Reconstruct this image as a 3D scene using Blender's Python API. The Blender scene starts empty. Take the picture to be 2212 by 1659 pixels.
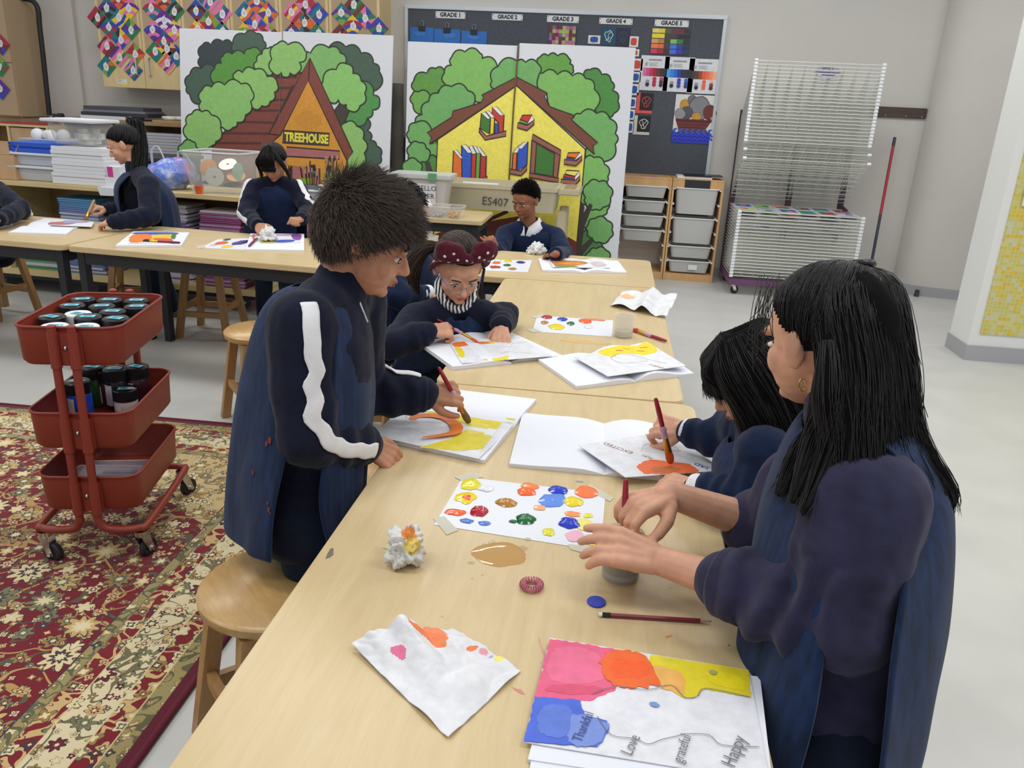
import bpy, bmesh, math, random
from math import sin, cos, pi, radians, sqrt, atan2
from mathutils import Vector as V, Matrix, noise
from mathutils.bvhtree import BVHTree

S = bpy.context.scene
COL = S.collection
random.seed(7)

# ------------------------------------------------------------------ camera
IW, IH, FPX, CH = 2212.0, 1659.0, 1730.0, 1.45
PITCH, YAW, ROLL = radians(19.27), radians(6.3), radians(2.72)
FW = V((-sin(YAW) * cos(PITCH), cos(YAW) * cos(PITCH), -sin(PITCH)))
_r0 = V((cos(YAW), sin(YAW), 0)); _u0 = _r0.cross(FW)
CR = _r0 * cos(ROLL) + _u0 * sin(ROLL)
CD = _r0 * sin(ROLL) - _u0 * cos(ROLL)
EYE = V((0, 0, CH))
cam = bpy.data.cameras.new('camera'); cam.sensor_width = 36.0; cam.lens = 36.0 * FPX / IW
cam.clip_start = 0.05; cam.clip_end = 60
camo = bpy.data.objects.new('camera', cam); COL.objects.link(camo)
camo.matrix_world = Matrix(((CR.x, -CD.x, -FW.x, 0), (CR.y, -CD.y, -FW.y, 0), (CR.z, -CD.z, -FW.z, CH), (0, 0, 0, 1)))
S.camera = camo

def ray(x, y): return FW + CR * ((x - IW / 2) / FPX) + CD * ((y - IH / 2) / FPX)
def PZ(x, y, z): v = ray(x, y); return EYE + v * ((z - CH) / v.z)
def PY(x, y, Y): v = ray(x, y); return EYE + v * (Y / v.y)
def PX(x, y, X): v = ray(x, y); return EYE + v * (X / v.x)
def PD(x, y, d): return EYE + ray(x, y) * d

# ------------------------------------------------------------------ world, lamps, exposure
S.view_settings.view_transform = 'Standard'; S.view_settings.look = 'None'
S.view_settings.gamma = 1.0; S.view_settings.use_curve_mapping = False
S.view_settings.exposure = 0.0
w = bpy.data.worlds.new('room_ambient'); S.world = w; w.use_nodes = True
w.node_tree.nodes['Background'].inputs[0].default_value = (0.93, 0.97, 1.0, 1)
w.node_tree.nodes['Background'].inputs[1].default_value = 0.56
def area(loc, sx, sy, power, col=(1, .985, .95)):
    l = bpy.data.lights.new('ceiling_panel_light', 'AREA'); l.shape = 'RECTANGLE'; l.size = sx; l.size_y = sy
    l.energy = power; l.color = col
    o = bpy.data.objects.new('ceiling_panel_light', l); COL.objects.link(o); o.location = loc
for _x in (-3.6, -1.2, 1.2, 3.4):
    for _y in (0.9, 3.3, 5.7):
        area((_x, _y, 3.05), 1.2, 0.45, 20)

# ------------------------------------------------------------------ colour + material helpers
def lin(c):
    c = c / 255.0
    return c / 12.92 if c <= .04045 else ((c + .055) / 1.055) ** 2.4
def rgb(c): return (lin(c[0]), lin(c[1]), lin(c[2]), 1)

class X:                                   # tiny expression builder on shader nodes
    def __init__(s, nt, sock): s.nt, s.k = nt, sock
    def op(s, o, b=None, c=None):
        n = s.nt.nodes.new('ShaderNodeMath'); n.operation = o
        for i, q in enumerate((s, b, c)):
            if q is None: continue
            if isinstance(q, X): s.nt.links.new(q.k, n.inputs[i])
            else: n.inputs[i].default_value = q
        return X(s.nt, n.outputs[0])
    def __add__(s, b): return s.op('ADD', b)
    def __sub__(s, b): return s.op('SUBTRACT', b)
    def __mul__(s, b): return s.op('MULTIPLY', b)
    def __truediv__(s, b): return s.op('DIVIDE', b)
    def lt(s, b): return s.op('LESS_THAN', b)
    def gt(s, b): return s.op('GREATER_THAN', b)
    def mn(s, b): return s.op('MINIMUM', b)
    def mx(s, b): return s.op('MAXIMUM', b)
    def abs(s): return s.op('ABSOLUTE')
    def floor(s): return s.op('FLOOR')
    def frac(s): return s.op('FRACT')
def cst(nt, c):
    n = nt.nodes.new('ShaderNodeRGB'); n.outputs[0].default_value = rgb(c); return X(nt, n.outputs[0])
def mixc(a, b, f):
    nt = a.nt; n = nt.nodes.new('ShaderNodeMix'); n.data_type = 'RGBA'
    if isinstance(f, X): nt.links.new(f.k, n.inputs[0])
    else: n.inputs[0].default_value = f
    nt.links.new(a.k, n.inputs[6]); nt.links.new(b.k, n.inputs[7]); return X(nt, n.outputs[2])
def coords(nt, kind='Object', scale=(1, 1, 1), rot=(0, 0, 0)):
    t = nt.nodes.new('ShaderNodeTexCoord'); m = nt.nodes.new('ShaderNodeMapping')
    m.inputs['Scale'].default_value = scale; m.inputs['Rotation'].default_value = rot
    nt.links.new(t.outputs[kind], m.inputs[0]); return m.outputs[0]
def tnoise(nt, vec, scale, detail=3, rough=.5, dist=0):
    n = nt.nodes.new('ShaderNodeTexNoise'); nt.links.new(vec, n.inputs['Vector'])
    n.inputs['Scale'].default_value = scale; n.inputs['Detail'].default_value = detail
    n.inputs['Roughness'].default_value = rough; n.inputs['Distortion'].default_value = dist
    return X(nt, n.outputs[0])
def ramp(x, stops, interp='LINEAR'):
    n = x.nt.nodes.new('ShaderNodeValToRGB'); x.nt.links.new(x.k, n.inputs[0]); r = n.color_ramp; r.interpolation = interp
    while len(r.elements) < len(stops): r.elements.new(.5)
    for e, (p, c) in zip(r.elements, stops): e.position = p; e.color = rgb(c)
    return X(x.nt, n.outputs[0])
MATS = {}
def base(name):
    m = bpy.data.materials.new(name); m.use_nodes = True; MATS[name] = m
    return m, m.node_tree, m.node_tree.nodes['Principled BSDF']
def bump(nt, p, h, strength=.2, dist=.002):
    b = nt.nodes.new('ShaderNodeBump'); b.inputs['Strength'].default_value = strength; b.inputs['Distance'].default_value = dist
    nt.links.new(h.k, b.inputs['Height']); nt.links.new(b.outputs[0], p.inputs['Normal'])
def mat(name, c=None, rough=.55, metal=0, var=0, vscale=6, bmp=0, bscale=200, alpha=1, trans=0, spec=.5, sheen=0, stretch=(1, 1, 1), ior=1.45, emit=0):
    if name in MATS: return MATS[name]
    m, nt, p = base(name)
    p.inputs['Base Color'].default_value = rgb(c); p.inputs['Roughness'].default_value = rough
    p.inputs['Metallic'].default_value = metal; p.inputs['Specular IOR Level'].default_value = spec
    p.inputs['IOR'].default_value = ior
    if alpha < 1: p.inputs['Alpha'].default_value = alpha
    if trans: p.inputs['Transmission Weight'].default_value = trans
    if sheen: p.inputs['Sheen Weight'].default_value = sheen
    if emit:
        p.inputs['Emission Color'].default_value = rgb(c); p.inputs['Emission Strength'].default_value = emit
    if var:
        v = coords(nt, 'Object', stretch); n = tnoise(nt, v, vscale, 4)
        a = tuple(max(0, q * (1 - var)) for q in c); b = tuple(min(255, q * (1 + var)) for q in c)
        col = ramp(n, [(.3, a), (.7, b)]); nt.links.new(col.k, p.inputs['Base Color'])
    if bmp:
        v = coords(nt, 'Object', stretch); bump(nt, p, tnoise(nt, v, bscale, 2), bmp)
    return m
def printmat():
    m, nt, p = base('painted_print'); a = nt.nodes.new('ShaderNodeAttribute'); a.attribute_name = 'Col'
    v = coords(nt); n = tnoise(nt, v, 34, 5, .65)
    d = ramp(n, [(.3, (232, 232, 232)), (.7, (255, 255, 255))])
    mu = nt.nodes.new('ShaderNodeMix'); mu.data_type = 'RGBA'; mu.blend_type = 'MULTIPLY'; mu.inputs[0].default_value = 1
    nt.links.new(a.outputs[0], mu.inputs[6]); nt.links.new(d.k, mu.inputs[7]); nt.links.new(mu.outputs[2], p.inputs['Base Color'])
    p.inputs['Roughness'].default_value = .55; return m
printmat()
mw, nt, p = base('wet_paint'); a_ = nt.nodes.new('ShaderNodeAttribute'); a_.attribute_name = 'Col'
nt.links.new(a_.outputs[0], p.inputs['Base Color']); p.inputs['Roughness'].default_value = .12
p.inputs['Specular IOR Level'].default_value = .6
# table laminate
def wood(name, a, b, rough, stretch, scale=5, bmp=0):
    m, nt, p = base(name); v = coords(nt, 'Object', stretch)
    n = tnoise(nt, v, scale, 6, .6, .6); n2 = tnoise(nt, v, scale * 7, 2)
    c = ramp(n * .75 + n2 * .25, [(.3, a), (.72, b)])
    nt.links.new(c.k, p.inputs['Base Color']); p.inputs['Roughness'].default_value = rough
    if bmp: bump(nt, p, n2, bmp)
    return m
wood('table_laminate', (196, 172, 128), (212, 190, 148), .34, (9, .8, 9), 4)
wood('table_laminate_cross', (196, 172, 128), (212, 190, 148), .34, (.8, 9, 9), 4)
wood('shelf_birch', (205, 182, 128), (222, 200, 150), .5, (.8, 6, 6), 4)
wood('cabinet_birch', (204, 178, 128), (220, 198, 148), .5, (5, 5, .8), 4)
wood('pine', (196, 150, 98), (218, 178, 126), .5, (4, 4, 1), 4)
wood('stool_wood', (172, 132, 78), (204, 168, 112), .3, (7, 1.2, 1.2), 4)
wood('stool_leg', (150, 110, 66), (178, 136, 86), .45, (7, 7, .9), 4)
wood('shelf_brown', (148, 118, 84), (166, 136, 100), .6, (1, 4, 4), 4)
wood('brush_wood', (160, 128, 80), (186, 152, 100), .45, (1, 1, 1), 40)

# ------------------------------------------------------------------ mesh collector
class MB:
    def __init__(s): s.v, s.f, s.c, s.m = [], [], [], []
    def add(s, vs, fs, col=None, mi=0):
        o = len(s.v); s.v += [tuple(q) for q in vs]
        for f in fs: s.f.append([o + i for i in f]); s.c.append(col); s.m.append(mi)
        return s
    def box(s, x0, y0, z0, x1, y1, z1, col=None, mi=0):
        return s.add([(x, y, z) for z in (z0, z1) for x, y in ((x0, y0), (x1, y0), (x1, y1), (x0, y1))],
                     [(3, 2, 1, 0), (4, 5, 6, 7), (0, 1, 5, 4), (1, 2, 6, 5), (2, 3, 7, 6), (3, 0, 4, 7)], col, mi)
    def hexa(s, q, h, col=None, mi=0):      # 4 bottom corners + offset vector
        h = V(h); a = [V(p) for p in q]; b = [p + h for p in a]
        return s.add(a + b, [(3, 2, 1, 0), (4, 5, 6, 7), (0, 1, 5, 4), (1, 2, 6, 5), (2, 3, 7, 6), (3, 0, 4, 7)], col, mi)
    def bar(s, a, b, w, h=None, up=(0, 0, 1), col=None, mi=0):
        a, b = V(a), V(b); d = (b - a).normalized(); u = V(up)
        if abs(d.dot(u)) > .98: u = V((0, 1, 0))
        sx = d.cross(u).normalized(); sy = sx.cross(d); h = h or w
        q = [a + sx * (i * w / 2) + sy * (j * h / 2) for i, j in ((-1, -1), (1, -1), (1, 1), (-1, 1))]
        return s.hexa(q, b - a, col, mi)
    def cyl(s, a, b, r0, r1=None, n=12, col=None, mi=0, caps=True):
        return s.tube([a, b], [r0, r0 if r1 is None else r1], n, col, mi, caps)
    def tube(s, pts, r, n=8, col=None, mi=0, caps=True, closed=False, flat=1, fdir=None):
        pts = [V(p) for p in pts]; k = len(pts); rr = r if isinstance(r, (list, tuple)) else [r] * k
        prev = None; vs = []
        for i, p in enumerate(pts):
            if closed: d = pts[(i + 1) % k] - pts[i - 1]
            else: d = pts[min(i + 1, k - 1)] - pts[max(i - 1, 0)]
            if d.length < 1e-9: d = V((0, 0, 1))
            d.normalize()
            if prev is None:
                u = V(fdir) if fdir else (V((0, 0, 1)) if abs(d.z) < .9 else V((1, 0, 0)))
            else: u = prev
            u = (u - d * u.dot(d))
            if u.length < 1e-6: u = V((1, 0, 0)) - d * d.x
            u.normalize(); prev = u; w2 = d.cross(u)
            for j in range(n):
                t = 2 * pi * j / n; vs.append(p + u * (cos(t) * rr[i] * flat) + w2 * (sin(t) * rr[i]))
        fs = []
        for i in range(k if closed else k - 1):
            a, b = i * n, ((i + 1) % k) * n
            for j in range(n): fs.append((a + j, a + (j + 1) % n, b + (j + 1) % n, b + j))
        if caps and not closed:
            fs.append(tuple(range(n - 1, -1, -1))); fs.append(tuple((k - 1) * n + j for j in range(n)))
        return s.add(vs, fs, col, mi)
    def lathe(s, prof, n=20, c=(0, 0, 0), ax=None, col=None, mi=0, close=True):
        c = V(c); M = ax or Matrix.Identity(3); vs = []
        for r, z in prof:
            for j in range(n): t = 2 * pi * j / n; vs.append(c + M @ V((r * cos(t), r * sin(t), z)))
        fs = []
        for i in range(len(prof) - 1):
            for j in range(n): fs.append((i * n + j, i * n + (j + 1) % n, (i + 1) * n + (j + 1) % n, (i + 1) * n + j))
        if close:
            fs.append(tuple(range(n - 1, -1, -1))); fs.append(tuple((len(prof) - 1) * n + j for j in range(n)))
        return s.add(vs, fs, col, mi)
    def sph(s, c, r, nu=12, nv=8, M=None, col=None, mi=0):
        c = V(c); r = r if isinstance(r, (tuple, list)) else (r, r, r); M = M or Matrix.Identity(3); vs = []; fs = []
        for i in range(1, nv):
            a = pi * i / nv
            for j in range(nu): t = 2 * pi * j / nu; vs.append(c + M @ V((r[0] * sin(a) * cos(t), r[1] * sin(a) * sin(t), r[2] * cos(a))))
        for i in range(nv - 2):
            for j in range(nu): fs.append((i * nu + j, (i + 1) * nu + j, (i + 1) * nu + (j + 1) % nu, i * nu + (j + 1) % nu))
        t0 = len(vs); vs += [c + M @ V((0, 0, r[2])), c - M @ V((0, 0, r[2]))]
        for j in range(nu): fs.append((t0, j, (j + 1) % nu)); fs.append((t0 + 1, (nv - 2) * nu + (j + 1) % nu, (nv - 2) * nu + j))
        return s.add(vs, fs, col, mi)
    def prism(s, poly, z0, z1, col=None, mi=0):
        n = len(poly); vs = [(x, y, z0) for x, y in poly] + [(x, y, z1) for x, y in poly]
        ar = sum(poly[i][0] * poly[(i + 1) % n][1] - poly[(i + 1) % n][0] * poly[i][1] for i in range(n))
        idx = list(range(n)) if ar > 0 else list(range(n - 1, -1, -1))
        fs = [tuple(reversed(idx)), tuple(n + i for i in idx)]
        for i in range(n): a, b = idx[i], idx[(i + 1) % n]; fs.append((a, b, n + b, n + a))
        return s.add(vs, fs, col, mi)
    def mesh(s, name, mats, smooth=None, bevel=0):
        me = bpy.data.meshes.new(name); me.from_pydata(s.v, [], s.f)
        for m in (mats if isinstance(mats, (list, tuple)) else [mats]):
            me.materials.append(MATS[m] if isinstance(m, str) else m)
        if any(s.m): me.polygons.foreach_set('material_index', s.m)
        if any(c is not None for c in s.c):
            ca = me.color_attributes.new('Col', 'FLOAT_COLOR', 'CORNER'); k = 0; buf = []
            for f, c in zip(s.f, s.c): buf += list(rgb(c or (255, 255, 255))) * len(f)
            ca.data.foreach_set('color', buf)
        if bevel:
            bm = bmesh.new(); bm.from_mesh(me); bmesh.ops.remove_doubles(bm, verts=bm.verts, dist=1e-5)
            es = [e for e in bm.edges if len(e.link_faces) == 2 and e.calc_face_angle(0) > .6]
            bmesh.ops.bevel(bm, geom=es, offset=bevel, segments=2, affect='EDGES', clamp_overlap=True); bm.to_mesh(me); bm.free()
            smooth = smooth or 35
        if smooth:
            me.polygons.foreach_set('use_smooth', [True] * len(me.polygons)); me.set_sharp_from_angle(angle=radians(smooth))
        me.update(); return me
    def build(s, name, mats, parent=None, smooth=None, bevel=0, **tags):
        return put(name, s.mesh(name, mats, smooth, bevel), parent, **tags)
def put(name, me, parent=None, **tags):
    o = bpy.data.objects.new(name, me); COL.objects.link(o)
    if parent: o.parent = parent; o.matrix_parent_inverse = parent.matrix_basis.inverted() if not tags.pop('local', False) else Matrix.Identity(4)
    else: tags.pop('local', None)
    for k, v in tags.items():
        if v is not None: o[{'cat': 'category'}.get(k, k)] = v
    return o
def thing(name, loc, label, cat, rz=0, group=None):
    o = bpy.data.objects.new(name, None); COL.objects.link(o); o.empty_display_size = .05
    o.location = loc; o.rotation_euler = (0, 0, rz); o['label'] = label; o['category'] = cat
    o.matrix_basis = Matrix.Translation(V(loc)) @ Matrix.Rotation(rz, 4, 'Z')
    if group: o['group'] = group
    return o
def struct(mb, name, m, smooth=None, parent=None, bevel=0):
    o = mb.build(name, m, parent, smooth, bevel)
    if not parent: o['kind'] = 'structure'
    return o
def clone(o, loc, rz=0, parent=None, **tags):
    c = o.copy(); COL.objects.link(c)
    if parent is None:
        c.matrix_basis = Matrix.Translation(V(loc)) @ Matrix.Rotation(rz, 4, 'Z')
        for k, v in tags.items(): c[{'cat': 'category'}.get(k, k)] = v
    else: c.parent = parent
    for ch in o.children: clone(ch, None, 0, c)
    return c
def rrect(x0, y0, x1, y1, r, n=5):
    out = []
    for cx, cy, a in ((x1 - r, y0 + r, -90), (x1 - r, y1 - r, 0), (x0 + r, y1 - r, 90), (x0 + r, y0 + r, 180)):
        for i in range(n + 1): t = radians(a + 90 * i / n); out.append((cx + r * cos(t), cy + r * sin(t)))
    return out
def arcpts(c, r, a0, a1, n): return [(c[0] + r * cos(a0 + (a1 - a0) * i / n), c[1] + r * sin(a0 + (a1 - a0) * i / n)) for i in range(n + 1)]
def smoothpath(pts, n=6, closed=False):
    P = [V(p) for p in pts]; k = len(P); out = []
    for i in range(k if closed else k - 1):
        p0 = P[(i - 1) % k] if (closed or i > 0) else P[0]; p1 = P[i]; p2 = P[(i + 1) % k]
        p3 = P[(i + 2) % k] if (closed or i + 2 < k) else P[-1]
        for j in range(n):
            t = j / n; out.append(.5 * ((2 * p1) + (p2 - p0) * t + (2 * p0 - 5 * p1 + 4 * p2 - p3) * t * t + (3 * p1 - p0 - 3 * p2 + p3) * t ** 3))
    if not closed: out.append(P[-1])
    return out

# ------------------------------------------------------------------ flat paint on a surface: colour patches traced as thin layers
class Paint:
    """plane with origin o, axes ux, uy, normal nz; pixel() puts a photograph position on that plane"""
    def __init__(s, o, ux, uy, step=.0002):
        s.o, s.ux, s.uy = V(o), V(ux).normalized(), V(uy).normalized(); s.n = s.ux.cross(s.uy); s.k = 0; s.step = step; s.mb = MB()
    def px(s, x, y):
        v = ray(x, y); t = (s.o - EYE).dot(s.n) / v.dot(s.n); q = EYE + v * t - s.o; return (q.dot(s.ux), q.dot(s.uy))
    def pxs(s, pts): return [s.px(*p) for p in pts]
    def w(s, p, h): return s.o + s.ux * p[0] + s.uy * p[1] + s.n * h
    def poly(s, pts, col):
        s.k += 1; h = s.step * s.k
        ar = sum(pts[i - 1][0] * pts[i][1] - pts[i][0] * pts[i - 1][1] for i in range(len(pts)))
        if ar < 0: pts = pts[::-1]
        s.mb.add([s.w(p, h) for p in pts], [tuple(range(len(pts)))], col); return s
    def line(s, pts, wd, col, closed=False):
        s.k += 1; h = s.step * s.k; P = [V((p[0], p[1])) for p in pts]; k = len(P); L = []; Rr = []
        for i in range(k):
            d = (P[(i + 1) % k] - P[i - 1]) if closed else (P[min(i + 1, k - 1)] - P[max(i - 1, 0)])
            if d.length < 1e-9: d = V((1, 0))
            d.normalize(); nn = V((-d.y, d.x)) * wd / 2; L.append(P[i] + nn); Rr.append(P[i] - nn)
        vs = [s.w(q, h) for q in L] + [s.w(q, h) for q in Rr]
        s.mb.add(vs, [(i, k + i, k + (i + 1) % k, (i + 1) % k) for i in range(k if closed else k - 1)], col); return s
    def disc(s, c, r, col, n=14, ry=None): return s.poly([(c[0] + r * cos(2 * pi * i / n), c[1] + (ry or r) * sin(2 * pi * i / n)) for i in range(n)], col)
    def blob(s, c, rx, ry, col, seed=0, n=22, amp=.22, rot=0):
        pts = []
        for i in range(n):
            t = 2 * pi * i / n; q = 1 + amp * noise.noise(V((cos(t) * 1.7 + seed * 3.1, sin(t) * 1.7, seed * 1.7))) * 1.6
            x, y = rx * q * cos(t), ry * q * sin(t); pts.append((c[0] + x * cos(rot) - y * sin(rot), c[1] + x * sin(rot) + y * cos(rot)))
        return s.poly(pts, col)
    def bush(s, pts, col, line=(38, 48, 34), wd=.012, bulge=.28, closed=True, fill=True):
        """outline through lobe joints, each lobe an outward arc"""
        P = [V(s.px(*p)) for p in pts]; n = len(P)
        ar = sum(P[i - 1].x * P[i].y - P[i].x * P[i - 1].y for i in range(n)); sg = 1 if ar > 0 else -1; out = []
        for i in range(n if closed else n - 1):
            a, b = P[i], P[(i + 1) % n]; d = b - a; nn = V((d.y, -d.x)) * sg
            for j in range(7): t = j / 7; out.append(a + d * t + nn * (bulge * (1 - (2 * t - 1) ** 2)))
        if not closed: out.append(P[-1])
        if fill: s.poly(out, col)
        if line: s.line(out, wd, line, closed)
        return s
    def pp(s, pts, col, line=None, wd=.01):
        q = s.pxs(pts); s.poly(q, col)
        if line: s.line(q, wd, line, True)
        return s
    def text(s, body, c, size, col, rot=0, sx=1, bold=0, align='CENTER'):
        cu = bpy.data.curves.new('t', 'FONT'); cu.body = body; cu.size = size; cu.align_x = align; cu.align_y = 'CENTER'; cu.offset = bold; cu.resolution_u = 2
        o = bpy.data.objects.new('t', cu); COL.objects.link(o); me = bpy.data.meshes.new_from_object(o.evaluated_get(bpy.context.evaluated_depsgraph_get()))
        s.k += 1; h = s.step * s.k; vs = []
        for v in me.vertices:
            x, y = v.co.x * sx, v.co.y; vs.append(s.w((c[0] + x * cos(rot) - y * sin(rot), c[1] + x * sin(rot) + y * cos(rot)), h))
        s.mb.add(vs, [tuple(f.vertices) for f in me.polygons], col)
        bpy.data.objects.remove(o); bpy.data.curves.remove(cu); bpy.data.meshes.remove(me); return s
    def build(s, name, parent=None, m='painted_print', **t): return s.mb.build(name, m, parent, **t)
# ================================================================== the room
mat('floor_vinyl', (196, 195, 191), .38, var=.025, vscale=3, bmp=.02, bscale=60)
mat('wall_paint', (204, 200, 195), .75, var=.012, vscale=2)
mat('wall_white', (226, 226, 224), .7)
mat('base_grey', (166, 166, 170), .5)
mat('black_metal', (34, 36, 42), .5)
mat('black_plastic', (28, 29, 33), .4)
mat('dark_grey', (62, 64, 70), .6)
mat('white_paper', (228, 229, 233), .6)
mat('white_paint', (232, 233, 236), .6)
mat('chrome', (200, 200, 202), .22, 1)
WALLY = 7.65
struct(MB().box(-8, -2.5, -.05, 5.2, 8.2, 0), 'floor', 'floor_vinyl')
struct(MB().box(-8, WALLY, 0, 2.62, WALLY + .15, 3.1).box(-8, WALLY - .05, 0, -5.12, WALLY, 3.1), 'wall_back', 'wall_paint')
cw = [(2.62, 7.65), (2.64, 7.52), (2.72, 7.43), (2.86, 7.38), (3.1, 7.33), (3.5, 7.25), (4.2, 7.05), (5.2, 6.7)]
mb = MB(); mb.prism(cw + [(5.2, 8.0), (2.62, 8.0)], 0, 3.1); struct(mb, 'wall_right', 'wall_paint', 40)
mb = MB(); mb.prism([(x, y - .012) for x, y in cw] + [(x, y + .01) for x, y in cw[::-1]], 0, .085); struct(mb, 'baseboard_right', 'base_grey', 40)
struct(MB().box(-8, WALLY - .062, 0, -5.12, WALLY - .05, .085).box(-5.12, WALLY - .012, 0, 2.63, WALLY, .085), 'baseboard_back', 'base_grey')
# door stop by the right skirting
t = thing('door_stop', PZ(1979, 640, 0), 'small dark door stop at the foot of the right wall', 'door stop')
q = t.location; MB().cyl(q, q + V((0, 0, .045)), .022, .018, 14).build('stop_body', 'dark_grey', t, 40); MB().lathe([(.0, .0), (.02, .0), (.014, .012), (0, .014)], 14, q + V((0, 0, .045))).build('rubber_cap', 'black_plastic', t, 40)
# tiled wall end
m, nt, p = base('mosaic_tiles'); v = coords(nt); sp = nt.nodes.new('ShaderNodeSeparateXYZ'); nt.links.new(v, sp.inputs[0])
TX, TZ = X(nt, sp.outputs[0]) * 40.0, X(nt, sp.outputs[2]) * 40.0
cb = nt.nodes.new('ShaderNodeCombineXYZ'); nt.links.new(TX.floor().k, cb.inputs[0]); nt.links.new(TZ.floor().k, cb.inputs[1])
wn = nt.nodes.new('ShaderNodeTexWhiteNoise'); nt.links.new(cb.outputs[0], wn.inputs[0])
tc = ramp(X(nt, wn.outputs[0]), [(0, (198, 192, 116)), (.30, (210, 188, 70)), (.48, (204, 198, 130)), (.64, (214, 180, 52)), (.8, (198, 198, 176)), (.92, (192, 190, 124))], 'CONSTANT')
gr = (TX.frac() - .5).abs().mx((TZ.frac() - .5).abs()).gt(.45)
fc = mixc(tc, cst(nt, (210, 204, 140)), gr); nt.links.new(fc.k, p.inputs['Base Color']); p.inputs['Roughness'].default_value = .3
struct(MB().box(2.385, 5.36, .1, 5.2, 5.66, 3.1), 'wall_stub', 'wall_white')
struct(MB().box(2.44, 5.350, .18, 5.2, 5.362, 3.1), 'trim_1', 'mosaic_tiles')
struct(MB().box(2.375, 5.345, 0, 5.2, 5.67, .1), 'baseboard_stub', 'base_grey')
mat('cream_paper', (226, 222, 206), .7); mat('sky_blue', (120, 190, 222), .6)
t = thing('wall_notice', PY(2212, 400, 5.34), 'cream paper notice with blue print hanging on the mosaic tile wall', 'notice')
q = PY(2206, 445, 5.345); MB().box(q.x, 5.335, q.z, q.x + .3, 5.347, q.z + .36).build('sheet', 'cream_paper', t); q = PY(2209, 426, 5.345); MB().box(q.x, 5.331, q.z, q.x + .2, 5.3345, q.z + .05).build('blue_print', 'sky_blue', t)
# hook rail on the back wall
t = thing('hook_rail', (2.3, WALLY - .02, 1.53), 'dark brown wooden hook rail on the wall right of the drying rack', 'hook rail')
mat('dark_walnut', (74, 62, 58), .55, var=.15, vscale=8, stretch=(.4, 3, 3))
MB().box(1.6, WALLY - .025, 1.485, 2.615, WALLY, 1.57).build('rail', 'dark_walnut', t, bevel=.004)
for x_ in (2.28, 2.45, 2.58): MB().cyl((x_, WALLY - .025, 1.5), (x_, WALLY - .031, 1.5), .008, .006, 10).build('screw', 'chrome', t)
# mop leaning in the corner
mat('mop_red', (164, 44, 62), .4); mat('mop_dark', (58, 60, 72), .5); mat('mop_strings', (150, 148, 146), .9)
a, b = PY(1933, 297, 7.55), PY(1884, 560, 7.2); d = (b - a) / (b.z - a.z); ft = a + d * (.06 - a.z)
t = thing('mop', (ft.x, ft.y, 0), 'mop with red handle leaning on the wall by the corner', 'mop')
pt = lambda s_: a + (ft - a) * s_
MB().cyl(pt(0), pt(.055), .013, .014, 12).build('grip', 'mop_dark', t, 40)
MB().cyl(pt(.055), pt(.5), .0125, .0125, 12).build('handle', 'mop_red', t, 40)
MB().cyl(pt(.5), pt(.97), .0125, .0125, 12).build('lower_pole', 'mop_dark', t, 40)
mb = MB()
for i in range(26):
    an = 2 * pi * i / 26; mb.tube([ft + V((0, 0, .03)), ft + V((cos(an) * .05, sin(an) * .05, .0)), V((ft.x + cos(an) * .13, ft.y + sin(an) * .1, .008))], [.008, .009, .006], 5)
mb.build('mop_head', 'mop_strings', t)

# ================================================================== tables and stools
TT = .68
def table(name, x0, y0, x1, y1, label, rz=0, top=TT, long='y', frame='black_metal', group=None, th=.028, rad=.04):
    cx, cy = (x0 + x1) / 2, (y0 + y1) / 2; hw, hd = (x1 - x0) / 2, (y1 - y0) / 2
    t = thing(name, (cx, cy, 0), label, 'table', rz, group)
    mb = MB(); mb.prism(rrect(-hw, -hd, hw, hd, rad), top - th, top); mb.build('table_top', 'table_laminate' if long == 'y' else 'table_laminate_cross', t, local=True, bevel=.003)
    for sx in (-1, 1):
        for sy in (-1, 1):
            x, y = sx * (hw - .055), sy * (hd - .055); MB().box(x - .022, y - .022, 0, x + .022, y + .022, top - th).build('leg', frame, t, local=True, bevel=.003)
    for sy in (-1, 1): y = sy * (hd - .05); MB().box(-hw + .077, y - .015, top - th - .065, hw - .077, y + .015, top - th).build('apron_rail', frame, t, local=True)
    for sx in (-1, 1): x = sx * (hw - .05); MB().box(x - .015, -hd + .077, top - th - .065, x + .015, hd - .077, top - th).build('apron_rail', frame, t, local=True)
    return t
table('classroom_table', -.463, .60, .268, 2.146, 'maple classroom table nearest the camera with paint palette and puddle', -.012)
table('classroom_table', -.464, 2.150, .252, 3.672, 'middle maple classroom table with two open sketchbooks and a water cup')
table('classroom_table', -1.165, 3.676, .238, 4.395, 'far maple classroom table where a child sits behind', 0, long='x')
RL = -.075
def rot2(x, y, a): return (x * cos(a) - y * sin(a), x * sin(a) + y * cos(a))
lc = V((-2.70, 3.70, 0))
for k, (u0, u1, lab) in enumerate(((0.012, 1.50, 'maple classroom table in the back row with a finished orange painting'), (-1.50, -.002, 'maple classroom table at the left edge of the back row'))):
    cx, cy = rot2((u0 + u1) / 2, .375, RL); table('classroom_table', lc.x + cx - (u1 - u0) / 2, lc.y + cy - .375, lc.x + cx + (u1 - u0) / 2, lc.y + cy + .375, lab, RL, long='x')
table('side_table', -1.98, 5.47, -.865, 6.02, 'small maple side table holding plastic tubs in front of the yellow mural', 0, long='x', rad=.03)
# chipped edge on the near table
t = Paint((0, 0, TT + .0004), (1, 0, 0), (0, 1, 0)); t.pp([(703, 1207), (712, 1204), (720, 1198), (720, 1184), (714, 1185), (708, 1195)], (120, 112, 104)); t.build('chipped_corner', bpy.data.objects['classroom_table'])

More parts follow.
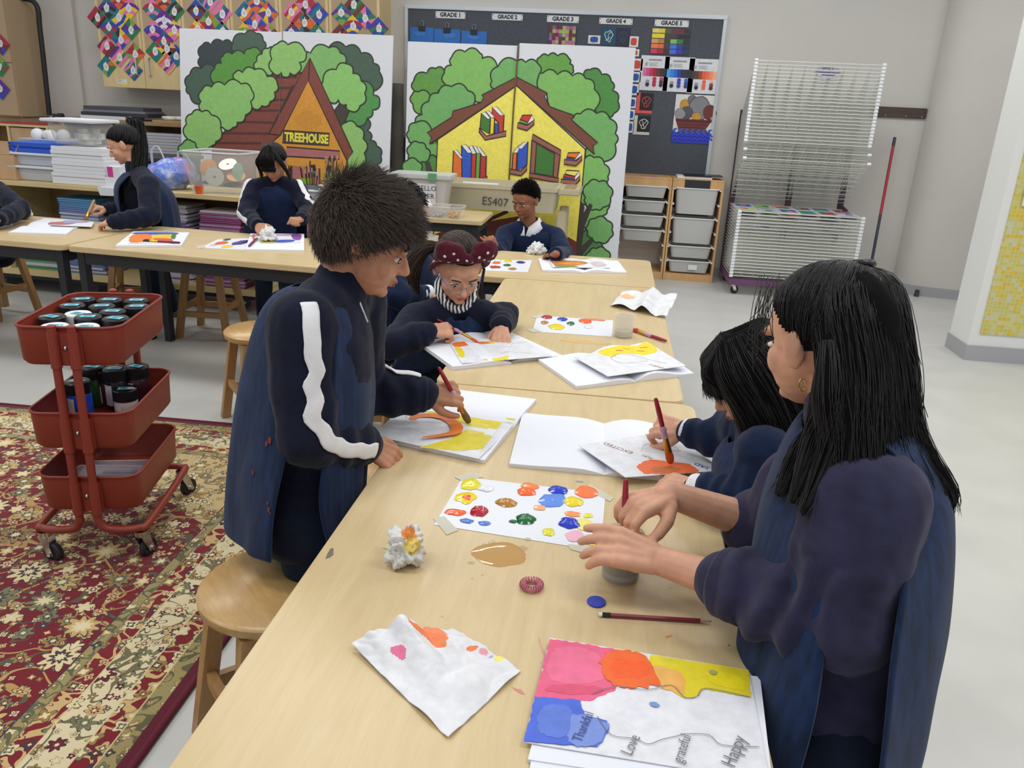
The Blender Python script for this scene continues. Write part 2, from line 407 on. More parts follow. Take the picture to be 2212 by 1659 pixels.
def make_stool(loc, rz, label, h=.45, r=.158):
    t = thing('wooden_stool', loc, label, 'stool', rz, 'round wooden stools')
    MB().lathe([(.0, h - .034), (r - .012, h - .034), (r - .002, h - .026), (r, h - .008), (r - .008, h), (0, h)], 40, close=False).build('seat', 'stool_wood', t, 50, local=True)
    ft, tp = .152, .098
    legs = []
    for sx, sy in ((-1, -1), (1, -1), (1, 1), (-1, 1)):
        a, b = V((sx * tp, sy * tp, h - .034)), V((sx * ft, sy * ft, 0)); legs.append((a, b)); wv = .019
        q = [b + V((i * wv, j * wv, 0)) for i, j in ((-1, -1), (1, -1), (1, 1), (-1, 1))]
        MB().hexa(q, a - b).build('leg', 'stool_leg', t, local=True, bevel=.002)
    for i in range(4):
        (a, b), (c, d) = legs[i], legs[(i + 1) % 4]; f = .44 if i % 2 else .36
        MB().bar(b.lerp(a, f), d.lerp(c, f), .022, .034).build('stretcher', 'stool_leg', t, local=True, bevel=.0015)
    return t
st = make_stool((-.648, 1.425, 0), radians(43), 'round wooden stool at the near table beside the rug', r=.165)
def stool(x, y, rz, lab): return clone(st, (x, y, 0), rz, label=lab, cat='stool', group='round wooden stools')
stool(-2.42, 4.62, radians(3), 'round wooden stool under the back table between two standing children')
stool(-1.50, 3.30, radians(40), 'round wooden stool just behind the standing boy with the short spiky hair')
stool(-3.90, 4.66, radians(-12), 'round wooden stool at the far left edge of the photo')
stool(-3.06, 4.86, radians(20), 'round wooden stool behind the red paint trolley near the ponytail child')
stool(-.66, 2.02, radians(30), 'round wooden stool by the table corner under the big yellow painting')
stool(-1.36, 5.12, radians(25), 'round wooden stool in front of the side table, mostly hidden by heads')

# ================================================================== low mobile shelf on the left
SH = Matrix.Translation(V((-2.13, 5.07, 0))) @ Matrix.Rotation(RL, 4, 'Z')
SHT = .79
t = thing('mobile_shelf', (-2.13, 5.07, 0), 'long low birch shelf on castors holding exercise books', 'shelf', RL)
Lx = -3.2; Ex = -.17
MB().box(Lx, 0, SHT - .03, Ex, .5, SHT).build('top_board', 'shelf_birch', t, local=True, bevel=.003)
MB().box(Lx, 0, .13, Ex, .5, .17).build('bottom_board', 'shelf_birch', t, local=True, bevel=.003)
MB().box(Lx, .485, .17, Ex, .5, SHT - .03).build('back_panel', 'shelf_brown', t, local=True)
for x in (Lx, -2.15, -1.07, Ex - .025): MB().box(x, .01, .17, x + .025, .485, SHT - .03).build('divider', 'shelf_birch', t, local=True)
MB().box(Lx + .02, .06, .09, Ex - .02, .48, .13).build('plinth', 'black_metal', t, local=True)
mat('castor_grey', (132, 136, 140), .4); mat('rubber_grey', (92, 98, 104), .6); mat('rubber_black', (34, 34, 36), .5)
def castor(parent, x, y, r, w, rz, top, fork='castor_grey', wheel='rubber_grey', off=.03, local=True):
    M = Matrix.Translation(V((x, y, 0))) @ Matrix.Rotation(rz, 4, 'Z'); R3 = M.to_3x3()
    c = MB(); c.cyl(M @ V((0, 0, top - .018)), M @ V((0, 0, top)), .02, .022, 12)
    for sy in (-1, 1): c.hexa([M @ V((a, sy * (w / 2 + .004) - .002, b)) for a, b in ((-.016, top - .018), (.016, top - .018), (off + .012, r - .006), (off - .012, r - .006))], R3 @ V((0, .004, 0)))
    o = c.build('castor', fork, parent, 40, local=local)
    ax = R3 @ Matrix.Rotation(pi / 2, 3, 'X')
    MB().lathe([(r * .5, -w / 2), (r * .86, -w / 2), (r, -w * .28), (r, w * .28), (r * .86, w / 2), (r * .5, w / 2)], 20, M @ V((off, 0, r)), ax).build('wheel', wheel, o, 40)
    MB().cyl(M @ V((off, -w / 2 - .012, r)), M @ V((off, w / 2 + .012, r)), .008, n=10).build('axle', 'chrome', o, 40)
for x, rz in ((-2.32, 2.6), (-1.62, .3), (-.42, .5)):
    castor(t, x, .16, .042, .024, rz, .09); castor(t, x, .42, .042, .024, rz + 1, .09)

# ================================================================== wall cabinets with diamond paintings
t = thing('wall_cabinet', (-3.4, WALLY, 1.43), 'long birch wall cabinet with six doors above the low shelves', 'cabinet')
CY, CB, CT = 7.30, 1.43, 2.62
XS = [PY(x_, 190, CY).x for x_ in (225, 316, 403, 506, 609, 714, 822)]
MB().box(XS[0], CY + .02, CB, XS[-1], WALLY, CT).build('carcass', 'cabinet_birch', t)
mat('kraft_paper', (176, 152, 122), .8)
for i in range(6):
    d = MB().box(XS[i] + .002, CY, CB, XS[i + 1] - .002, CY + .019, CT).build('door', 'cabinet_birch', t, bevel=.002)
    MB().box(XS[i] + .03, CY - .003, CB + .30, XS[i + 1] - .03, CY - .0005, CT - .02).build('paper_panel', 'kraft_paper', d)
    hx = XS[i + 1] - .06 if i % 2 == 0 else XS[i] + .06
    MB().tube([(hx, CY, CB + .26), (hx, CY - .03, CB + .25), (hx, CY - .03, CB + .12), (hx, CY, CB + .11)], .008, 8, flat=1.0).build('handle', 'chrome', d, 40)
    if i == 0: q = PY(264, 176, CY); pl = Paint((q.x, CY - .001, q.z), (1, 0, 0), (0, 0, 1)); pl.poly([(-.05, -.02), (.05, -.02), (.05, .018), (-.05, .018)], (226, 224, 216)); pl.poly([(.005, -.03), (.05, -.03), (.05, -.005), (.005, -.005)], (232, 220, 120)); [pl.line([(-.04, .01 - .01 * j), (.0, .01 - .01 * j)], .003, (120, 120, 120)) for j in range(2)]; pl.build('paper_label', d)
PAL = {'red': (176, 42, 58), 'teal': (24, 118, 128), 'blue': (40, 74, 178), 'purple': (94, 44, 150), 'pink': (232, 120, 170), 'yellow': (236, 200, 50), 'orange': (228, 104, 50), 'green': (40, 126, 70), 'dark': (44, 42, 50), 'lime': (132, 164, 62), 'peach': (238, 178, 120), 'brown': (120, 48, 52)}
def c2(x, y): return (180 + x * .1537, y * .1537)
def c3(x, y): return (500 + x * .16275, y * .16275)
DI = [(c2(190, 245), 'dark red green'), (c2(345, 112), 'teal dark purple'), (c2(488, -25), 'red orange brown'), (c2(645, 118), 'pink yellow purple'), (c2(500, 250), 'yellow blue peach'), (c2(365, 392), 'teal red blue'), (c2(668, 410), 'purple blue green'), (c2(530, 545), 'orange blue pink'), (c2(328, 655), 'brown red orange'), (c2(500, 790), 'pink purple peach'), (c2(728, 752), 'red lime orange'), (c2(330, 928), 'teal blue green'), (c2(700, 985), 'blue green pink'),
      (c2(968, 125), 'pink teal red'), (c2(1128, 0), 'brown orange teal'), (c2(1288, 150), 'green dark brown'), (c2(1125, 275), 'purple pink purple'), (c2(985, 432), 'pink purple blue'), (c2(1268, 420), 'yellow pink purple'), (c2(1135, 560), 'teal red purple'), (c2(1012, 725), 'green yellow red'), (c2(1165, 672), 'peach yellow pink'), (c2(1308, 780), 'blue teal dark'), (c2(1185, 900), 'peach pink purple'),
      (c2(1590, 150), 'blue brown dark'), (c2(1765, 15), 'pink teal blue'), (c2(1945, 185), 'pink purple teal'), (c2(1770, 310), 'lime red purple'), (c2(1612, 420), 'orange peach yellow'), (c2(1950, 460), 'teal blue green'),
      (c3(180, 170), 'blue teal yellow'), (c3(325, 20), 'purple orange teal'), (c3(485, 178), 'yellow purple orange'), (c3(328, 325), 'blue pink red'), (c3(178, 440), 'yellow orange lime'), (c3(510, 455), 'brown lime pink'),
      (c3(808, 170), 'red pink purple'), (c3(985, 45), 'red pink brown'), (c3(1148, 182), 'blue purple teal'), (c3(975, 318), 'orange dark teal'), (c3(812, 450), 'brown orange blue'), (c3(1140, 460), 'green brown teal'),
      (c3(1462, 190), 'teal lime purple'), (c3(1635, 70), 'brown green dark'), (c3(1785, 235), 'green blue pink'), (c3(1610, 345), 'yellow blue red'), (c3(1948, 380), 'blue green purple'), (c3(1440, 470), 'dark brown red')]
FRUIT = ['apple', 'pear', 'mango', 'plum', 'berry', 'lemon']
def diamond(c, cols, Y, i, label):
    rr = random.Random(i * 7 + 3); P = Paint(PY(c[0], c[1], Y), (1, 0, 0), (0, 0, 1), .0003); h = .094; cl = [PAL[k] for k in cols.split()]
    k45 = h * .7071; RT = lambda p: (p[0] * .7071 - p[1] * .7071, p[0] * .7071 + p[1] * .7071)
    sq = [(-k45, -k45), (k45, -k45), (k45, k45), (-k45, k45)]
    P.poly([RT(p) for p in sq], cl[0])
    style = rr.choice(['bands', 'wedges', 'arcs']) if 'purple pink purple' != cols else 'arcs'
    if style == 'bands':
        n = rr.randint(4, 6); q = [(-k45 + 2 * k45 * j / n) for j in range(n + 1)]; sl = rr.uniform(-.02, .02)
        for j in range(n):
            if j % 3: P.poly([RT(p) for p in ((-k45, q[j]), (0, max(-k45, min(k45, q[j] + sl))), (k45, q[j]), (k45, q[j + 1]), (0, max(-k45, min(k45, q[j + 1] + sl))), (-k45, q[j + 1]))], cl[j % 3] if rr.random() > .25 else PAL[rr.choice(list(PAL))])
    elif style == 'wedges':
        n = 9; bd = [(-k45, -k45), (0, -k45), (k45, -k45), (k45, 0), (k45, k45), (0, k45), (-k45, k45), (-k45, 0)]; o = (rr.uniform(-.02, .02), rr.uniform(-.02, .02))
        for j in range(8):
            if rr.random() < .8: P.poly([RT(p) for p in (o, bd[j], bd[(j + 1) % 8])], cl[(j + 1) % 3] if rr.random() > .2 else PAL[rr.choice(list(PAL))])
    else:
        for j in range(5, 0, -1):
            pts = [(max(-k45, min(k45, -k45 + .028 * j * cos(t))), max(-k45, min(k45, -k45 + .028 * j * sin(t)))) for t in [pi / 2 * u / 10 for u in range(11)]]
            P.poly([RT(p) for p in [(-k45, -k45)] + pts], cl[j % 3] if j % 2 else (cl[1] if cols != 'purple pink purple' else (240, 220, 240)))
    mb = P.mb; P.mb = MB(); P.k += 2
    # paper body gives thickness
    mb.hexa([P.w(RT(p), -.0012) for p in sq], P.n * .0012, (226, 224, 226))
    o = mb.build('diamond_painting', 'painted_print', None, label=label, cat='painting', group='diamond fruit paintings on the cabinets')
    cc = (rr.uniform(-.012, .012), rr.uniform(-.012, .012)); P.blob(cc, .026, .034, (232, 230, 230), i, 16, .18)
    P.line([(cc[0], cc[1] + .03), (cc[0] + .006, cc[1] + .044)], .008, (232, 230, 230))
    for j in range(3): P.line([(cc[0] - .012, cc[1] + .012 - j * .01), (cc[0] + .012, cc[1] + .012 - j * .01)], .0022, (120, 116, 130))
    P.build('fruit_cutout', o)
DOOR = ['leftmost', 'second', 'third', 'fourth', 'fifth', 'rightmost']; cnt = {}
for i, (c, cols) in enumerate(DI):
    X_ = PY(c[0], c[1], CY).x; dn = max(j for j in range(6) if X_ >= XS[j] - .12) if X_ > XS[0] else 0
    a, b, _ = cols.split(); key = (dn, a, b); cnt[key] = cnt.get(key, 0) + 1
    lab = f'{a} and {b} diamond painting with white fruit cutout, {DOOR[dn]} cabinet door' + ('' if cnt[key] == 1 else ', lower one')
    diamond(c, cols, CY - .006, i, lab)
# tall cupboard at the left edge
t = thing('tall_cupboard', (-5.9, 7.5, 0), 'tall brown cupboard front at the left edge of the photo', 'cupboard')
q = PY(27, 120, 7.2)
MB().box(-6.9, 7.2, 1.13, q.x, 7.59, 2.6).box(-6.9, 7.25, 0, q.x - .02, 7.59, 1.13).build('carcass', 'kraft_paper', t, bevel=.003)
MB().box(-6.9, 7.185, 1.6, q.x - .01, 7.2, 2.6).build('upper_door', 'kraft_paper', t); MB().box(-6.9, 7.185, 1.14, q.x - .01, 7.2, 1.593).build('lower_door', 'kraft_paper', t)
diamond((2, 96), 'red blue brown', 7.178, 60, 'red diamond painting at the left edge, topmost on the tall cupboard'); diamond((0, 143), 'green orange red', 7.178, 61, 'green and orange diamond painting on the tall cupboard, middle one')
diamond((2, 193), 'purple blue purple', 7.178, 62, 'purple diamond painting on the tall cupboard, lowest one')
# black tube frame with gas strut
t = thing('folding_frame', PY(107, 247, 7.4), 'black tube frame with a silver gas strut against the grey wall', 'frame')
Y7 = 7.42
MB().tube(smoothpath([PY(x, y, Y7) for x, y in ((26, -40), (30, -12), (48, -4), (70, 2), (82, 20), (86, 60), (93, 120), (107, 249))], 5), .022, 10).build('tube_frame', 'black_metal', t, 50)
MB().tube([PY(30, -10, Y7 - .01), PY(42, 90, Y7 - .01), PY(57, 190, Y7 - .01)], .013, 8).build('guide_rod', 'black_metal', t, 50)
MB().tube([PY(33, 18, Y7 - .05), PY(47, 172, Y7 - .05)], [.016, .012], 10).build('gas_strut', 'chrome', t, 50)
MB().sph(PY(59, 192, Y7 - .02), (.04, .02, .02)).build('end_stop', 'black_plastic', t, 50)
# brown pigeonhole unit behind the low shelf
t = thing('storage_unit', (-4.5, 7.4, 0), 'brown storage unit with pigeonholes behind the low shelf', 'storage unit')
UX0, UX1, UZ = -5.1, -3.2, 1.15
MB().box(UX0, 7.12, UZ - .035, UX1, 7.6, UZ).build('top_board', 'shelf_brown', t, bevel=.003); MB().box(UX0 + .03, 7.5, 0, UX1, 7.6, UZ - .035).build('back_panel', 'shelf_brown', t)
MB().tube(smoothpath([(UX0 - .02, 7.16, .3), (UX0 - .02, 7.16, UZ - .06), (UX0 + .0, 7.16, UZ - .0), (UX0 + .06, 7.16, UZ + .01)], 5), .024, 8).build('side_post', 'black_metal', t, 50)
for z in (.62, .8, .3): MB().box(UX0 + .05, 7.14, z, UX1, 7.5, z + .022).build('shelf_board', 'shelf_brown', t)
for x in (UX0 + .05, -4.32, -3.7): MB().box(x, 7.14, 0, x + .022, 7.5, UZ - .035).build('divider', 'shelf_birch', t)
mat('dark_fabric', (52, 50, 60), .8, var=.3, vscale=14)
MB().box(UX0 + .12, 7.2, .822, -4.36, 7.48, 1.09).build('dark_bundle', 'dark_fabric', None, label='dark bundle of folders in the top pigeonhole at left', cat='bundle', bevel=.02)
t2 = thing('plastic_sheet_stack', (-3.82, 7.3, .822), 'stack of clear plastic sleeves in the brown storage unit', 'sheet stack'); mat('clear_sheet', (216, 216, 222), .25, alpha=.75)
for i in range(9): MB().box(-4.28 + random.uniform(0, .015), 7.16, .823 + i * .026, -3.72, 7.46, .846 + i * .026).build('sleeve', 'clear_sheet', t2)
for i in range(9): MB().box(-3.66 + random.uniform(0, .015), 7.16, .823 + i * .026, -3.24, 7.46, .846 + i * .026).build('sleeve', 'clear_sheet', t2)
# cubby unit at far left
t = thing('cubby_unit', (-5.6, 7.2, 0), 'open wooden cubby unit under the tall cupboard at left', 'cubby')
for z in (.62, .84, 1.06): MB().box(-5.75, 6.9, z, -5.02, 7.18, z + .02).build('shelf_board', 'shelf_birch', t)
for x in (-5.75, -5.42, -5.04): MB().box(x, 6.9, 0, x + .02, 7.18, 1.06).build('side_panel', 'shelf_birch', t)
MB().box(-5.74, 7.16, 0, -5.04, 7.18, 1.06).build('back_panel', 'shelf_brown', t)
mat('folder_red', (176, 52, 62), .5); mat('cardboard', (196, 160, 124), .75, var=.04, vscale=10); mat('tape_brown', (178, 128, 44), .3)
MB().hexa([(-5.5, 6.92, 1.082), (-5.06, 6.9, 1.082), (-5.04, 7.12, 1.082), (-5.5, 7.14, 1.082)], (0, 0, .012)).build('red_folder', 'folder_red', None, label='flat red folder lying on the cubby unit', cat='folder')
MB().box(-5.395, 6.91, .861, -5.06, 7.1, 1.05).build('carton', 'cardboard', None, label='brown carton inside the cubby unit', cat='carton', bevel=.004)
mat('charcoal_cloth', (58, 56, 62), .8)
MB().box(-5.72, 6.84, .42, -5.0, 6.885, .60).build('folded_screen', 'charcoal_cloth', None, label='dark flat folded screen in front of the cubby unit', cat='screen')
# portfolios and paper on top of storage unit
random.seed(3)
for i, (x0, x1, z, h, c, lab) in enumerate(((-4.86, -4.42, UZ, .03, (214, 214, 218), 'white portfolio at the bottom of the heap on the storage unit'), (-4.85, -4.2, UZ + .03, .03, (52, 52, 60), 'black portfolio in the heap on the storage unit'), (-4.83, -4.22, UZ + .06, .022, (120, 120, 126), 'grey portfolio in the heap on the storage unit'), (-4.82, -4.24, UZ + .082, .03, (74, 74, 82), 'dark grey plastic folder on top of the heap on the storage unit'))):
    mat(f'portfolio_{i}', c, .4); a = random.uniform(-.06, .06)
    MB().hexa([(x0, 7.14, z), (x1, 7.14 + a * .2, z), (x1 + .02, 7.42, z), (x0 + .05, 7.42, z)], (0, 0, h)).build('portfolio', f'portfolio_{i}', None, label=lab, cat='portfolio', group='portfolios on the storage unit', bevel=.003)
mat('kraft_board', (170, 138, 92), .7); mat('newsprint', (186, 190, 184), .7, var=.25, vscale=16); mat('dark_book', (56, 58, 84), .5)
MB().box(-4.17, 7.15, UZ, -3.72, 7.42, UZ + .018).build('kraft_board', 'kraft_board', None, label='kraft cardboard sheet on the storage unit', cat='board')
MB().tube([(-4.1, 7.2, UZ + .035), (-3.8, 7.3, UZ + .04)], .018, 10).build('rolled_newspaper', 'newsprint', None, 50, label='rolled newspaper on the kraft board', cat='newspaper')
MB().box(-3.68, 7.15, UZ, -3.26, 7.42, UZ + .03).build('flat_folder', 'dark_book', None, label='flat navy folder at the right end of the storage unit', cat='folder', bevel=.003)
# ================================================================== persian rug
m, nt, p = base('persian_rug'); vv = coords(nt); sp = nt.nodes.new('ShaderNodeSeparateXYZ'); nt.links.new(vv, sp.inputs[0])
RX, RY = X(nt, sp.outputs[0]), X(nt, sp.outputs[1])           # object origin = far right corner; x<0, y<0 inside
dn = tnoise(nt, vv, 30, 2); dd = (RX * -1.0).mn(RY * -1.0)
def flowers(scale, seed, petals, r0, rnd=.75):
    mp = nt.nodes.new('ShaderNodeMapping'); mp.inputs['Location'].default_value = (seed, seed * .7, 0); nt.links.new(vv, mp.inputs[0])
    n = nt.nodes.new('ShaderNodeTexVoronoi'); n.voronoi_dimensions = '2D'; n.inputs['Scale'].default_value = scale; n.inputs['Randomness'].default_value = rnd
    nt.links.new(mp.outputs[0], n.inputs['Vector'])
    sb = nt.nodes.new('ShaderNodeVectorMath'); sb.operation = 'SUBTRACT'; nt.links.new(mp.outputs[0], sb.inputs[0]); nt.links.new(n.outputs['Position'], sb.inputs[1])
    s2 = nt.nodes.new('ShaderNodeSeparateXYZ'); nt.links.new(sb.outputs[0], s2.inputs[0])
    ang = X(nt, s2.outputs[1]).op('ARCTAN2', X(nt, s2.outputs[0])); s3 = nt.nodes.new('ShaderNodeSeparateColor'); nt.links.new(n.outputs['Color'], s3.inputs[0])
    h1, h2 = X(nt, s3.outputs[0]), X(nt, s3.outputs[1])
    pet = ((ang * float(petals) + h2 * 6.0).op('COSINE') * .26 + 1.0) * (h1 * .5 + .6) * r0 + (dn - .5) * (r0 * .9)
    rr = X(nt, n.outputs['Distance']) / pet; return rr, h1, h2
def vines(scale, wd, seed):
    mp = nt.nodes.new('ShaderNodeMapping'); mp.inputs['Location'].default_value = (seed, seed * 1.3, 0); nt.links.new(vv, mp.inputs[0])
    return (tnoise(nt, mp.outputs[0], scale, 1, .5, .8) - .5).abs().lt(wd)
CRM, OLV, RED, CRE, GLD, NVY, GRN = (92, 26, 42), (150, 136, 92), (112, 22, 34), (212, 198, 160), (176, 140, 84), (62, 52, 62), (104, 110, 88)
def garden(bg, layers):
    c = cst(nt, bg)
    for kind, a in layers:
        if kind == 'v': c = mixc(c, cst(nt, a[3]), vines(a[0], a[1], a[2]))
        else:
            sc, sd, pt, r0, dark = a; rr, h1, h2 = flowers(sc, sd, pt, r0)
            f1 = ramp(h2, [(0, (196, 164, 106)), (.3, (214, 196, 150)), (.55, (150, 120, 66)), (.75, (120, 118, 84)), (.9, dark)], 'CONSTANT')
            f2 = ramp(h1, [(0, (110, 40, 46)), (.35, (90, 96, 76)), (.65, (216, 200, 156)), (.85, (70, 58, 62))], 'CONSTANT')
            c = mixc(c, cst(nt, NVY), rr.lt(1.12)); c = mixc(c, f1, rr.lt(1.0)); c = mixc(c, f2, rr.lt(.55)); c = mixc(c, cst(nt, (220, 206, 166)), rr.lt(.28))
    return c
fieldc = garden(RED, [('v', (3.6, .011, 1, GLD)), ('v', (6.5, .014, 4, (176, 146, 92))), ('v', (9, .014, 9, (84, 84, 66))), ('f', (26, 2, 4, .24, NVY)), ('f', (12, 5, 6, .27, (150, 120, 70))), ('f', (5.6, 8, 9, .24, GRN))])
spand = garden((190, 168, 118), [('v', (6, .022, 3, (156, 126, 72))), ('v', (10, .02, 7, (104, 104, 82))), ('f', (22, 3, 4, .26, NVY)), ('f', (11, 6, 6, .30, (150, 122, 70)))])
creamc = garden(CRE, [('v', (9, .022, 2, (110, 104, 74))), ('f', (26, 7, 5, .26, (96, 30, 48))), ('f', (12.5, 3, 7, .34, (92, 34, 50)))])
redb = garden((120, 28, 38), [('v', (14, .05, 5, (196, 166, 112))), ('f', (19, 9, 4, .36, NVY))])
olvb = garden((152, 138, 90), [('f', (26, 4, 4, .32, NVY)), ('v', (16, .03, 6, (96, 92, 64)))])
fx = mixc(fieldc, spand, ((RX * -1.0 - .30) + (RY * -1.0 - .30) + (tnoise(nt, vv, 5, 2) - .5) * .5).lt(.66))
def band(c, nxt, at): return mixc(c, nxt, dd.gt(at))
cc = cst(nt, CRM)
for at, nx in ((.028, olvb), (.074, cst(nt, (196, 180, 132))), (.078, redb), (.131, cst(nt, (206, 190, 146))), (.135, creamc), (.24, cst(nt, (206, 190, 146))), (.244, redb), (.30, cst(nt, (120, 116, 84))), (.305, olvb), (.335, cst(nt, NVY)), (.339, fx)): cc = band(cc, nx, at)
nt.links.new(cc.k, p.inputs['Base Color']); p.inputs['Roughness'].default_value = .95; p.inputs['Specular IOR Level'].default_value = .1; p.inputs['Sheen Weight'].default_value = .2
bump(nt, p, tnoise(nt, vv, 600, 1), .5, .002)
mat('rug_binding', (98, 28, 46), .95, bmp=.6, bscale=300)
rg = thing('persian_rug', (-.985, 3.22, 0), 'red and cream persian rug with floral borders on the floor at left', 'rug', radians(.6))
MB().box(-3.6, -4.4, .001, 0, 0, .009).build('pile', 'persian_rug', rg, local=True)
MB().tube([(.006, -4.4, .009), (.006, 0, .009)], .0095, 8).build('edge_binding', 'rug_binding', rg, 50, local=True)
MB().tube([(-3.6, .006, .008), (.006, .006, .008)], .0075, 8).build('edge_binding', 'rug_binding', rg, 50, local=True)

# ================================================================== murals
mat('panel_white', (206, 208, 214), .65)
GL, GM, GD, GDD, GX = (140, 188, 104), (112, 168, 98), (78, 138, 54), (66, 90, 74), (44, 58, 60)
def mural(name, label, edges, Y0, lean, fn):
    uy = V((0, lean, 1)).normalized(); n = V((1, 0, 0)).cross(uy)
    t = thing(name, (PY(edges[1][0], 300, Y0).x, Y0, 0), label, 'mural'); P = Paint((0, Y0, 0), (1, 0, 0), uy, .00012)
    for (xa, ya), (xb, yb) in zip(edges[:-1], edges[1:]):
        a, b = P.px(xa + 1, ya), P.px(xb - 1, yb); h = (a[1] + b[1]) / 2
        q = [P.w((a[0], 0), -.018), P.w((b[0], 0), -.018), P.w((b[0], h), -.018), P.w((a[0], h), -.018)]
        pan = MB().hexa(q, P.n * .018).build('panel', 'panel_white', t, bevel=.002)
    fn(P); P.build('painted_scene', t); return t
def M1(P):
    c = lambda L: [(370 + x * .2230, 50 + y * .2230) for x, y in L]
    B = lambda L, col, **k: P.bush(c(L), col, **k); Q = lambda L, col, line=(52, 34, 28), wd=.012: P.pp(c(L), col, line, wd)
    Q([(975, 470), (1300, 430), (1260, 700), (1090, 1080), (860, 1290), (860, 2600), (400, 2600), (400, 1180), (560, 1000), (800, 760), (940, 640)], (124, 60, 48))
    for a, b in (((960, 530), (1215, 520)), ((1010, 630), (1185, 625)), ((960, 745), (1130, 742)), ((800, 850), (1075, 845)), ((660, 955), (1010, 965)), ((480, 1065), (955, 1070)), ((430, 1160), (870, 1165))): P.line(P.pxs(c([a, b])), .018, (78, 40, 34))
    P.line(P.pxs(c([(1180, 600), (950, 1070)])), .014, (60, 34, 28))
    B([(290, 430), (280, 330), (300, 215), (385, 210), (500, 180), (590, 200), (630, 300), (480, 420)], GX); B([(595, 200), (715, 105), (820, 100), (890, 170), (905, 250), (720, 310), (620, 290)], GDD)
    B([(300, 780), (180, 690), (150, 620), (180, 500), (290, 440), (420, 430), (410, 600)], GDD); B([(1530, 230), (1690, 230), (1840, 290), (1960, 390), (2015, 470), (1985, 650), (1850, 560), (1690, 380), (1560, 290)], GDD)
    B([(1900, 920), (1900, 1040), (1930, 1140), (1990, 1190), (2030, 1290), (1995, 1370), (1990, 1600), (1830, 1700), (1870, 1150), (1780, 990)], GDD)
    B([(415, 590), (420, 440), (490, 390), (500, 320), (590, 300), (710, 300), (760, 250), (870, 290), (830, 380), (620, 490)], (84, 146, 56)); B([(1850, 560), (1960, 700), (2020, 760), (1950, 840), (1900, 920), (1780, 990), (1690, 940), (1800, 800)], (78, 144, 72))
    B([(810, 440), (830, 370), (880, 300), (940, 245), (1010, 260), (980, 400), (985, 480), (930, 500)], GL); B([(1230, 480), (1230, 350), (1350, 290), (1530, 240), (1640, 290), (1690, 390), (1560, 450), (1480, 540), (1440, 600), (1340, 360)], (124, 178, 102))
    B([(985, 480), (975, 350), (1030, 200), (1130, 210), (1300, 270), (1310, 300), (1240, 380), (1230, 480), (1150, 480), (1110, 525), (1070, 480)], GL); B([(610, 540), (620, 480), (690, 480), (810, 450), (930, 520), (1030, 590), (1000, 670), (960, 760), (880, 800), (790, 820), (770, 700), (690, 600)], GL)
    B([(300, 860), (290, 760), (300, 650), (390, 620), (520, 600), (680, 590), (780, 650), (770, 760), (720, 890), (640, 960), (600, 1010), (500, 1010), (400, 920)], (136, 188, 106)); B([(150, 1110), (150, 980), (200, 880), (300, 860), (390, 890), (480, 1020), (430, 1150), (410, 1180)], GL)
    B([(80, 1260), (110, 1170), (210, 1150), (240, 1190), (230, 1380), (100, 1290)], (118, 176, 100)); Q([(235, 1270), (270, 1300), (260, 1600), (225, 1600)], (52, 44, 42), None)
    Q([(1580, 850), (1640, 770), (1690, 780), (1725, 850), (1660, 1000), (1640, 1000)], (62, 54, 46))
    B([(1470, 570), (1600, 450), (1700, 395), (1760, 490), (1840, 560), (1875, 680), (1830, 800), (1730, 850), (1700, 790), (1620, 740), (1550, 770), (1480, 640)], (136, 192, 104)); B([(1690, 965), (1800, 1000), (1860, 1120), (1870, 1260), (1830, 1390), (1800, 1700), (1700, 1700), (1700, 1300), (1760, 1250), (1650, 1050)], GL)
    Q([(1330, 555), (1705, 1335), (1700, 2600), (860, 2600), (815, 1290), (1060, 1085)], (210, 144, 42)); P.blob(P.px(*c([(1330, 940)])[0]), .12, .07, (200, 136, 40), 3); P.blob(P.px(*c([(1340, 740)])[0]), .05, .06, (214, 142, 52), 5)
    Q([(1345, 340), (1760, 1250), (1705, 1335), (1330, 555), (1060, 1085), (950, 1070)], (126, 62, 48)); P.line(P.pxs(c([(1343, 345), (1332, 550)])), .012, (60, 34, 28))
    Q([(1090, 1040), (1535, 1070), (1530, 1185), (1080, 1160)], (74, 54, 44)); u, v_ = P.px(*c([(1312, 1113)])[0]); P.text('TREEHOUSE', (u, v_ - .004), .098, (226, 214, 70), -.012, .72, .0045)
    Q([(1120, 1200), (1635, 1240), (1630, 1320), (1120, 1290)], (170, 104, 102)); Q([(1525, 1320), (1570, 1325), (1565, 2600), (1520, 2600)], (168, 102, 100)); Q([(1170, 1385), (1440, 1410), (1440, 2600), (1170, 2600)], (168, 102, 100))
    P.line(P.pxs(c([(1062, 470), (1045, 1080)])), .004, (120, 100, 90))
mural('treehouse_mural', 'two-panel mural of an orange treehouse among green bushes', [(386, 60), (610, 70), (851, 74)], 6.66, .14, M1)
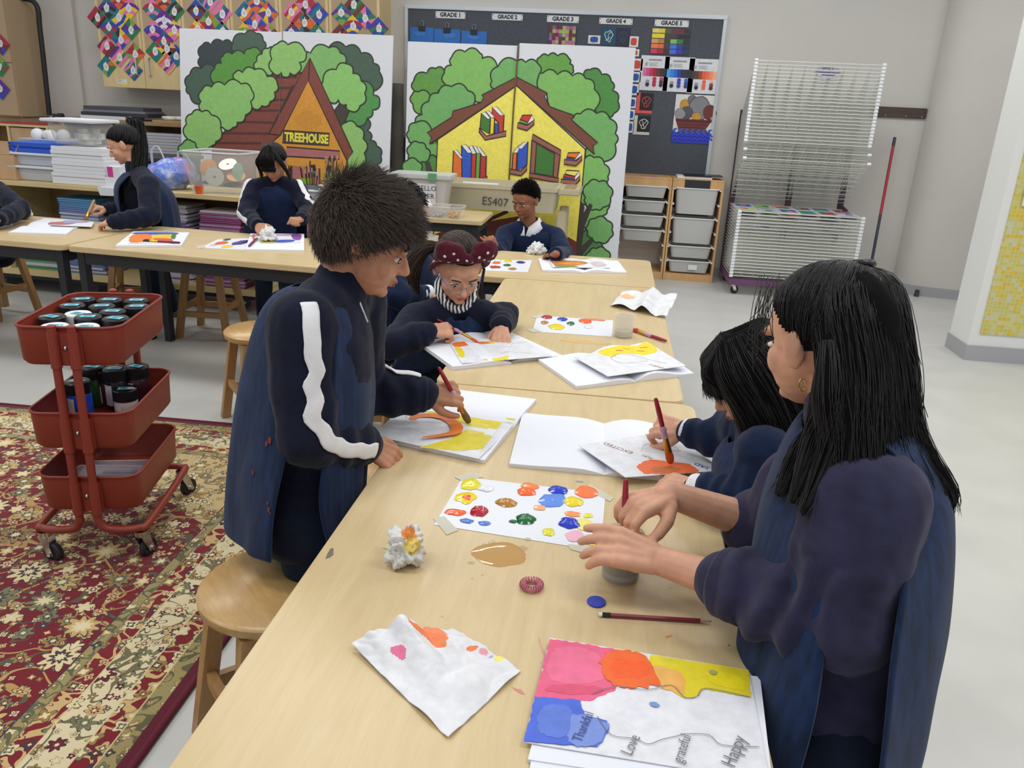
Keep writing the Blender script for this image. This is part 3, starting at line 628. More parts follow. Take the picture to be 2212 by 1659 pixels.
def M2(P):
    c = lambda L: [(860 + x * .2894, 80 + y * .2894) for x, y in L]
    B = lambda L, col, **k: P.bush(c(L), col, **k); Q = lambda L, col, line=(54, 36, 26), wd=.01: P.pp(c(L), col, line, wd)
    B([(120, 400), (115, 330), (215, 270), (280, 235), (345, 250), (365, 360), (300, 400), (240, 440)], (92, 148, 62)); B([(190, 575), (110, 500), (105, 430), (150, 410), (240, 440), (215, 530)], (108, 166, 76))
    B([(350, 350), (345, 270), (400, 210), (400, 150), (500, 110), (610, 120), (625, 160), (740, 215), (700, 330), (710, 390), (570, 480), (360, 360)], (124, 180, 92)); B([(1040, 190), (1060, 150), (1120, 140), (1190, 140), (1275, 160), (1280, 200), (1305, 240), (1295, 275), (1190, 285), (1060, 280)], (96, 156, 62))
    B([(710, 385), (700, 330), (745, 220), (890, 180), (950, 190), (1045, 200), (1050, 280), (1085, 330), (1080, 400), (885, 300)], (110, 170, 96)); B([(1385, 280), (1430, 245), (1520, 280), (1590, 330), (1600, 400), (1640, 480), (1610, 570), (1550, 595), (1475, 550), (1465, 400), (1400, 310)], (72, 136, 60))
    B([(1050, 290), (1080, 270), (1190, 280), (1300, 290), (1400, 310), (1465, 390), (1470, 540), (1420, 570), (1310, 590), (1110, 430)], (124, 182, 92)); B([(1310, 600), (1360, 575), (1480, 570), (1580, 610), (1620, 720), (1620, 800), (1540, 930), (1400, 900), (1480, 790), (1300, 640)], (112, 172, 98))
    B([(1400, 900), (1460, 900), (1540, 950), (1565, 1040), (1540, 1090), (1400, 1120), (1380, 1260), (1370, 1300)], (124, 182, 96)); B([(1390, 1420), (1420, 1290), (1560, 1220), (1560, 1290), (1530, 1330), (1440, 1420)], (120, 180, 92)); B([(1370, 1560), (1390, 1450), (1450, 1440), (1480, 1520), (1520, 1600), (1490, 1700), (1330, 1700)], (74, 128, 66))
    B([(1400, 1200), (1420, 1090), (1500, 1080), (1570, 1110), (1585, 1200), (1530, 1270), (1480, 1285), (1400, 1240)], (112, 170, 98)); B([(1415, 1450), (1420, 1400), (1470, 1355), (1560, 1370), (1595, 1440), (1580, 1500), (1500, 1530), (1450, 1500)], (112, 170, 98)); B([(1410, 1700), (1430, 1600), (1480, 1580), (1550, 1590), (1575, 1660), (1540, 1720)], (112, 170, 98))
    B([(130, 650), (180, 580), (230, 480), (300, 420), (400, 370), (520, 400), (570, 490), (410, 560), (290, 760), (200, 720)], (110, 170, 98)); B([(80, 760), (80, 700), (130, 640), (250, 690), (250, 800), (295, 780), (285, 890), (230, 890), (110, 790)], (112, 172, 96))
    B([(170, 990), (180, 930), (235, 890), (285, 900), (280, 1400), (150, 1400)], (78, 138, 62)); Q([(200, 940), (235, 930), (260, 1000), (280, 1100), (240, 1200)], (62, 62, 56), None); B([(80, 880), (90, 810), (160, 790), (210, 830), (235, 890), (180, 930), (110, 930)], (112, 172, 98)); B([(40, 1000), (70, 920), (150, 930), (175, 990), (150, 1050), (60, 1050)], (114, 174, 96))
    Q([(1360, 1230), (1385, 1240), (1385, 1310), (1430, 1240), (1452, 1255), (1390, 1420), (1370, 1560), (1440, 1500), (1455, 1530), (1380, 1620), (1370, 2400), (1240, 2400), (1330, 1520), (1340, 1400)], (60, 52, 48), None)
    Q([(885, 365), (1397, 838), (1370, 1160), (1335, 1525), (1330, 2400), (240, 2400), (270, 1300), (285, 1000), (297, 765)], (240, 226, 96)); Q([(240, 1480), (470, 1410), (1000, 1320), (1160, 1430), (1335, 1530), (1330, 2400), (240, 2400)], (108, 48, 40), None)
    for a, b in (((300, 1540), (640, 1440)), ((640, 1380), (820, 1300)), ((600, 1560), (830, 1450)), ((880, 1480), (1150, 1480))): P.line(P.pxs(c([a, b])), .03, (70, 34, 30))
    Q([(885, 300), (1115, 420), (1090, 440), (1130, 520), (1310, 585), (1295, 620), (1490, 790), (1455, 810), (1465, 875), (885, 362), (235, 800), (250, 750), (218, 715), (400, 600), (410, 555), (620, 490), (640, 450), (625, 435)], (118, 68, 48))
    SHELF = (160, 100, 88)
    Q([(605, 680), (660, 740), (808, 700), (805, 740), (650, 770), (605, 710)], SHELF); Q([(622, 570), (690, 610), (680, 725), (612, 680)], (66, 120, 52)); Q([(690, 605), (722, 600), (715, 720), (685, 722)], (236, 212, 50)); Q([(722, 645), (750, 645), (750, 715), (722, 720)], (44, 84, 176)); Q([(703, 525), (792, 585), (785, 705), (752, 712), (750, 640), (700, 590)], (196, 56, 54))
    for q in ([(622, 568), (655, 562), (690, 608), (668, 612)], [(655, 555), (680, 552), (722, 598), (695, 604)], [(703, 525), (740, 522), (790, 583), (760, 585)]): Q(q, (232, 232, 228), (80, 70, 60), .005)
    Q([(375, 1040), (415, 1080), (668, 1040), (665, 1075), (415, 1110), (375, 1075)], SHELF)
    for q, col in (([(415, 850), (485, 910), (478, 1078), (405, 1070)], (232, 112, 44)), ([(475, 810), (552, 865), (545, 1068), (478, 1072)], (42, 88, 200)), ([(550, 880), (585, 870), (578, 1060), (545, 1062)], (196, 58, 56)), ([(585, 870), (617, 868), (608, 1055), (578, 1058)], (110, 168, 62)), ([(617, 890), (660, 890), (655, 1045), (610, 1052)], (190, 54, 54))): Q(q, col)
    for q in ([(415, 848), (440, 842), (485, 905), (462, 905)], [(475, 808), (510, 804), (553, 862), (520, 866)], [(530, 815), (555, 812), (585, 868), (555, 874)], [(560, 812), (585, 815), (617, 865), (590, 868)], [(588, 828), (612, 826), (660, 888), (632, 890)]): Q(q, (232, 232, 228), (80, 70, 60), .005)
    Q([(895, 640), (965, 660), (1018, 615), (1012, 655), (962, 698), (892, 678)], SHELF); Q([(915, 610), (975, 638), (965, 655), (905, 640)], (104, 160, 70)); Q([(930, 585), (1000, 582), (972, 640), (912, 615)], (200, 50, 46)); Q([(1000, 585), (1015, 620), (970, 650), (972, 635)], (234, 234, 230), (80, 70, 60), .005)
    Q([(835, 985), (915, 1000), (962, 958), (960, 995), (918, 1035), (832, 1020)], SHELF); Q([(860, 865), (888, 865), (882, 990), (852, 985)], (230, 110, 44)); Q([(895, 830), (970, 780), (962, 955), (890, 998)], (42, 84, 196)); Q([(860, 862), (905, 805), (915, 805), (892, 865)], (232, 232, 228), (80, 70, 60), .005); Q([(895, 830), (930, 790), (970, 782), (925, 835)], (232, 232, 228), (80, 70, 60), .005)
    W = (150, 90, 82); Q([(1005, 725), (1215, 845), (1212, 885), (1000, 770)], W); Q([(1000, 775), (1035, 795), (1020, 1015), (985, 1015)], W); Q([(1168, 865), (1210, 885), (1190, 1050), (1158, 1040)], W); Q([(1035, 800), (1168, 872), (1155, 1040), (1022, 1015)], (60, 118, 46)); Q([(980, 1015), (1200, 1055), (1198, 1088), (978, 1048)], W)
    Q([(1242, 915), (1330, 925), (1372, 885), (1370, 920), (1328, 962), (1240, 950)], SHELF); Q([(1258, 900), (1320, 918), (1310, 925), (1252, 915)], (44, 84, 180), (60, 40, 30), .005); Q([(1270, 865), (1358, 862), (1325, 905), (1262, 895)], (232, 120, 44)); Q([(1358, 862), (1372, 885), (1322, 920), (1325, 905)], (234, 234, 230), (80, 70, 60), .005)
    Q([(1218, 1060), (1320, 1070), (1358, 1035), (1355, 1070), (1318, 1108), (1214, 1092)], SHELF); Q([(1235, 1045), (1320, 1062), (1318, 1070), (1232, 1058)], (44, 84, 180), (60, 40, 30), .005); Q([(1236, 1025), (1325, 1045), (1320, 1060), (1232, 1042)], (200, 50, 46), (60, 40, 30), .005); Q([(1260, 995), (1352, 1000), (1320, 1040), (1248, 1022)], (240, 222, 110)); Q([(1352, 1002), (1356, 1035), (1320, 1068), (1322, 1040)], (234, 234, 230), (80, 70, 60), .005)
    P.line(P.pxs([(1120, 97), (1110, 230), (1098, 420)]), .013, (96, 78, 40))
mural('library_house_mural', 'two-panel mural of a yellow house with book shelves among bushes', [(880, 92), (1121, 96), (1375, 100)], 6.72, .09, M2)
# rolled boards standing between the two murals
mat('grey_roll', (112, 106, 98), .8, var=.1, vscale=5)
a = PY(858, 180, 7.2); MB().lathe([(0, 0), (.055, 0), (.055, a.z), (0, a.z)], 20, (a.x, 7.2, 0), close=False).build('rolled_carpet', 'grey_roll', None, 50, label='grey roll of material standing between the two murals', cat='roll')
t = thing('wall_ledge_shelf', (PY(846, 290, 7.4).x, 7.4, 0), 'narrow brown shelf end behind the gap between the murals', 'shelf')
q = PY(846, 290, 7.3); MB().box(q.x - .35, 7.3, q.z - .02, q.x + .15, 7.6, q.z).build('shelf_board', 'base_grey', t); MB().box(q.x - .35, 7.32, 0, q.x + .02, 7.6, q.z - .02).build('side_panel', 'shelf_brown', t)

# ================================================================== pin board
BY = WALLY - .03
m, nt, p = base('felt_grey'); v = coords(nt); n = tnoise(nt, v, 160, 3); nt.links.new(ramp(n, [(.3, (66, 70, 78)), (.7, (92, 96, 104))]).k, p.inputs['Base Color']); p.inputs['Roughness'].default_value = .95
mat('aluminium', (190, 196, 200), .35, .4)
t = thing('pin_board', (-.55, WALLY, .75), 'large grey felt pin board in aluminium frame with grade labels', 'pin board')
bx0, bx1, bz0, bz1 = -1.925, .822, .62, 2.21
MB().box(bx0, BY, bz0, bx1, WALLY, bz1).build('felt', 'felt_grey', t)
for q in ((bx0 - .03, bz1 - .005, bx1 + .03, bz1 + .028), (bx0 - .03, bz0 - .03, bx1 + .03, bz0)): MB().box(q[0], BY - .012, q[1], q[2], WALLY, q[3]).build('frame_rail', 'aluminium', t, bevel=.003)
for q in ((bx0 - .03, bx0), (bx1, bx1 + .03)): MB().box(q[0], BY - .012, bz0, q[1], WALLY, bz1 - .005).build('frame_stile', 'aluminium', t, bevel=.003)
def card(name, x0, y0, x1, y1, label, cat, fn, bg=(226, 226, 228), Y=BY - .006, group=None, tilt=0):
    a, b = PY(x0, y0, Y), PY(x1, y1, Y); c = (a + b) / 2; w_, h_ = abs(b.x - a.x) / 2, abs(a.z - b.z) / 2
    P = Paint((c.x, Y, c.z), (cos(tilt), 0, sin(tilt)), (-sin(tilt), 0, cos(tilt)), .0002)
    if bg: P.poly([(-w_, -h_), (w_, -h_), (w_, h_), (-w_, h_)], bg)
    P.mb.hexa([P.w(q, -.0015) for q in ((-w_, -h_), (w_, -h_), (w_, h_), (-w_, h_))], P.n * .0015, bg or (226, 226, 228))
    fn(P, w_, h_); return P.build(name, None, label=label, cat=cat, group=group)
def glabel(k):
    def f(P, w_, h_):
        P.text(f'GRADE {k}', (0, 0), h_ * 1.75, (24, 24, 28), 0, .98, .002)
        for sx in (-1, 1):
            for sy in (-1, 1): P.disc((sx * (w_ - .008), sy * (h_ - .008)), .005, [(190, 40, 40), (230, 190, 40), (40, 60, 160), (40, 120, 60)][(k + sx + sy) % 4], 8)
    return f
for k, (a, b) in enumerate((((941, 24), (1005, 41)), ((1063, 29), (1129, 45)), ((1182, 33), (1250, 50)), ((1295, 38), (1366, 54)), ((1415, 42), (1487, 59)))):
    card('grade_label', a[0], a[1], b[0], b[1], f"white GRADE {k+1} label {['above the clipped blue paintings','on bare felt right of the clips','above the woven paper square','above the teal and navy drawings','above the painted colour strips'][k]}", 'label', glabel(k + 1), group='grade labels')
def castle(bg, fg, seed):
    def f(P, w_, h_):
        rr = random.Random(seed)
        for j in range(7): x = -w_ + 2 * w_ * (j + .5) / 7; hh = rr.uniform(.2, .75) * h_; P.poly([(x - w_ / 7, -h_), (x + w_ / 7, -h_), (x + w_ / 9, -h_ + hh), (x, -h_ + hh * 1.3), (x - w_ / 9, -h_ + hh)], fg[j % len(fg)])
        P.blob((rr.uniform(-.03, .03), h_ * .55), w_ * .5, h_ * .2, tuple(min(255, q + 18) for q in bg), seed)
    return f
for k, (x0, x1, y0, y1, fg, lab) in enumerate(((886, 936, 58, 118, [(190, 190, 220), (150, 160, 120), (120, 150, 200)], 'blue seascape painting clipped under GRADE 1, leftmost'), (938, 993, 62, 124, [(236, 196, 150), (228, 180, 130)], 'blue painting with sand-coloured castle clipped under GRADE 1'), (997, 1050, 66, 126, [(90, 160, 90), (120, 160, 210), (190, 90, 120)], 'blue painting with green hill clipped under GRADE 1, rightmost'))):
    o = card('clipped_painting', x0, y0, x1, y1, lab, 'painting', castle((40, 110, 190), fg, k), (40, 112, 196), group='clipped paintings')
    xc = (x0 + x1) / 2; a, b = PY(xc - 7, y0 - 2, BY - .012), PY(xc + 7, y0 + 9, BY - .012)
    cl = MB().hexa([(a.x, BY - .018, b.z), (b.x, BY - .018, b.z), (b.x, BY - .004, b.z), (a.x, BY - .004, b.z)], (0, 0, a.z - b.z)).build('binder_clip', 'black_plastic', o)
    MB().tube([(xc_, BY - .011, zz) for xc_, zz in ((a.x + .018, a.z), (a.x + .012, a.z + .035), ((a.x + b.x) / 2, a.z + .045), (b.x - .012, a.z + .035), (b.x - .018, a.z))], .002, 5).build('clip_wire', 'chrome', cl)
def weave(P, w_, h_):
    rr = random.Random(5); pal = [(196, 110, 160), (120, 40, 50), (170, 190, 110), (120, 110, 130), (150, 96, 170), (100, 60, 70)]
    for i in range(8):
        for j in range(7): x, y = -w_ + 2 * w_ * i / 8, -h_ + 2 * h_ * j / 7; P.poly([(x, y), (x + w_ / 4, y), (x + w_ / 4, y + 2 * h_ / 7), (x, y + 2 * h_ / 7)], pal[(0 if (i + j) % 2 else 2) if i % 3 else rr.randint(0, 5)] if rr.random() > .3 else rr.choice(pal))
card('woven_paper', 1187, 55, 1241, 112, 'pink and green woven paper square under GRADE 3', 'artwork', weave, (120, 110, 130))
def framed(col, seed):
    def f(P, w_, h_): P.blob((0, 0), w_ * .68, h_ * .72, col, seed, 14, .06); P.poly([(-w_ * .6, -h_ * .62), (w_ * .6, -h_ * .62), (w_ * .6, h_ * .62), (-w_ * .6, h_ * .62)], col)
    return f
BL, RD = (38, 84, 168), (212, 74, 52)
for k, (x0, y0, x1, y1, col, lab) in enumerate(((1271, 76, 1296, 95, BL, 'blue colour swatch card above the mural, left of the teal drawing'), (1360, 78, 1378, 102, RD, 'red colour swatch card, topmost of the red ones'), (1362, 106, 1380, 122, RD, 'red colour swatch card, second of the red ones'), (1364, 126, 1387, 153, RD, 'large red colour swatch card left of the pink chart'), (1362, 155, 1383, 178, BL, 'blue colour swatch card just under the red ones'), (1360, 181, 1379, 206, BL, 'blue swatch card, second below the red ones'), (1357, 210, 1374, 234, BL, 'blue swatch card, third below the red ones'), (1355, 236, 1370, 259, BL, 'blue swatch card, fourth below the red ones'), (1352, 262, 1368, 287, BL, 'blue swatch card, lowest of the column beside the mural'))):
    card('swatch_card', x0, y0, x1, y1, lab, 'swatch card', framed(col, k), (230, 230, 228), group='colour swatch cards')
def scribble(col, cy=0):
    def f(P, w_, h_):
        pts = [(w_ * .5 * cos(t) * (1 + .25 * sin(3 * t)), cy + h_ * .55 * sin(t) * (1 + .2 * cos(5 * t))) for t in [2 * pi * i / 26 for i in range(26)]]; P.line(pts, .006, col, True); P.line([(0, -h_ * .4), (-w_ * .1, h_ * .1), (w_ * .35, h_ * .55)], .005, col); P.line([(-w_ * .4, -h_ * .5), (w_ * .2, -h_ * .1)], .004, col)
    return f
card('chalk_drawing', 1301, 57, 1329, 99, 'teal card with a white line drawing under GRADE 4', 'drawing', scribble((200, 220, 226)), (24, 76, 104)); card('chalk_drawing', 1332, 60, 1359, 100, 'dark navy card with faint drawing under GRADE 4', 'drawing', scribble((70, 70, 84)), (34, 44, 70))
def mount(bg, line):
    def f(P, w_, h_): P.poly([(-w_ * .55, -h_ * .7), (w_, -h_ * .7), (w_, h_), (-w_ * .55, h_)], (30, 28, 34)); pts = [(w_ * .22 + w_ * .45 * cos(t) * (1 + .3 * sin(3 * t)), h_ * .15 + h_ * .5 * sin(t)) for t in [2 * pi * i / 24 for i in range(24)]]; P.line(pts, .006, line, True); P.line([(pts[3][0], pts[3][1]), (pts[14][0], pts[14][1])], .005, line); P.line([(pts[8][0], pts[8][1]), (pts[19][0], pts[19][1])], .005, line)
    return f
card('mounted_drawing', 1376, 200, 1408, 246, 'black drawing with red lines mounted on coral paper', 'drawing', mount(0, (206, 74, 66)), (232, 92, 84)); card('mounted_drawing', 1370, 249, 1402, 292, 'black drawing with white lines mounted on cream paper', 'drawing', mount(0, (216, 214, 210)), (216, 214, 200))
def strips(sets):
    def f(P, w_, h_):
        for j, row in enumerate(sets):
            y1 = h_ - 2 * h_ * j / 5; y0 = y1 - 2 * h_ / 5 * .82
            for i, col in enumerate(row): x0 = -w_ + 2 * w_ * i / 6; P.poly([(x0, y0), (x0 + w_ / 3, y0), (x0 + w_ / 3, y1), (x0, y1)], col)
    return f
card('colour_strips', 1410, 61, 1486, 120, 'rows of painted colour strips under GRADE 5', 'colour chart', strips([[(240, 224, 120), (238, 216, 60), (92, 100, 60), (110, 56, 60), (120, 44, 50), (58, 48, 56)], [(240, 220, 60), (240, 220, 60), (66, 70, 58), (74, 58, 66), (44, 40, 52), (42, 40, 50)], [(222, 172, 96), (186, 136, 72), (68, 64, 56), (134, 196, 110), (60, 128, 64), (44, 54, 50)], [(246, 130, 76), (244, 104, 60), (76, 68, 62), (60, 130, 226), (44, 70, 176), (36, 54, 96)], [(212, 64, 90), (176, 36, 52), (84, 36, 50), (70, 110, 232), (54, 56, 190), (40, 58, 92)]]), (78, 82, 90))
def chart(cols, dots):
    def f(P, w_, h_):
        n = len(cols)
        for i, col in enumerate(cols): x0 = -w_ * .82 + 1.64 * w_ * i / n; P.poly([(x0, -h_ * .18), (x0 + 1.66 * w_ / n, -h_ * .18), (x0 + 1.66 * w_ / n, h_ * .3), (x0, h_ * .3)], col)
        P.line([(-w_ * .45, h_ * .76), (w_ * .45, h_ * .76)], .012, (150, 150, 156))
        for j in range(3): P.line([(-w_ * .7, h_ * (.58 - .07 * j)), (-w_ * .5, h_ * (.58 - .07 * j))], .006, (168, 168, 172)); P.line([(-w_ * .4, h_ * (.58 - .07 * j)), (w_ * (.2 - .1 * (j % 2)), h_ * (.58 - .07 * j))], .005, (186, 186, 190))
        for j in range(3):
            for i in range(3):
                if (i, j) != (0, 0): P.disc((-w_ * .42 + i * w_ * .48, -h_ * (.32 + .17 * j)), .017, dots[j][i])
    return f
DK, GY = (44, 42, 66), (160, 158, 168)
card('colour_chart', 1386, 119, 1440, 197, 'pink and crimson shade chart pinned to the board', 'colour chart', chart([(226, 120, 170), (214, 84, 140), (202, 56, 96), (176, 30, 56), (112, 52, 56), (78, 42, 52), (52, 40, 54)], [[GY, (196, 40, 76), (206, 60, 110)], [GY, (190, 40, 70), (96, 40, 70)], [DK, (190, 44, 76), (60, 36, 56)]]), (226, 226, 232)); card('colour_chart', 1438, 122, 1494, 200, 'blue shade chart pinned to the board', 'colour chart', chart([(72, 168, 236), (50, 140, 226), (38, 110, 206), (40, 60, 166), (40, 52, 84), (40, 46, 64), (40, 44, 58)], [[GY, (46, 66, 170), (40, 110, 214)], [GY, (46, 66, 180), (50, 80, 160)], [DK, (50, 72, 184), (46, 62, 140)]]), (226, 226, 232)); card('colour_chart', 1491, 126, 1549, 204, 'orange shade chart pinned to the board', 'colour chart', chart([(64, 54, 54), (90, 60, 54), (150, 76, 54), (238, 98, 56), (246, 120, 76), (248, 150, 110), (250, 184, 150)], [[GY, (238, 104, 70), (248, 184, 150)], [GY, (240, 110, 84), (134, 60, 66)], [DK, (240, 112, 90), (80, 50, 66)]]), (226, 226, 232))
def ark(P, w_, h_):
    P.poly([(-w_, -h_), (w_, -h_), (w_, -h_ * .5), (-w_, -h_ * .5)], (44, 60, 190)); P.poly([(-w_ * .92, 0), (w_ * .9, 0), (w_ * .55, -h_ * .5), (-w_ * .7, -h_ * .5)], (120, 46, 48))
    for j in range(3): P.line([(-w_ * .9 + j * .02, -h_ * (.1 + .12 * j)), (w_ * .86 - j * .03, -h_ * (.1 + .12 * j))], .006, (84, 32, 36))
    for x, y, r, s_, col in ((-.2, .78, .22, .2, (112, 112, 118)), (.2, .45, .52, .48, (134, 134, 140)), (-.55, .55, .22, .24, (206, 150, 56)), (-.4, .25, .3, .26, (84, 86, 96)), (.72, .3, .32, .3, (116, 46, 48)), (-.72, .2, .26, .22, (150, 150, 156)), (.1, .12, .24, .16, (208, 152, 54)), (.9, .06, .12, .08, (206, 150, 56))):
        P.blob((x * w_, y * h_), r * w_ * 1.06, s_ * h_ * 1.06, (44, 42, 48), j, 18, .08); P.blob((x * w_, y * h_), r * w_, s_ * h_, col, j, 18, .08)
    P.poly([(-w_ * .92, 0), (w_ * .9, 0), (w_ * .86, -h_ * .06), (-w_ * .88, -h_ * .06)], (104, 38, 42))
    for i in range(7): x = -w_ + 2 * w_ * (i + .5) / 7; P.disc((x, -h_ * .5), w_ / 7.5, (48, 96, 200), 12); P.disc((x + w_ / 16, -h_ * .5), w_ / 15, (120, 50, 56) if 0 < i < 6 else (222, 222, 224), 10)
    for j in range(2): P.line([(-w_ + 2 * w_ * i / 16, -h_ * (.66 + .14 * j) + (.008 if i % 2 else -.008)) for i in range(17)], .016, (58, 66, 220))
card('boat_poster', 1461, 203, 1537, 312, 'painted poster of rocks heaped in a brick boat on blue waves', 'poster', ark, (228, 226, 222))

# ================================================================== pine drawer units
mat('bin_clear', (206, 206, 204), .35, alpha=.82); mat('bin_content', (214, 196, 160), .8, var=.2, vscale=20)
mat('black_card', (40, 42, 48), .6)
def drawer_unit(x0, label, rims, slots, lab2):
    w_, D, H = .443, .30, .90; y0 = 7.33
    t = thing('drawer_unit', (x0 + w_ / 2, y0 + D / 2, 0), label, 'drawer unit')
    for x in (x0, x0 + w_ - .018): MB().box(x, y0, 0, x + .018, y0 + D, H - .018).build('side_panel', 'pine', t, bevel=.002)
    MB().box(x0, y0, H - .018, x0 + w_, y0 + D, H).build('top_board', 'pine', t, bevel=.002); MB().box(x0 + .018, y0, H - .078, x0 + w_ - .018, y0 + .018, H - .018).build('front_rail', 'pine', t)
    MB().box(x0 + .018, y0, 0, x0 + w_ - .018, y0 + .02, .065).build('plinth', 'pine', t); MB().box(x0 + .018, y0 + .02, .045, x0 + w_ - .018, y0 + D - .01, .065).build('base_board', 'pine', t)
    for z in slots:
        for x in (x0 + .018, x0 + w_ - .032): MB().box(x, y0 + .004, z - .016, x + .014, y0 + D - .02, z - .004).build('runner', 'white_paint', t)
    for (z, h) in rims:
        b = thing('plastic_bin', (x0 + w_ / 2, y0, z - h), lab2[(z, h)], 'storage bin', 0, 'translucent drawer bins'); xa, xb, ya, yb = x0 + .036, x0 + w_ - .036, y0 + .004, y0 + D - .03; s_ = .022
        mb = MB(); o = rrect(xa + s_, ya + .012, xb - s_, yb, .03); i_ = rrect(xa + .004, ya - .004, xb - .004, yb, .03); n = len(o)
        mb.add([(x, y, z - h) for x, y in o] + [(x, y, z - .006) for x, y in i_], [tuple(range(n - 1, -1, -1))] + [(k, (k + 1) % n, n + (k + 1) % n, n + k) for k in range(n)]); mb.build('tub', 'bin_clear', b, 40)
        fr = MB(); oo = rrect(xa - .012, ya - .012, xb + .012, yb, .03); fr.add([(x, y, z - .006) for x, y in oo] + [(x, y, z + .002) for x, y in oo] + [(x, y, z + .002) for x, y in i_] + [(x, y, z - .006) for x, y in i_], [(k + a * n, (k + 1) % n + a * n, (k + 1) % n + ((a + 1) % 4) * n, k + ((a + 1) % 4) * n) for k in range(n) for a in range(4)]); fr.build('rim', 'white_paint', b)
        if h > .15 and z > .7: MB().sph((x0 + .28, y0 + .13, z - h + .06), (.12, .09, .05)).build('contents', 'bin_content', b)
    return t
def bl(pref): return lambda pos: f'{pref}, {pos}'
RB = [(.822, .225), (.564, .225), (.315, .105), (.184, .105)]; RA = [(.821, .10), (.693, .10), (.565, .10), (.438, .10)]
drawer_unit(.523, 'pine drawer unit at right with two deep and two shallow bins', RB, [.822, .69, .564, .44, .315, .184], dict(zip(RB, ('deep translucent bin, upper one in the right pine unit', 'deep translucent bin, lower one in the right pine unit', 'shallow translucent bin with a white roll, right pine unit', 'shallow translucent bin with a label, lowest in the right pine unit'))))
drawer_unit(.075, 'pine drawer unit at left with four shallow bins and empty space below', RA, [.821, .693, .565, .438, .315, .184], dict(zip(RA, ('shallow translucent bin, topmost in the left pine unit', 'shallow translucent bin, second in the left pine unit', 'shallow translucent bin, third in the left pine unit', 'shallow translucent bin, lowest in the left pine unit'))))
du = [o for o in bpy.data.objects if o.name.startswith('drawer_unit')][0]
a, b = PY(1481, 385, 7.325), PY(1534, 404, 7.325); MB().box(a.x, 7.323, .822, b.x, 7.329, .893).build('black_card', 'black_card', du)
a, b = PY(1487, 572, 7.31), PY(1505, 584, 7.31); MB().box(a.x, 7.318, b.z, b.x, 7.319, a.z).build('paper_tag', 'white_paper', None, label='white paper tag on the lowest bin of the right pine unit', cat='tag')
t = thing('document_folder', (.73, 7.46, .90), 'dark folder with white papers lying on the right pine unit', 'folder')
MB().box(.56, 7.37, .901, .86, 7.58, .918).build('papers', 'white_paper', t); MB().hexa([(.62, 7.36, .919), (.95, 7.36, .926), (.95, 7.58, .926), (.62, 7.58, .919)], (0, 0, .006)).build('cover', 'black_plastic', t)
P = Paint((0, 0, .9008), (1, 0, 0), (0, 1, 0)); P.poly([(.24, 7.36), (.36, 7.36), (.35, 7.42), (.25, 7.43)], (206, 96, 160)); P.poly([(.33, 7.37), (.38, 7.37), (.38, 7.42), (.33, 7.42)], (50, 130, 210)); P.mb.box(.24, 7.36, .8995, .38, 7.43, .9009, (206, 96, 160)); P.build('coloured_card', None, label='pink and blue card lying on the left pine unit', cat='card')

# ================================================================== drying rack
mat('wire_white', (214, 216, 208), .4); mat('rack_purple', (108, 66, 104), .5); mat('rack_dark', (70, 48, 66), .5)
t = thing('drying_rack', (1.55, 7.2, 0), 'tall white wire paper drying rack on purple wheeled base', 'drying rack')
rx0, rx1, ry0, ry1 = 1.045, 2.055, 6.885, 7.52
for q in ((rx0, ry0, rx1, ry0 + .03), (rx0, ry1 - .03, rx1, ry1), (rx0, ry0 + .03, rx0 + .03, ry1 - .03), (rx1 - .03, ry0 + .03, rx1, ry1 - .03)): MB().box(q[0], q[1], .085, q[2], q[3], .135).build('base_beam', 'rack_purple', t, bevel=.003)
for x in (rx0 + .05, rx1 - .05):
    for y in (ry0 + .05, ry1 - .05): castor(t, x, y, .036, .024, .4, .085, 'white_paint', 'rubber_black', .015, local=False)
posts = [(rx0 + .0, .05), (rx0 + .49, .05), (rx1 - .07, .05)]
for x, w_ in posts: MB().box(x, ry1 - .02, .135, x + w_, ry1, 1.49).build('post', 'rack_dark', t)
MB().box(rx0, ry1 - .03, 1.36, rx1, ry1 - .01, 1.43).build('cross_beam', 'rack_dark', t)
def shelfmesh():
    mb = MB(); W_, D = rx1 - rx0 - .02, .60; r = .0021
    for i in range(11): x = W_ * i / 10; mb.tube([(x, 0, 0), (x, -D, 0)], r, 4, caps=False)
    for j in range(10): y = -D * j / 9; mb.tube([(0, y, .003), (W_, y, .003)], r if j < 9 else .0038, 4, caps=False)
    return mb.mesh('wire_shelf', 'wire_white')
sm = shelfmesh(); capm = MB().box(-.012, -.012, -.011, .018, .012, .011).mesh('corner_cap', 'white_paint', bevel=.003)
tilt = radians(47)
def wshelf(z, ang, k):
    M = Matrix.Translation(V((rx0 + .01, ry1 - .03, z))) @ Matrix.Rotation(-ang, 4, 'X'); s_ = put('wire_shelf', sm, t); s_.matrix_basis = M
    for x in (0, rx1 - rx0 - .026):
        c = bpy.data.objects.new('corner_cap', capm); COL.objects.link(c); c.parent = s_; c.matrix_basis = Matrix.Translation(V((x, -.6, .002)))
for i in range(21): wshelf(.16 + i * .0268, 0, i)
for i in range(26): wshelf(.755 + i * .0268, tilt + (0 if i > 1 else -.09 * (2 - i)), i)
MB().bar((rx1 - .06, ry1 - .05, .74), (rx1 - .02, ry1 - .15, .70), .02).build('hinge_bracket', 'rack_dark', t)
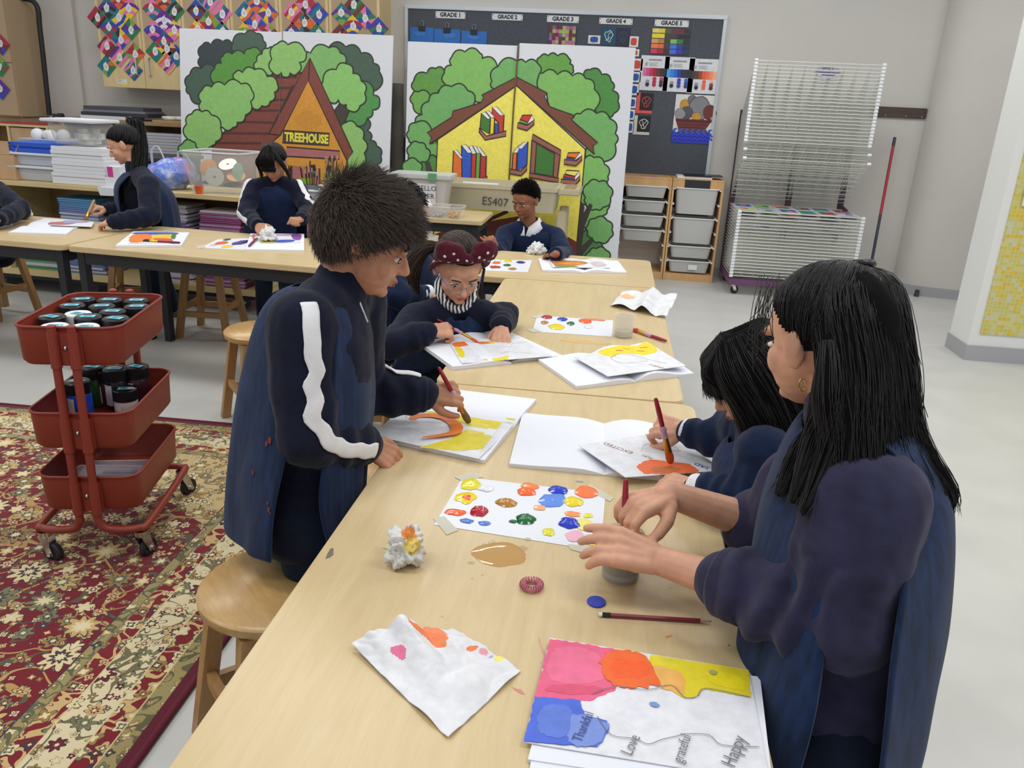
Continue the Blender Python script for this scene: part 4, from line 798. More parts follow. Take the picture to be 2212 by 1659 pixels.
# sign hanging in the upper shelves
a = PY(1788, 150, 7.12); P = Paint((a.x, a.y, a.z), (1, 0, 0), V((0, .65, .75)), .0004); P.poly([(-.11, -.04), (.11, -.05), (.08, .03), (-.07, .035)], (176, 174, 190)); P.poly([(-.05, -.09), (.06, -.09), (.06, -.04), (-.05, -.04)], (176, 174, 190)); P.text('SPIDI', (0, .008), .04, (56, 52, 90)); P.line([(-.09, -.03), (.09, -.035)], .008, (80, 76, 110)); P.line([(-.05, -.062), (.05, -.062)], .008, (80, 76, 110))
P.build('paper_sign', None, label='torn paper sign with blue lettering in the upper drying rack', cat='sign')
# sheets of art drying on the lower shelves
rr = random.Random(11); PALS = [(60, 120, 190), (120, 190, 60), (240, 140, 90), (90, 70, 180), (30, 130, 150), (140, 40, 80), (200, 206, 120), (150, 190, 210), (40, 70, 190), (40, 140, 90), (170, 50, 60), (190, 186, 214)]
for k in range(30):
    row = max(0, k // 6 - 1); z = .16 + (20 - (row if row < 2 else 2 + (row - 2) * 3)) * .0268 + .006; x = rx0 + .03 + (k % 6) * .163 + rr.uniform(-.01, .01); y = ry0 + .05 + (.27 if k < 6 or (row == 2 and k % 2) else 0) + rr.uniform(0, .05)
    col = PALS[k % 12] if row < 2 else (206, 204, 214); P = Paint((x, y, z), (1, 0, 0), (0, 1, 0), .0002); P.poly([(0, 0), (.15, 0), (.15, .21), (0, .21)], (214, 214, 220)); P.poly([(.01, .01), (.14, .012), (.138, .2), (.012, .198)], col if row < 2 else (196, 194, 206))
    for j in range(3): P.blob((rr.uniform(.04, .11), rr.uniform(.04, .17)), .03, .04, PALS[rr.randint(0, 11)] if row < 2 else rr.choice([(110, 104, 130), (90, 80, 120), (150, 140, 160)]), k + j)
    P.mb.box(x, y, z - .0012, x + .15, y + .21, z, (214, 214, 220))
    P.build('drying_sheet', None, label=('brightly painted sheet drying on the top two lower racks' if row < 2 else 'white drawing sheet drying on the lower racks'), cat='sheet', group='bright sheets on the drying rack' if row < 2 else 'white sheets on the drying rack')
# ================================================================== sand tray table
mat('beige_plastic', (186, 176, 148), .5); mat('marker_ink', (70, 64, 54), .7)
t = thing('sand_table', (-.73, 6.4, 0), 'beige plastic sand table marked ES407 in front of the yellow mural', 'sand table')
sx0, sx1, sy0, sy1, sz = -1.32, -.235, 6.16, 6.66, .862
def basin(x0, y0, x1, y1, zt, zb, th=.02, ins=.03, r=.05):
    mb = MB(); rings = [(rrect(x0 + ins, y0 + ins, x1 - ins, y1 - ins, r), zb), (rrect(x0 + .012, y0 + .012, x1 - .012, y1 - .012, r), zt - .03), (rrect(x0, y0, x1, y1, r), zt - .03), (rrect(x0, y0, x1, y1, r), zt), (rrect(x0 + .03, y0 + .03, x1 - .03, y1 - .03, r * .8), zt), (rrect(x0 + ins + th, y0 + ins + th, x1 - ins - th, y1 - ins - th, r * .8), zb + .02)]
    n = len(rings[0][0]); vs = [(x, y, z) for ring, z in rings for x, y in ring]; fs = [tuple(range(n - 1, -1, -1)), tuple((len(rings) - 1) * n + k for k in range(n))]
    for i in range(len(rings) - 1): fs += [(i * n + k, i * n + (k + 1) % n, (i + 1) * n + (k + 1) % n, (i + 1) * n + k) for k in range(n)]
    return mb.add(vs, fs)
bs = basin(sx0, sy0, sx1 - .16, sy1, sz, sz - .19).build('basin', 'beige_plastic', t, 40)
mb = MB(); mb.box(sx1 - .17, sy0 + .02, sz - .05, sx1, sy1 - .02, sz - .004); mb.build('tool_ledge', 'beige_plastic', t, bevel=.008)
for y in (sy0 + .08, sy0 + .2, sy0 + .33): MB().box(sx1 - .13, y, sz - .0045, sx1 - .04, y + .09, sz - .002).build('tool_slot', 'shelf_brown', t)
for x in (sx0 + .06, sx1 - .17):
    for y in (sy0 + .06, sy1 - .12): MB().box(x, y, 0, x + .075, y + .06, sz - .17).build('leg', 'beige_plastic', t, bevel=.008)
q = PY(1069, 437, sy0); P = Paint((q.x, sy0 + .011, q.z), (1, 0, 0), (0, 0, 1)); P.text('ES407', (.0, .0), .085, (70, 64, 54), -.03, .98); P.build('marker_lettering', bs)
MB().box(-1.13, sy0 + .012, sz + .001, -.86, sy0 + .035, sz + .012).build('white_rod', 'white_paint', None, label='thin white stick lying on the rim of the sand table', cat='stick')

# ================================================================== tubs on the side table
mat('tub_clear', (220, 218, 214), .25, alpha=.33); mat('pinkish', (226, 176, 176), .6); mat('glue_white', (232, 226, 226), .5); mat('silver_bits', (160, 160, 166), .3, .8); mat('gold_bits', (206, 160, 60), .3, .8)
def tub(px, label, h=.075, w_=.135, d_=.2, y0=5.50, lid=None):
    x = PZ(px, 455, TT).x; t = thing('plastic_tub', (x + w_ / 2, y0 + d_ / 2, TT), label, 'tub', 0, 'clear tubs on the side table'); s_ = .012
    mb = MB(); o = rrect(x + s_, y0 + s_, x + w_ - s_, y0 + d_ - s_, .015, 3); i_ = rrect(x, y0, x + w_, y0 + d_, .018, 3); n = len(o)
    mb.add([(a, b, TT + .001) for a, b in o] + [(a, b, TT + h) for a, b in i_], [tuple(range(n - 1, -1, -1))] + [(k, (k + 1) % n, n + (k + 1) % n, n + k) for k in range(n)]); mb.build('wall', 'tub_clear', t, 40)
    MB().tube([(a, b, TT + h) for a, b in i_], .004, 5, closed=True).build('rim', 'tub_clear', t); return t, x, y0, w_, d_
def fill(tu, m, n, r, zz):
    t, x, y0, w_, d_ = tu; mb = MB(); rr = random.Random(n)
    for i in range(n): mb.sph((x + rr.uniform(.03, w_ - .03), y0 + rr.uniform(.03, d_ - .03), TT + rr.uniform(.008, zz)), (r, r * .8, r * .5), 6, 4)
    o = mb.build('contents', m, t); o['kind'] = 'stuff'
fill(tub(982, 'clear tub of gold beads at the right end of the side table'), 'gold_bits', 70, .011, .035); fill(tub(948, 'clear tub of silver bits next to the gold beads'), 'silver_bits', 60, .012, .022)
def bottles(tu, n):
    t, x, y0, w_, d_ = tu
    for i in range(n):
        bx, by = x + .034 + (i % 2) * .066, y0 + .05 + (i // 2) * .085; b = thing('glue_bottle', (bx, by, TT + .004), 'small white glue bottle in the pink tubs on the side table', 'bottle', 0, 'glue bottles'); MB().lathe([(0, 0), (.024, 0), (.026, .01), (.026, .065), (.012, .08), (.012, .09), (0, .09)], 12, (bx, by, TT + .005), close=False).build('bottle_body', 'glue_white', b, 40); MB().cyl((bx, by, TT + .096), (bx, by, TT + .112), .011, .006, 10).build('bottle_cap', 'glue_white' if i else 'folder_red', b, 40); MB().lathe([(.0262, .02), (.0266, .022), (.0266, .048), (.0262, .05)], 12, (bx, by, TT + .005), close=False).build('bottle_label', 'pinkish', b)
bottles(tub(911, 'clear tub of glue bottles left of the silver bits'), 4); bottles(tub(872, 'clear tub of glue bottles mostly behind a head'), 4)
t = thing('lidded_box', (-1.33, 5.86, TT), 'large translucent box labelled CELLO PAPER on the side table', 'storage box'); a, b = PY(840, 445, 5.76), PY(968, 380, 5.76)
bxx0, bxx1, bz = a.x, b.x + .0, b.z
mb = MB(); o = rrect(bxx0 + .05, 5.78, bxx1 - .04, 6.0, .03, 3); i_ = rrect(bxx0 + .02, 5.76, bxx1 - .01, 6.02, .03, 3); n = len(o); mb.add([(x, y, TT + .001) for x, y in o] + [(x, y, bz - .03) for x, y in i_], [tuple(range(n - 1, -1, -1))] + [(k, (k + 1) % n, n + (k + 1) % n, n + k) for k in range(n)]); mb.build('box_body', 'bin_clear', t, 40)
MB().prism(rrect(bxx0, 5.74, bxx1 + .02, 6.04, .03, 3), bz - .03, bz).build('lid', 'bin_clear', t, bevel=.004); mat('leaf_green', (96, 160, 110), .5); MB().box(bxx1 - .14, 5.732, bz - .035, bxx1 - .08, 5.748, bz + .012).build('clip', 'leaf_green', t)
MB().box(bxx0 + .1, 5.82, TT + .01, bxx1 - .1, 5.98, bz - .08).build('contents', 'pinkish', t); P = Paint(((bxx0 + bxx1) / 2 + .03, 5.755, TT + .13), (1, 0, 0), (0, -.08, 1), .0006); P.poly([(-.1, -.075), (.1, -.075), (.1, .075), (-.1, .075)], (226, 224, 226)); P.text('CELLO', (.03, .04), .05, (40, 38, 44)); P.text('PAPER', (.02, -.015), .05, (40, 38, 44)); P.build('paper_label', t)

# ================================================================== things on the low shelf
def on(px, py): return PZ(px, py, SHT)
mat('tray_blue', (50, 100, 214), .4); mat('box_white', (222, 224, 230), .5); mat('tub_grey', (196, 200, 208), .4)
RM = Matrix.Rotation(RL, 3, 'Z')
def obox(mb, c, w_, d_, h, taper=0, **k):
    c = V(c); q = [c + RM @ V((x * (w_ / 2 - taper), y * (d_ / 2 - taper), 0)) for x, y in ((-1, -1), (1, -1), (1, 1), (-1, 1))]; u = [c + RM @ V((x * w_ / 2, y * d_ / 2, h)) for x, y in ((-1, -1), (1, -1), (1, 1), (-1, 1))]
    return mb.add(q + u, [(3, 2, 1, 0), (4, 5, 6, 7), (0, 1, 5, 4), (1, 2, 6, 5), (2, 3, 7, 6), (3, 0, 4, 7)])
def sc(px, dy=.2): p_ = PZ(px, 400, SHT); s_ = -2.13; return V((0, 0, 0))
def shp(px, depth):                                   # point on the shelf top below pixel column, depth from the front edge
    lo, hi = -3.3, .1
    for _ in range(40):
        m_ = (lo + hi) / 2; w_ = SH @ V((m_, depth, SHT)); v = w_ - EYE; x = IW / 2 + FPX * v.dot(CR) / v.dot(FW)
        if x < px: lo = m_
        else: hi = m_
    return SH @ V((lo, depth, SHT))
def pxm(px, depth): return FPX / (shp(px, depth) - EYE).dot(FW)
t = thing('cardboard_box', shp(15, .2), 'open brown cardboard box with tape at the left end of the shelf', 'box'); c = shp(12, .2)
obox(MB(), c + V((0, 0, .001)), .46, .3, .17).build('box_body', 'cardboard', t, bevel=.003)
MB().hexa([c + RM @ V(q) for q in ((-.23, -.15, .171), (.2, -.15, .171), (.2, -.152, .26), (-.23, -.152, .26))], RM @ V((0, .004, 0))).build('front_flap', 'cardboard', t); MB().hexa([c + RM @ V(q) for q in ((.23, -.15, .171), (.27, -.13, .25), (.27, .13, .25), (.23, .15, .171))], (.004, 0, 0)).build('side_flap', 'cardboard', t); MB().hexa([c + RM @ V(q) for q in ((-.03, -.153, .0), (.03, -.153, .0), (.03, -.153, .17), (-.03, -.153, .17))], RM @ V((0, .002, 0))).build('tape', 'tape_brown', t)
for k, (z, h, m_, lab, wd) in enumerate(((0, .10, 'tub_grey', 'grey plastic tub at the bottom of the stack beside the cardboard box', .38), (.104, .085, 'tub_grey', 'pale plastic tub in the middle of the stack beside the cardboard box', .40))):
    b = thing('plastic_tub', shp(112, .22) + V((0, 0, z)), lab, 'tub', 0, 'stacked tubs'); c = shp(112, .22); c.z += z + .001; obox(MB(), c, wd - .04, .3, h - .015, .025).build('tub_body', m_, b, bevel=.006); obox(MB(), c + V((0, 0, h - .014)), wd + .02, .34, .016).build('rim', 'box_white', b, bevel=.004)
for k in range(2): c = shp(118, .22) + V((0, 0, .192 + k * .034)); obox(MB(), c, .40, .32, .032, .012).build('blue_tray', 'tray_blue', None, label='blue plastic tray, ' + ('lower' if k == 0 else 'upper') + ' of the two on the tubs', cat='tray', bevel=.004)
t = thing('paper_stack', shp(205, .2), 'tall stack of white paper reams on the low shelf', 'paper stack'); c = shp(205, .2)
for k in range(10): obox(MB(), c + RM @ V((random.uniform(-.008, .008), random.uniform(-.006, .006), .001 + k * .025)), .42 - .003 * k, .3, .0245).build('ream', 'white_paper', t, bevel=.002)
t = thing('pink_label_box', shp(252, .05), 'small white carton with pink label beside the paper stack', 'box'); c = shp(254, .06); obox(MB(), c + V((0, 0, .07)), .1, .06, .07).build('box_body', 'box_white', t); mat('hot_pink', (206, 60, 140), .5); obox(MB(), c + RM @ V((-.02, -.031, .072)), .04, .003, .066).build('pink_label', 'hot_pink', t); obox(MB(), c + V((0, 0, .001)), .12, .08, .068).build('lower_carton', 'white_paper', t)
t = thing('clear_container', shp(188, .2) + V((0, 0, .256)), 'clear container with white lid standing on the paper stack', 'container'); c = shp(190, .2) + V((0, 0, .2565)); obox(MB(), c, .34, .25, .15, .03).build('tub_body', 'tub_clear', t, bevel=.01); obox(MB(), c + V((0, 0, .15)), .40, .3, .022).build('lid', 'box_white', t, bevel=.006); obox(MB(), c + RM @ V((.06, 0, .01)), .16, .16, .1).build('contents', 'newsprint', t, bevel=.03)
t = thing('foam_ball_tray', SH @ V((-2.55, .42, SHT)), 'pale tray with white foam balls behind the blue trays', 'tray'); c = SH @ V((-2.42, .60, SHT)); t.location = c
c = PY(118, 297, 6.3); obox(MB(), c + V((0, 0, -.1)), .46, .3, .09, .03).build('tray_body', 'tub_grey', t, bevel=.006)
for dx, r in ((-.1, .05), (.03, .045), (.1, .05), (-.02, .04)): MB().sph(c + V((dx, -.05 + random.uniform(-.03, .03), .02)), r).build('foam_ball', 'box_white', t, 60)
# support for that tray: low cupboard behind the shelf
a = PY(118, 297, 6.3); t = thing('rear_cupboard', (a.x, 6.4, 0), 'dark low cupboard behind the long shelf at left', 'cupboard'); MB().box(-5.2, 6.15, 0, -3.45, 6.6, a.z - .13).build('carcass', 'charcoal_cloth', t, bevel=.004); MB().box(-5.22, 6.12, a.z - .13, -3.43, 6.62, a.z - .103).build('top_board', 'charcoal_cloth', t, bevel=.003)
# carrier bag
m, nt, p = base('plastic_bag'); v = coords(nt); n = tnoise(nt, v, 9, 3); c3_ = ramp(n, [(.35, (190, 196, 222)), (.5, (90, 130, 220)), (.62, (150, 150, 214)), (.72, (206, 120, 170))]); nt.links.new(c3_.k, p.inputs['Base Color']); p.inputs['Roughness'].default_value = .25; bump(nt, p, tnoise(nt, coords(nt), 30, 3), .8, .01)
t = thing('carrier_bag', shp(378, .2), 'thin plastic carrier bag full of blue scraps on the shelf', 'bag'); c = shp(378, .2); mb = MB(); mb.sph(c + V((0, 0, .1)), (.17, .13, .1), 26, 18)
def crumple(me, amp, f, seed=0, zmin=None):
    for v in me.vertices:
        q = v.co * f; d = V((noise.noise(q + V((seed, 0, 0))), noise.noise(q + V((0, seed + 7, 0))), noise.noise(q + V((3, 0, seed + 13))))); v.co += d * amp
        if zmin is not None and v.co.z < zmin: v.co.z = zmin
me = mb.mesh('bag_body', 'plastic_bag', 60); crumple(me, .045, 14, 2, SHT + .002); put('bag_body', me, t)
mat('bag_clear', (222, 226, 236), .2, alpha=.55); mb = MB()
for dx, s_ in ((-.1, 1), (.1, -1)): mb = MB(); mb.tube(smoothpath([c + RM @ V((dx - .04, -.02, .16)), c + RM @ V((dx - .035, -.02, .25)), c + RM @ V((dx + .01, -.01, .275 if s_ > 0 else .235)), c + RM @ V((dx + .06, -.01, .16))], 5), .014, 6, flat=.3); mb.build('bag_handle', 'bag_clear', t, 60)

# CD bin
t = thing('disc_bin', shp(487, .18), 'clear square bin holding old compact discs', 'storage bin'); c = shp(487, .18); obox(MB(), c + V((0, 0, .001)), .42, .34, .27, .03)
mb = MB(); W_, D_ = .42, .34; vs = []; R2 = lambda x, y, z: c + RM @ V((x, y, z))
for ins, z in ((.035, .001), (0, .27)): vs += [R2(x, y, z) for x, y in rrect(-W_ / 2 + ins, -D_ / 2 + ins, W_ / 2 - ins, D_ / 2 - ins, .03, 3)]
n = len(vs) // 2; mb.add(vs, [tuple(range(n - 1, -1, -1))] + [(k, (k + 1) % n, n + (k + 1) % n, n + k) for k in range(n)]); mb.build('bin_wall', 'tub_clear', t, 40); MB().tube(vs[n:], .007, 6, closed=True).build('rim', 'bin_clear', t, 40)
mat('cd_silver', (206, 208, 196), .4, .4); mat('cd_gold', (206, 150, 96), .4, .4); mat('cd_green', (170, 206, 176), .4, .4)
for k, (x, y, z, ax, m_) in enumerate(((-.10, -.02, .16, (1.25, .1, .0), 'cd_gold'), (.0, -.12, .115, (1.45, .1, .3), 'cd_silver'), (.1, -.02, .12, (.5, .2, 0), 'cd_gold'), (.13, -.05, .15, (1.4, -.2, -.5), 'cd_green'), (.02, .02, .19, (.6, 0, 0), 'cd_silver'), (-.08, -.03, .07, (.15, 0, 0), 'black_plastic'), (.06, .0, .06, (.2, 0, 0), 'black_plastic'))):
    from mathutils import Euler
    MB().lathe([(.009, -.0006), (.06, -.0006), (.06, .0006), (.009, .0006), (.009, -.0006)], 26, R2(x, y, z), Euler(ax).to_matrix(), close=False).build('compact_disc', m_, None, label=f"{['gold disc leaning left','silver disc facing front','gold disc lying low at right','green-tinted disc at the right side','silver disc behind the others','dark disc stack at bottom left','dark disc stack at bottom right'][k]} in the clear bin", cat='disc', group='discs in the bin')
mat('cup_orange', (226, 96, 44), .4); t = thing('orange_cup', shp(431, .05), 'small orange plastic cup beside the disc bin', 'cup'); c = shp(431, .05); MB().lathe([(0, .001), (.024, .001), (.03, .05), (.027, .05), (.022, .006), (0, .006)], 18, c, close=False).build('cup_body', 'cup_orange', t, 40); MB().lathe([(.03, .048), (.033, .05), (.03, .053)], 18, c, close=False).build('cup_rim', 'cup_orange', t)
t = MB(); a = [SH @ V(q) for q in ((-1.32, -.02, SHT + .001), (-.9, -.02, SHT + .001), (-.86, .3, SHT + .001), (-1.32, .3, SHT + .001))]
t.hexa(a, (0, 0, .004)); b = [SH @ V(q) for q in ((-1.30, -.022, SHT - .05), (-.95, -.022, SHT - .04), (-.9, -.021, SHT + .005), (-1.32, -.021, SHT + .005))]; t.hexa(b, RM @ V((0, .003, 0))); t.build('paper_sheet', 'white_paper', None, label='white paper sheet hanging over the shelf edge', cat='sheet')
# brush tray on a lower stand, right of the shelf
t = thing('brush_tray', PY(690, 430, 5.25), 'white tray crowded with cups of paint brushes in front of the treehouse mural', 'tray'); c = PY(690, 441, 5.25); bz = c.z
MB().box(c.x - .36, 5.12, bz, c.x + .2, 5.42, bz + .012).build('tray_base', 'box_white', t); q = rrect(c.x - .36, 5.12, c.x + .2, 5.42, .03, 3); mb = MB(); n = len(q)
q2 = rrect(c.x - .38, 5.10, c.x + .22, 5.44, .03, 3); mb.add([(x, y, bz) for x, y in q] + [(x, y, bz + .1) for x, y in q2], [(k, (k + 1) % n, n + (k + 1) % n, n + k) for k in range(n)]); mb.build('tray_wall', 'tub_grey', t, 40); MB().tube([(x, y, bz + .1) for x, y in q2], .008, 6, closed=True).build('tray_rim', 'box_white', t, 40)
st2 = thing('tray_stand', (c.x - .08, 5.27, 0), 'small wooden stand with dark frame under the brush tray', 'stand'); MB().box(c.x - .44, 5.08, bz - .025, c.x + .26, 5.48, bz - .001).build('stand_top', 'pine', st2, bevel=.003); MB().box(c.x - .42, 5.1, bz - .09, c.x + .24, 5.46, bz - .025).build('stand_frame', 'black_metal', st2)
for x in (c.x - .42, c.x + .2):
    for y in (5.1, 5.42): MB().box(x, y, 0, x + .04, y + .04, bz - .09).build('leg', 'black_metal', st2)
mat('cup_lime', (150, 190, 50), .4); mat('cup_purple', (120, 40, 100), .4); mat('cup_grey', (120, 126, 132), .4); mat('bristle_dark', (60, 46, 40), .8); mat('handle_tan', (190, 150, 110), .5); mat('handle_wine', (110, 34, 60), .45); mat('handle_black', (44, 42, 46), .45)
rr = random.Random(4)
for k, (dx, dy, m_, h, lab) in enumerate(((-.3, .2, 'black_plastic', .15, 'black cup of brushes at the left end of the brush tray'), (-.2, .06, 'cup_purple', .14, 'purple cup of brushes in the brush tray'), (-.1, .16, 'cup_lime', .15, 'lime cup of brushes, left one in the brush tray'), (-.02, .05, 'cup_grey', .12, 'grey cup of brushes in the middle of the brush tray'), (.06, .18, 'cup_lime', .19, 'taller lime cup of brushes in the brush tray'), (.13, .07, 'black_plastic', .12, 'black cup of brushes at the right end of the brush tray'))):
    x, y = c.x + dx, 5.13 + dy; cu = thing('brush_cup', (x, y, bz + .013), lab, 'cup', 0, 'brush cups'); MB().lathe([(0, 0), (.036, 0), (.043, h), (.039, h), (.033, .006), (0, .006)], 16, (x, y, bz + .013), close=False).build('cup_body', m_, cu, 40)
    for i in range(9):
        a = rr.uniform(0, 6.28); r0, r1 = .018, rr.uniform(.02, .05); L_ = h + rr.uniform(.03, .075); p0 = V((x + cos(a) * r0, y + sin(a) * r0, bz + .03)); p1 = V((x + cos(a) * r1, y + sin(a) * r1, bz + .02 + L_))
        b = thing('paint_brush', p0, 'paint brush standing in a crowded cup in front of the treehouse mural', 'brush', 0, 'brushes in the tray cups'); MB().tube([p0, p1], .0035, 5).build('handle', rr.choice(['handle_tan', 'handle_wine', 'handle_black', 'brush_wood']), b); MB().tube([p1, p1 + (p1 - p0) * .14], [.005, .004], 5).build('bristles', rr.choice(['bristle_dark', 'handle_tan', 'bristle_dark']), b)
for (x_, y_, tx, ty) in ((681, 405, 676, 356), (703, 405, 712, 357)):
    p0, p1 = PY(x_, y_, 5.27), PY(tx, ty, 5.27); b = thing('wide_brush', p0, 'wide flat brush sticking up above the tray, ' + ('left one' if x_ < 690 else 'right one'), 'brush'); MB().tube([p0, p0.lerp(p1, .45)], .005, 6).build('handle', 'handle_tan', b); MB().bar(p0.lerp(p1, .45), p0.lerp(p1, .72), .028, .008, up=(0, 1, 0)).build('ferrule', 'chrome', b); MB().bar(p0.lerp(p1, .72), p1, .03, .008, up=(0, 1, 0)).build('bristles', 'bristle_dark', b)
mat('cap_blue', (30, 110, 210), .4); q = PY(657, 395, 5.16); MB().lathe([(0, 0), (.022, 0), (.022, .02), (.018, .026), (0, .026)], 16, (q.x, q.y, bz + .013), close=False).build('bottle_lid', 'cap_blue', None, 40, label='small blue bottle cap in the brush tray', cat='bottle cap')
# exercise books stacked inside the shelf
bookm = {}
def books(xl, depth, n, cols, label, group, w_=.3, d_=.23, th=.0125):
    for k in range(n):
        col = cols[(k * 7 // 3) % len(cols)] if len(cols) > 1 else cols[0]
        if col not in bookm:
            nm = 'cover_%d_%d_%d' % col; mat(nm, col, .45); mb = MB(); mb.box(-w_ / 2, -d_ / 2, 0, w_ / 2, d_ / 2, th * .28, mi=0); mb.box(-w_ / 2 + .004, -d_ / 2 + .004, th * .28, w_ / 2 - .004, d_ / 2 - .004, th * .66, mi=1); mb.box(-w_ / 2, -d_ / 2, th * .66, w_ / 2, d_ / 2, th * .94, mi=0); bookm[col] = mb.mesh('exercise_book', [nm, 'white_paper'])
        o = put('exercise_book', bookm[col], None, label=label, category='book', group=group); o.matrix_basis = SH @ Matrix.Translation(V((xl + random.uniform(-.008, .008), depth + random.uniform(-.006, .006), .171 + k * th))) @ Matrix.Rotation(random.uniform(-.03, .03), 4, 'Z')
def shx(px, depth, z):
    lo, hi = -3.3, .1
    for _ in range(40):
        m_ = (lo + hi) / 2; w_ = SH @ V((m_, depth, z)); v = w_ - EYE; x = IW / 2 + FPX * v.dot(CR) / v.dot(FW)
        lo, hi = (m_, hi) if x < px else (lo, m_)
    return lo
BU, MG, WT, GR, PU = (28, 128, 186), (150, 44, 118), (214, 212, 218), (54, 140, 74), (104, 70, 160)
books(shx(200, .16, .45), .16, 42, [BU, BU, WT, BU, (90, 90, 170)], 'exercise book in the blue stack inside the low shelf', 'blue exercise book stack'); books(shx(388, .2, .45), .2, 42, [WT, (190, 184, 196), PU, WT], 'exercise book in the greyish stack behind the ponytail child', 'grey exercise book stack', .28)
books(shx(498, .14, .45), .14, 41, [MG, MG, (206, 160, 200), WT, MG], 'exercise book in the magenta stack inside the low shelf', 'magenta exercise book stack'); books(shx(105, .17, .3), .17, 14, [GR, WT, GR], 'exercise book in the green and white stack low in the shelf', 'green exercise book stack', .32); books(shx(25, .17, .3), .17, 24, [GR], 'green exercise book stack at the left end of the shelf', 'left green book stack', .3)
# ================================================================== red trolley
mat('trolley_red', (136, 53, 40), .42); mat('jar_black', (30, 30, 34), .3); mat('sticky_blue', (118, 208, 228), .6); mat('jar_white', (226, 228, 230), .35)
ct = thing('trolley', (-1.598, 2.295, 0), 'rust red three-tier metal trolley with paint jars on the rug', 'trolley', radians(12.2))
RIMS = (.775, .505, .292); TW, TL, TH = .152, .218, .118
def ctub(rim):
    mb = MB(); prof = [(.012, -TH), (.004, -TH + .012), (0, 0), (.0035, 0), (.008, -TH + .014), (.016, -TH + .004)]; vs = []; n = 0
    for ins, z in prof: q = rrect(-TW + ins, -TL + ins, TW - ins, TL - ins, .05 - ins * .5, 6); n = len(q); vs += [(x, y, rim + z) for x, y in q]
    k = len(prof); fs = [(i * n + j, i * n + (j + 1) % n, (i + 1) * n + (j + 1) % n, (i + 1) * n + j) for i in range(k - 1) for j in range(n)]; mb.add(vs, fs + [tuple(range(n - 1, -1, -1)), tuple((k - 1) * n + j for j in range(n))]); return mb
for rim in RIMS:
    b = ctub(rim).build('basket', 'trolley_red', ct, 40, local=True); MB().tube([(x, y, rim) for x, y in rrect(-TW, -TL, TW, TL, .05, 6)], .0045, 6, closed=True).build('rolled_rim', 'trolley_red', b, 60)
    for sy in (-1, 1):
        y = sy * (TL + .011); MB().box(-.046, min(y, y - sy * .014), rim - TH + .004, .046, max(y, y - sy * .014), rim - .014).build('clamp_plate', 'trolley_red', b, bevel=.003)
        for sx in (-1, 1): MB().cyl((sx * .0275, y + sy * .006, rim - TH), (sx * .0275, y + sy * .006, rim - .012), .0155, n=14).build('clamp_sleeve', 'trolley_red', b, 40)
        MB().lathe([(0, .004), (.005, .003), (.007, 0)], 12, (0, y + sy * .001, rim - .06), Matrix.Rotation(sy * -pi / 2, 3, 'X'), close=False).build('bolt', 'chrome', b, 60)
for sx in (-1, 1):
    x, ty, r = sx * .0275, TL + .017, .05; bx, by, bz = TW + .012, TL + .01, .118
    def leg(sy): return [(x, sy * ty, .782), (x, sy * ty, .2), (x, sy * ty, .16), (x + sx * .012, sy * ty, .13), (x + sx * .04, sy * (ty - .002), bz), (sx * (bx - .05), sy * ty, bz), (sx * (bx - .015), sy * (ty - .012), bz), (sx * bx, sy * (ty - .05), bz)]
    pts = leg(-1) + leg(1)[::-1]; MB().tube(smoothpath(pts, 4), .0125, 10).build('frame_tube', 'trolley_red', ct, 60, local=True)
    for sy in (-1, 1): MB().sph((x, sy * ty, .782), (.0135, .0135, .007)).build('end_cap', 'trolley_red', ct, 60, local=True)
for sx, sy, rz in ((-1, -1, -.35), (1, -1, 1.2), (1, 1, 1.0), (-1, 1, .8)): castor(ct, sx * (TW - .005), sy * (TL - .0), .033, .022, rz, .106, 'chrome', 'rubber_black', .022)
# paint jars
def jar(x, y, zb, h, r, col, cap, label, sticker=True, lab=True, smear=False):
    t = thing('paint_jar', (x, y, zb), label, 'jar', 0, 'paint jars on the trolley'); nm = 'paint_%d_%d_%d' % col; mat(nm, col, .3); lh = .038
    MB().lathe([(0, 0), (r - .003, 0), (r, .004), (r, h - lh - .006), (r - .004, h - lh), (0, h - lh)], 24, (x, y, zb), close=False).build('jar_body', nm, t, 40)
    MB().lathe([(0, h - lh), (r + .002, h - lh), (r + .002, h - .003), (r - .001, h), (r - .004, h - .0015), (0, h - .0015)], 28, (x, y, zb), close=False).build('lid', 'jar_black' if cap == 'k' else 'jar_white', t, 40)
    if sticker:
        P = Paint((x, y, zb + h), (cos(random.uniform(-.5, .5)), sin(random.uniform(-.2, .6)), 0), (0, 1, 0), .0004); P.uy = V((0, 0, 1)).cross(P.ux); P.n = V((0, 0, 1)); s_ = r * .55; P.poly([(-s_, -s_ * .6), (s_, -s_ * .6), (s_, s_ * .6), (-s_, s_ * .6)], (118, 208, 228)); [P.line([(-s_ * .6, s_ * (.25 - .25 * j)), (s_ * .5, s_ * (.25 - .25 * j))], .0025, (80, 120, 160)) for j in range(3)]; P.build('sticky_note', t)
    if smear: P = Paint((x + .018, y + .006, zb + h), (1, 0, 0), (0, 1, 0), .0005); P.blob((0, 0), .018, .01, (210, 210, 214), 3, amp=.4); P.build('paint_smear', t)
    if lab: mb = MB(); A = [-2.3 + .12 * j for j in range(8)]; mb.add([(x + (r + .0006) * cos(a), y + (r + .0006) * sin(a), zb + z) for z in (.014, h - lh - .014) for a in A], [(j, j + 1, 8 + j + 1, 8 + j) for j in range(7)]); mb.build('jar_label', 'white_paper', t, 60)
CT = ct.matrix_basis; cc = lambda cx, cy: (30 + cx * .1808, 610 + cy * .1808)
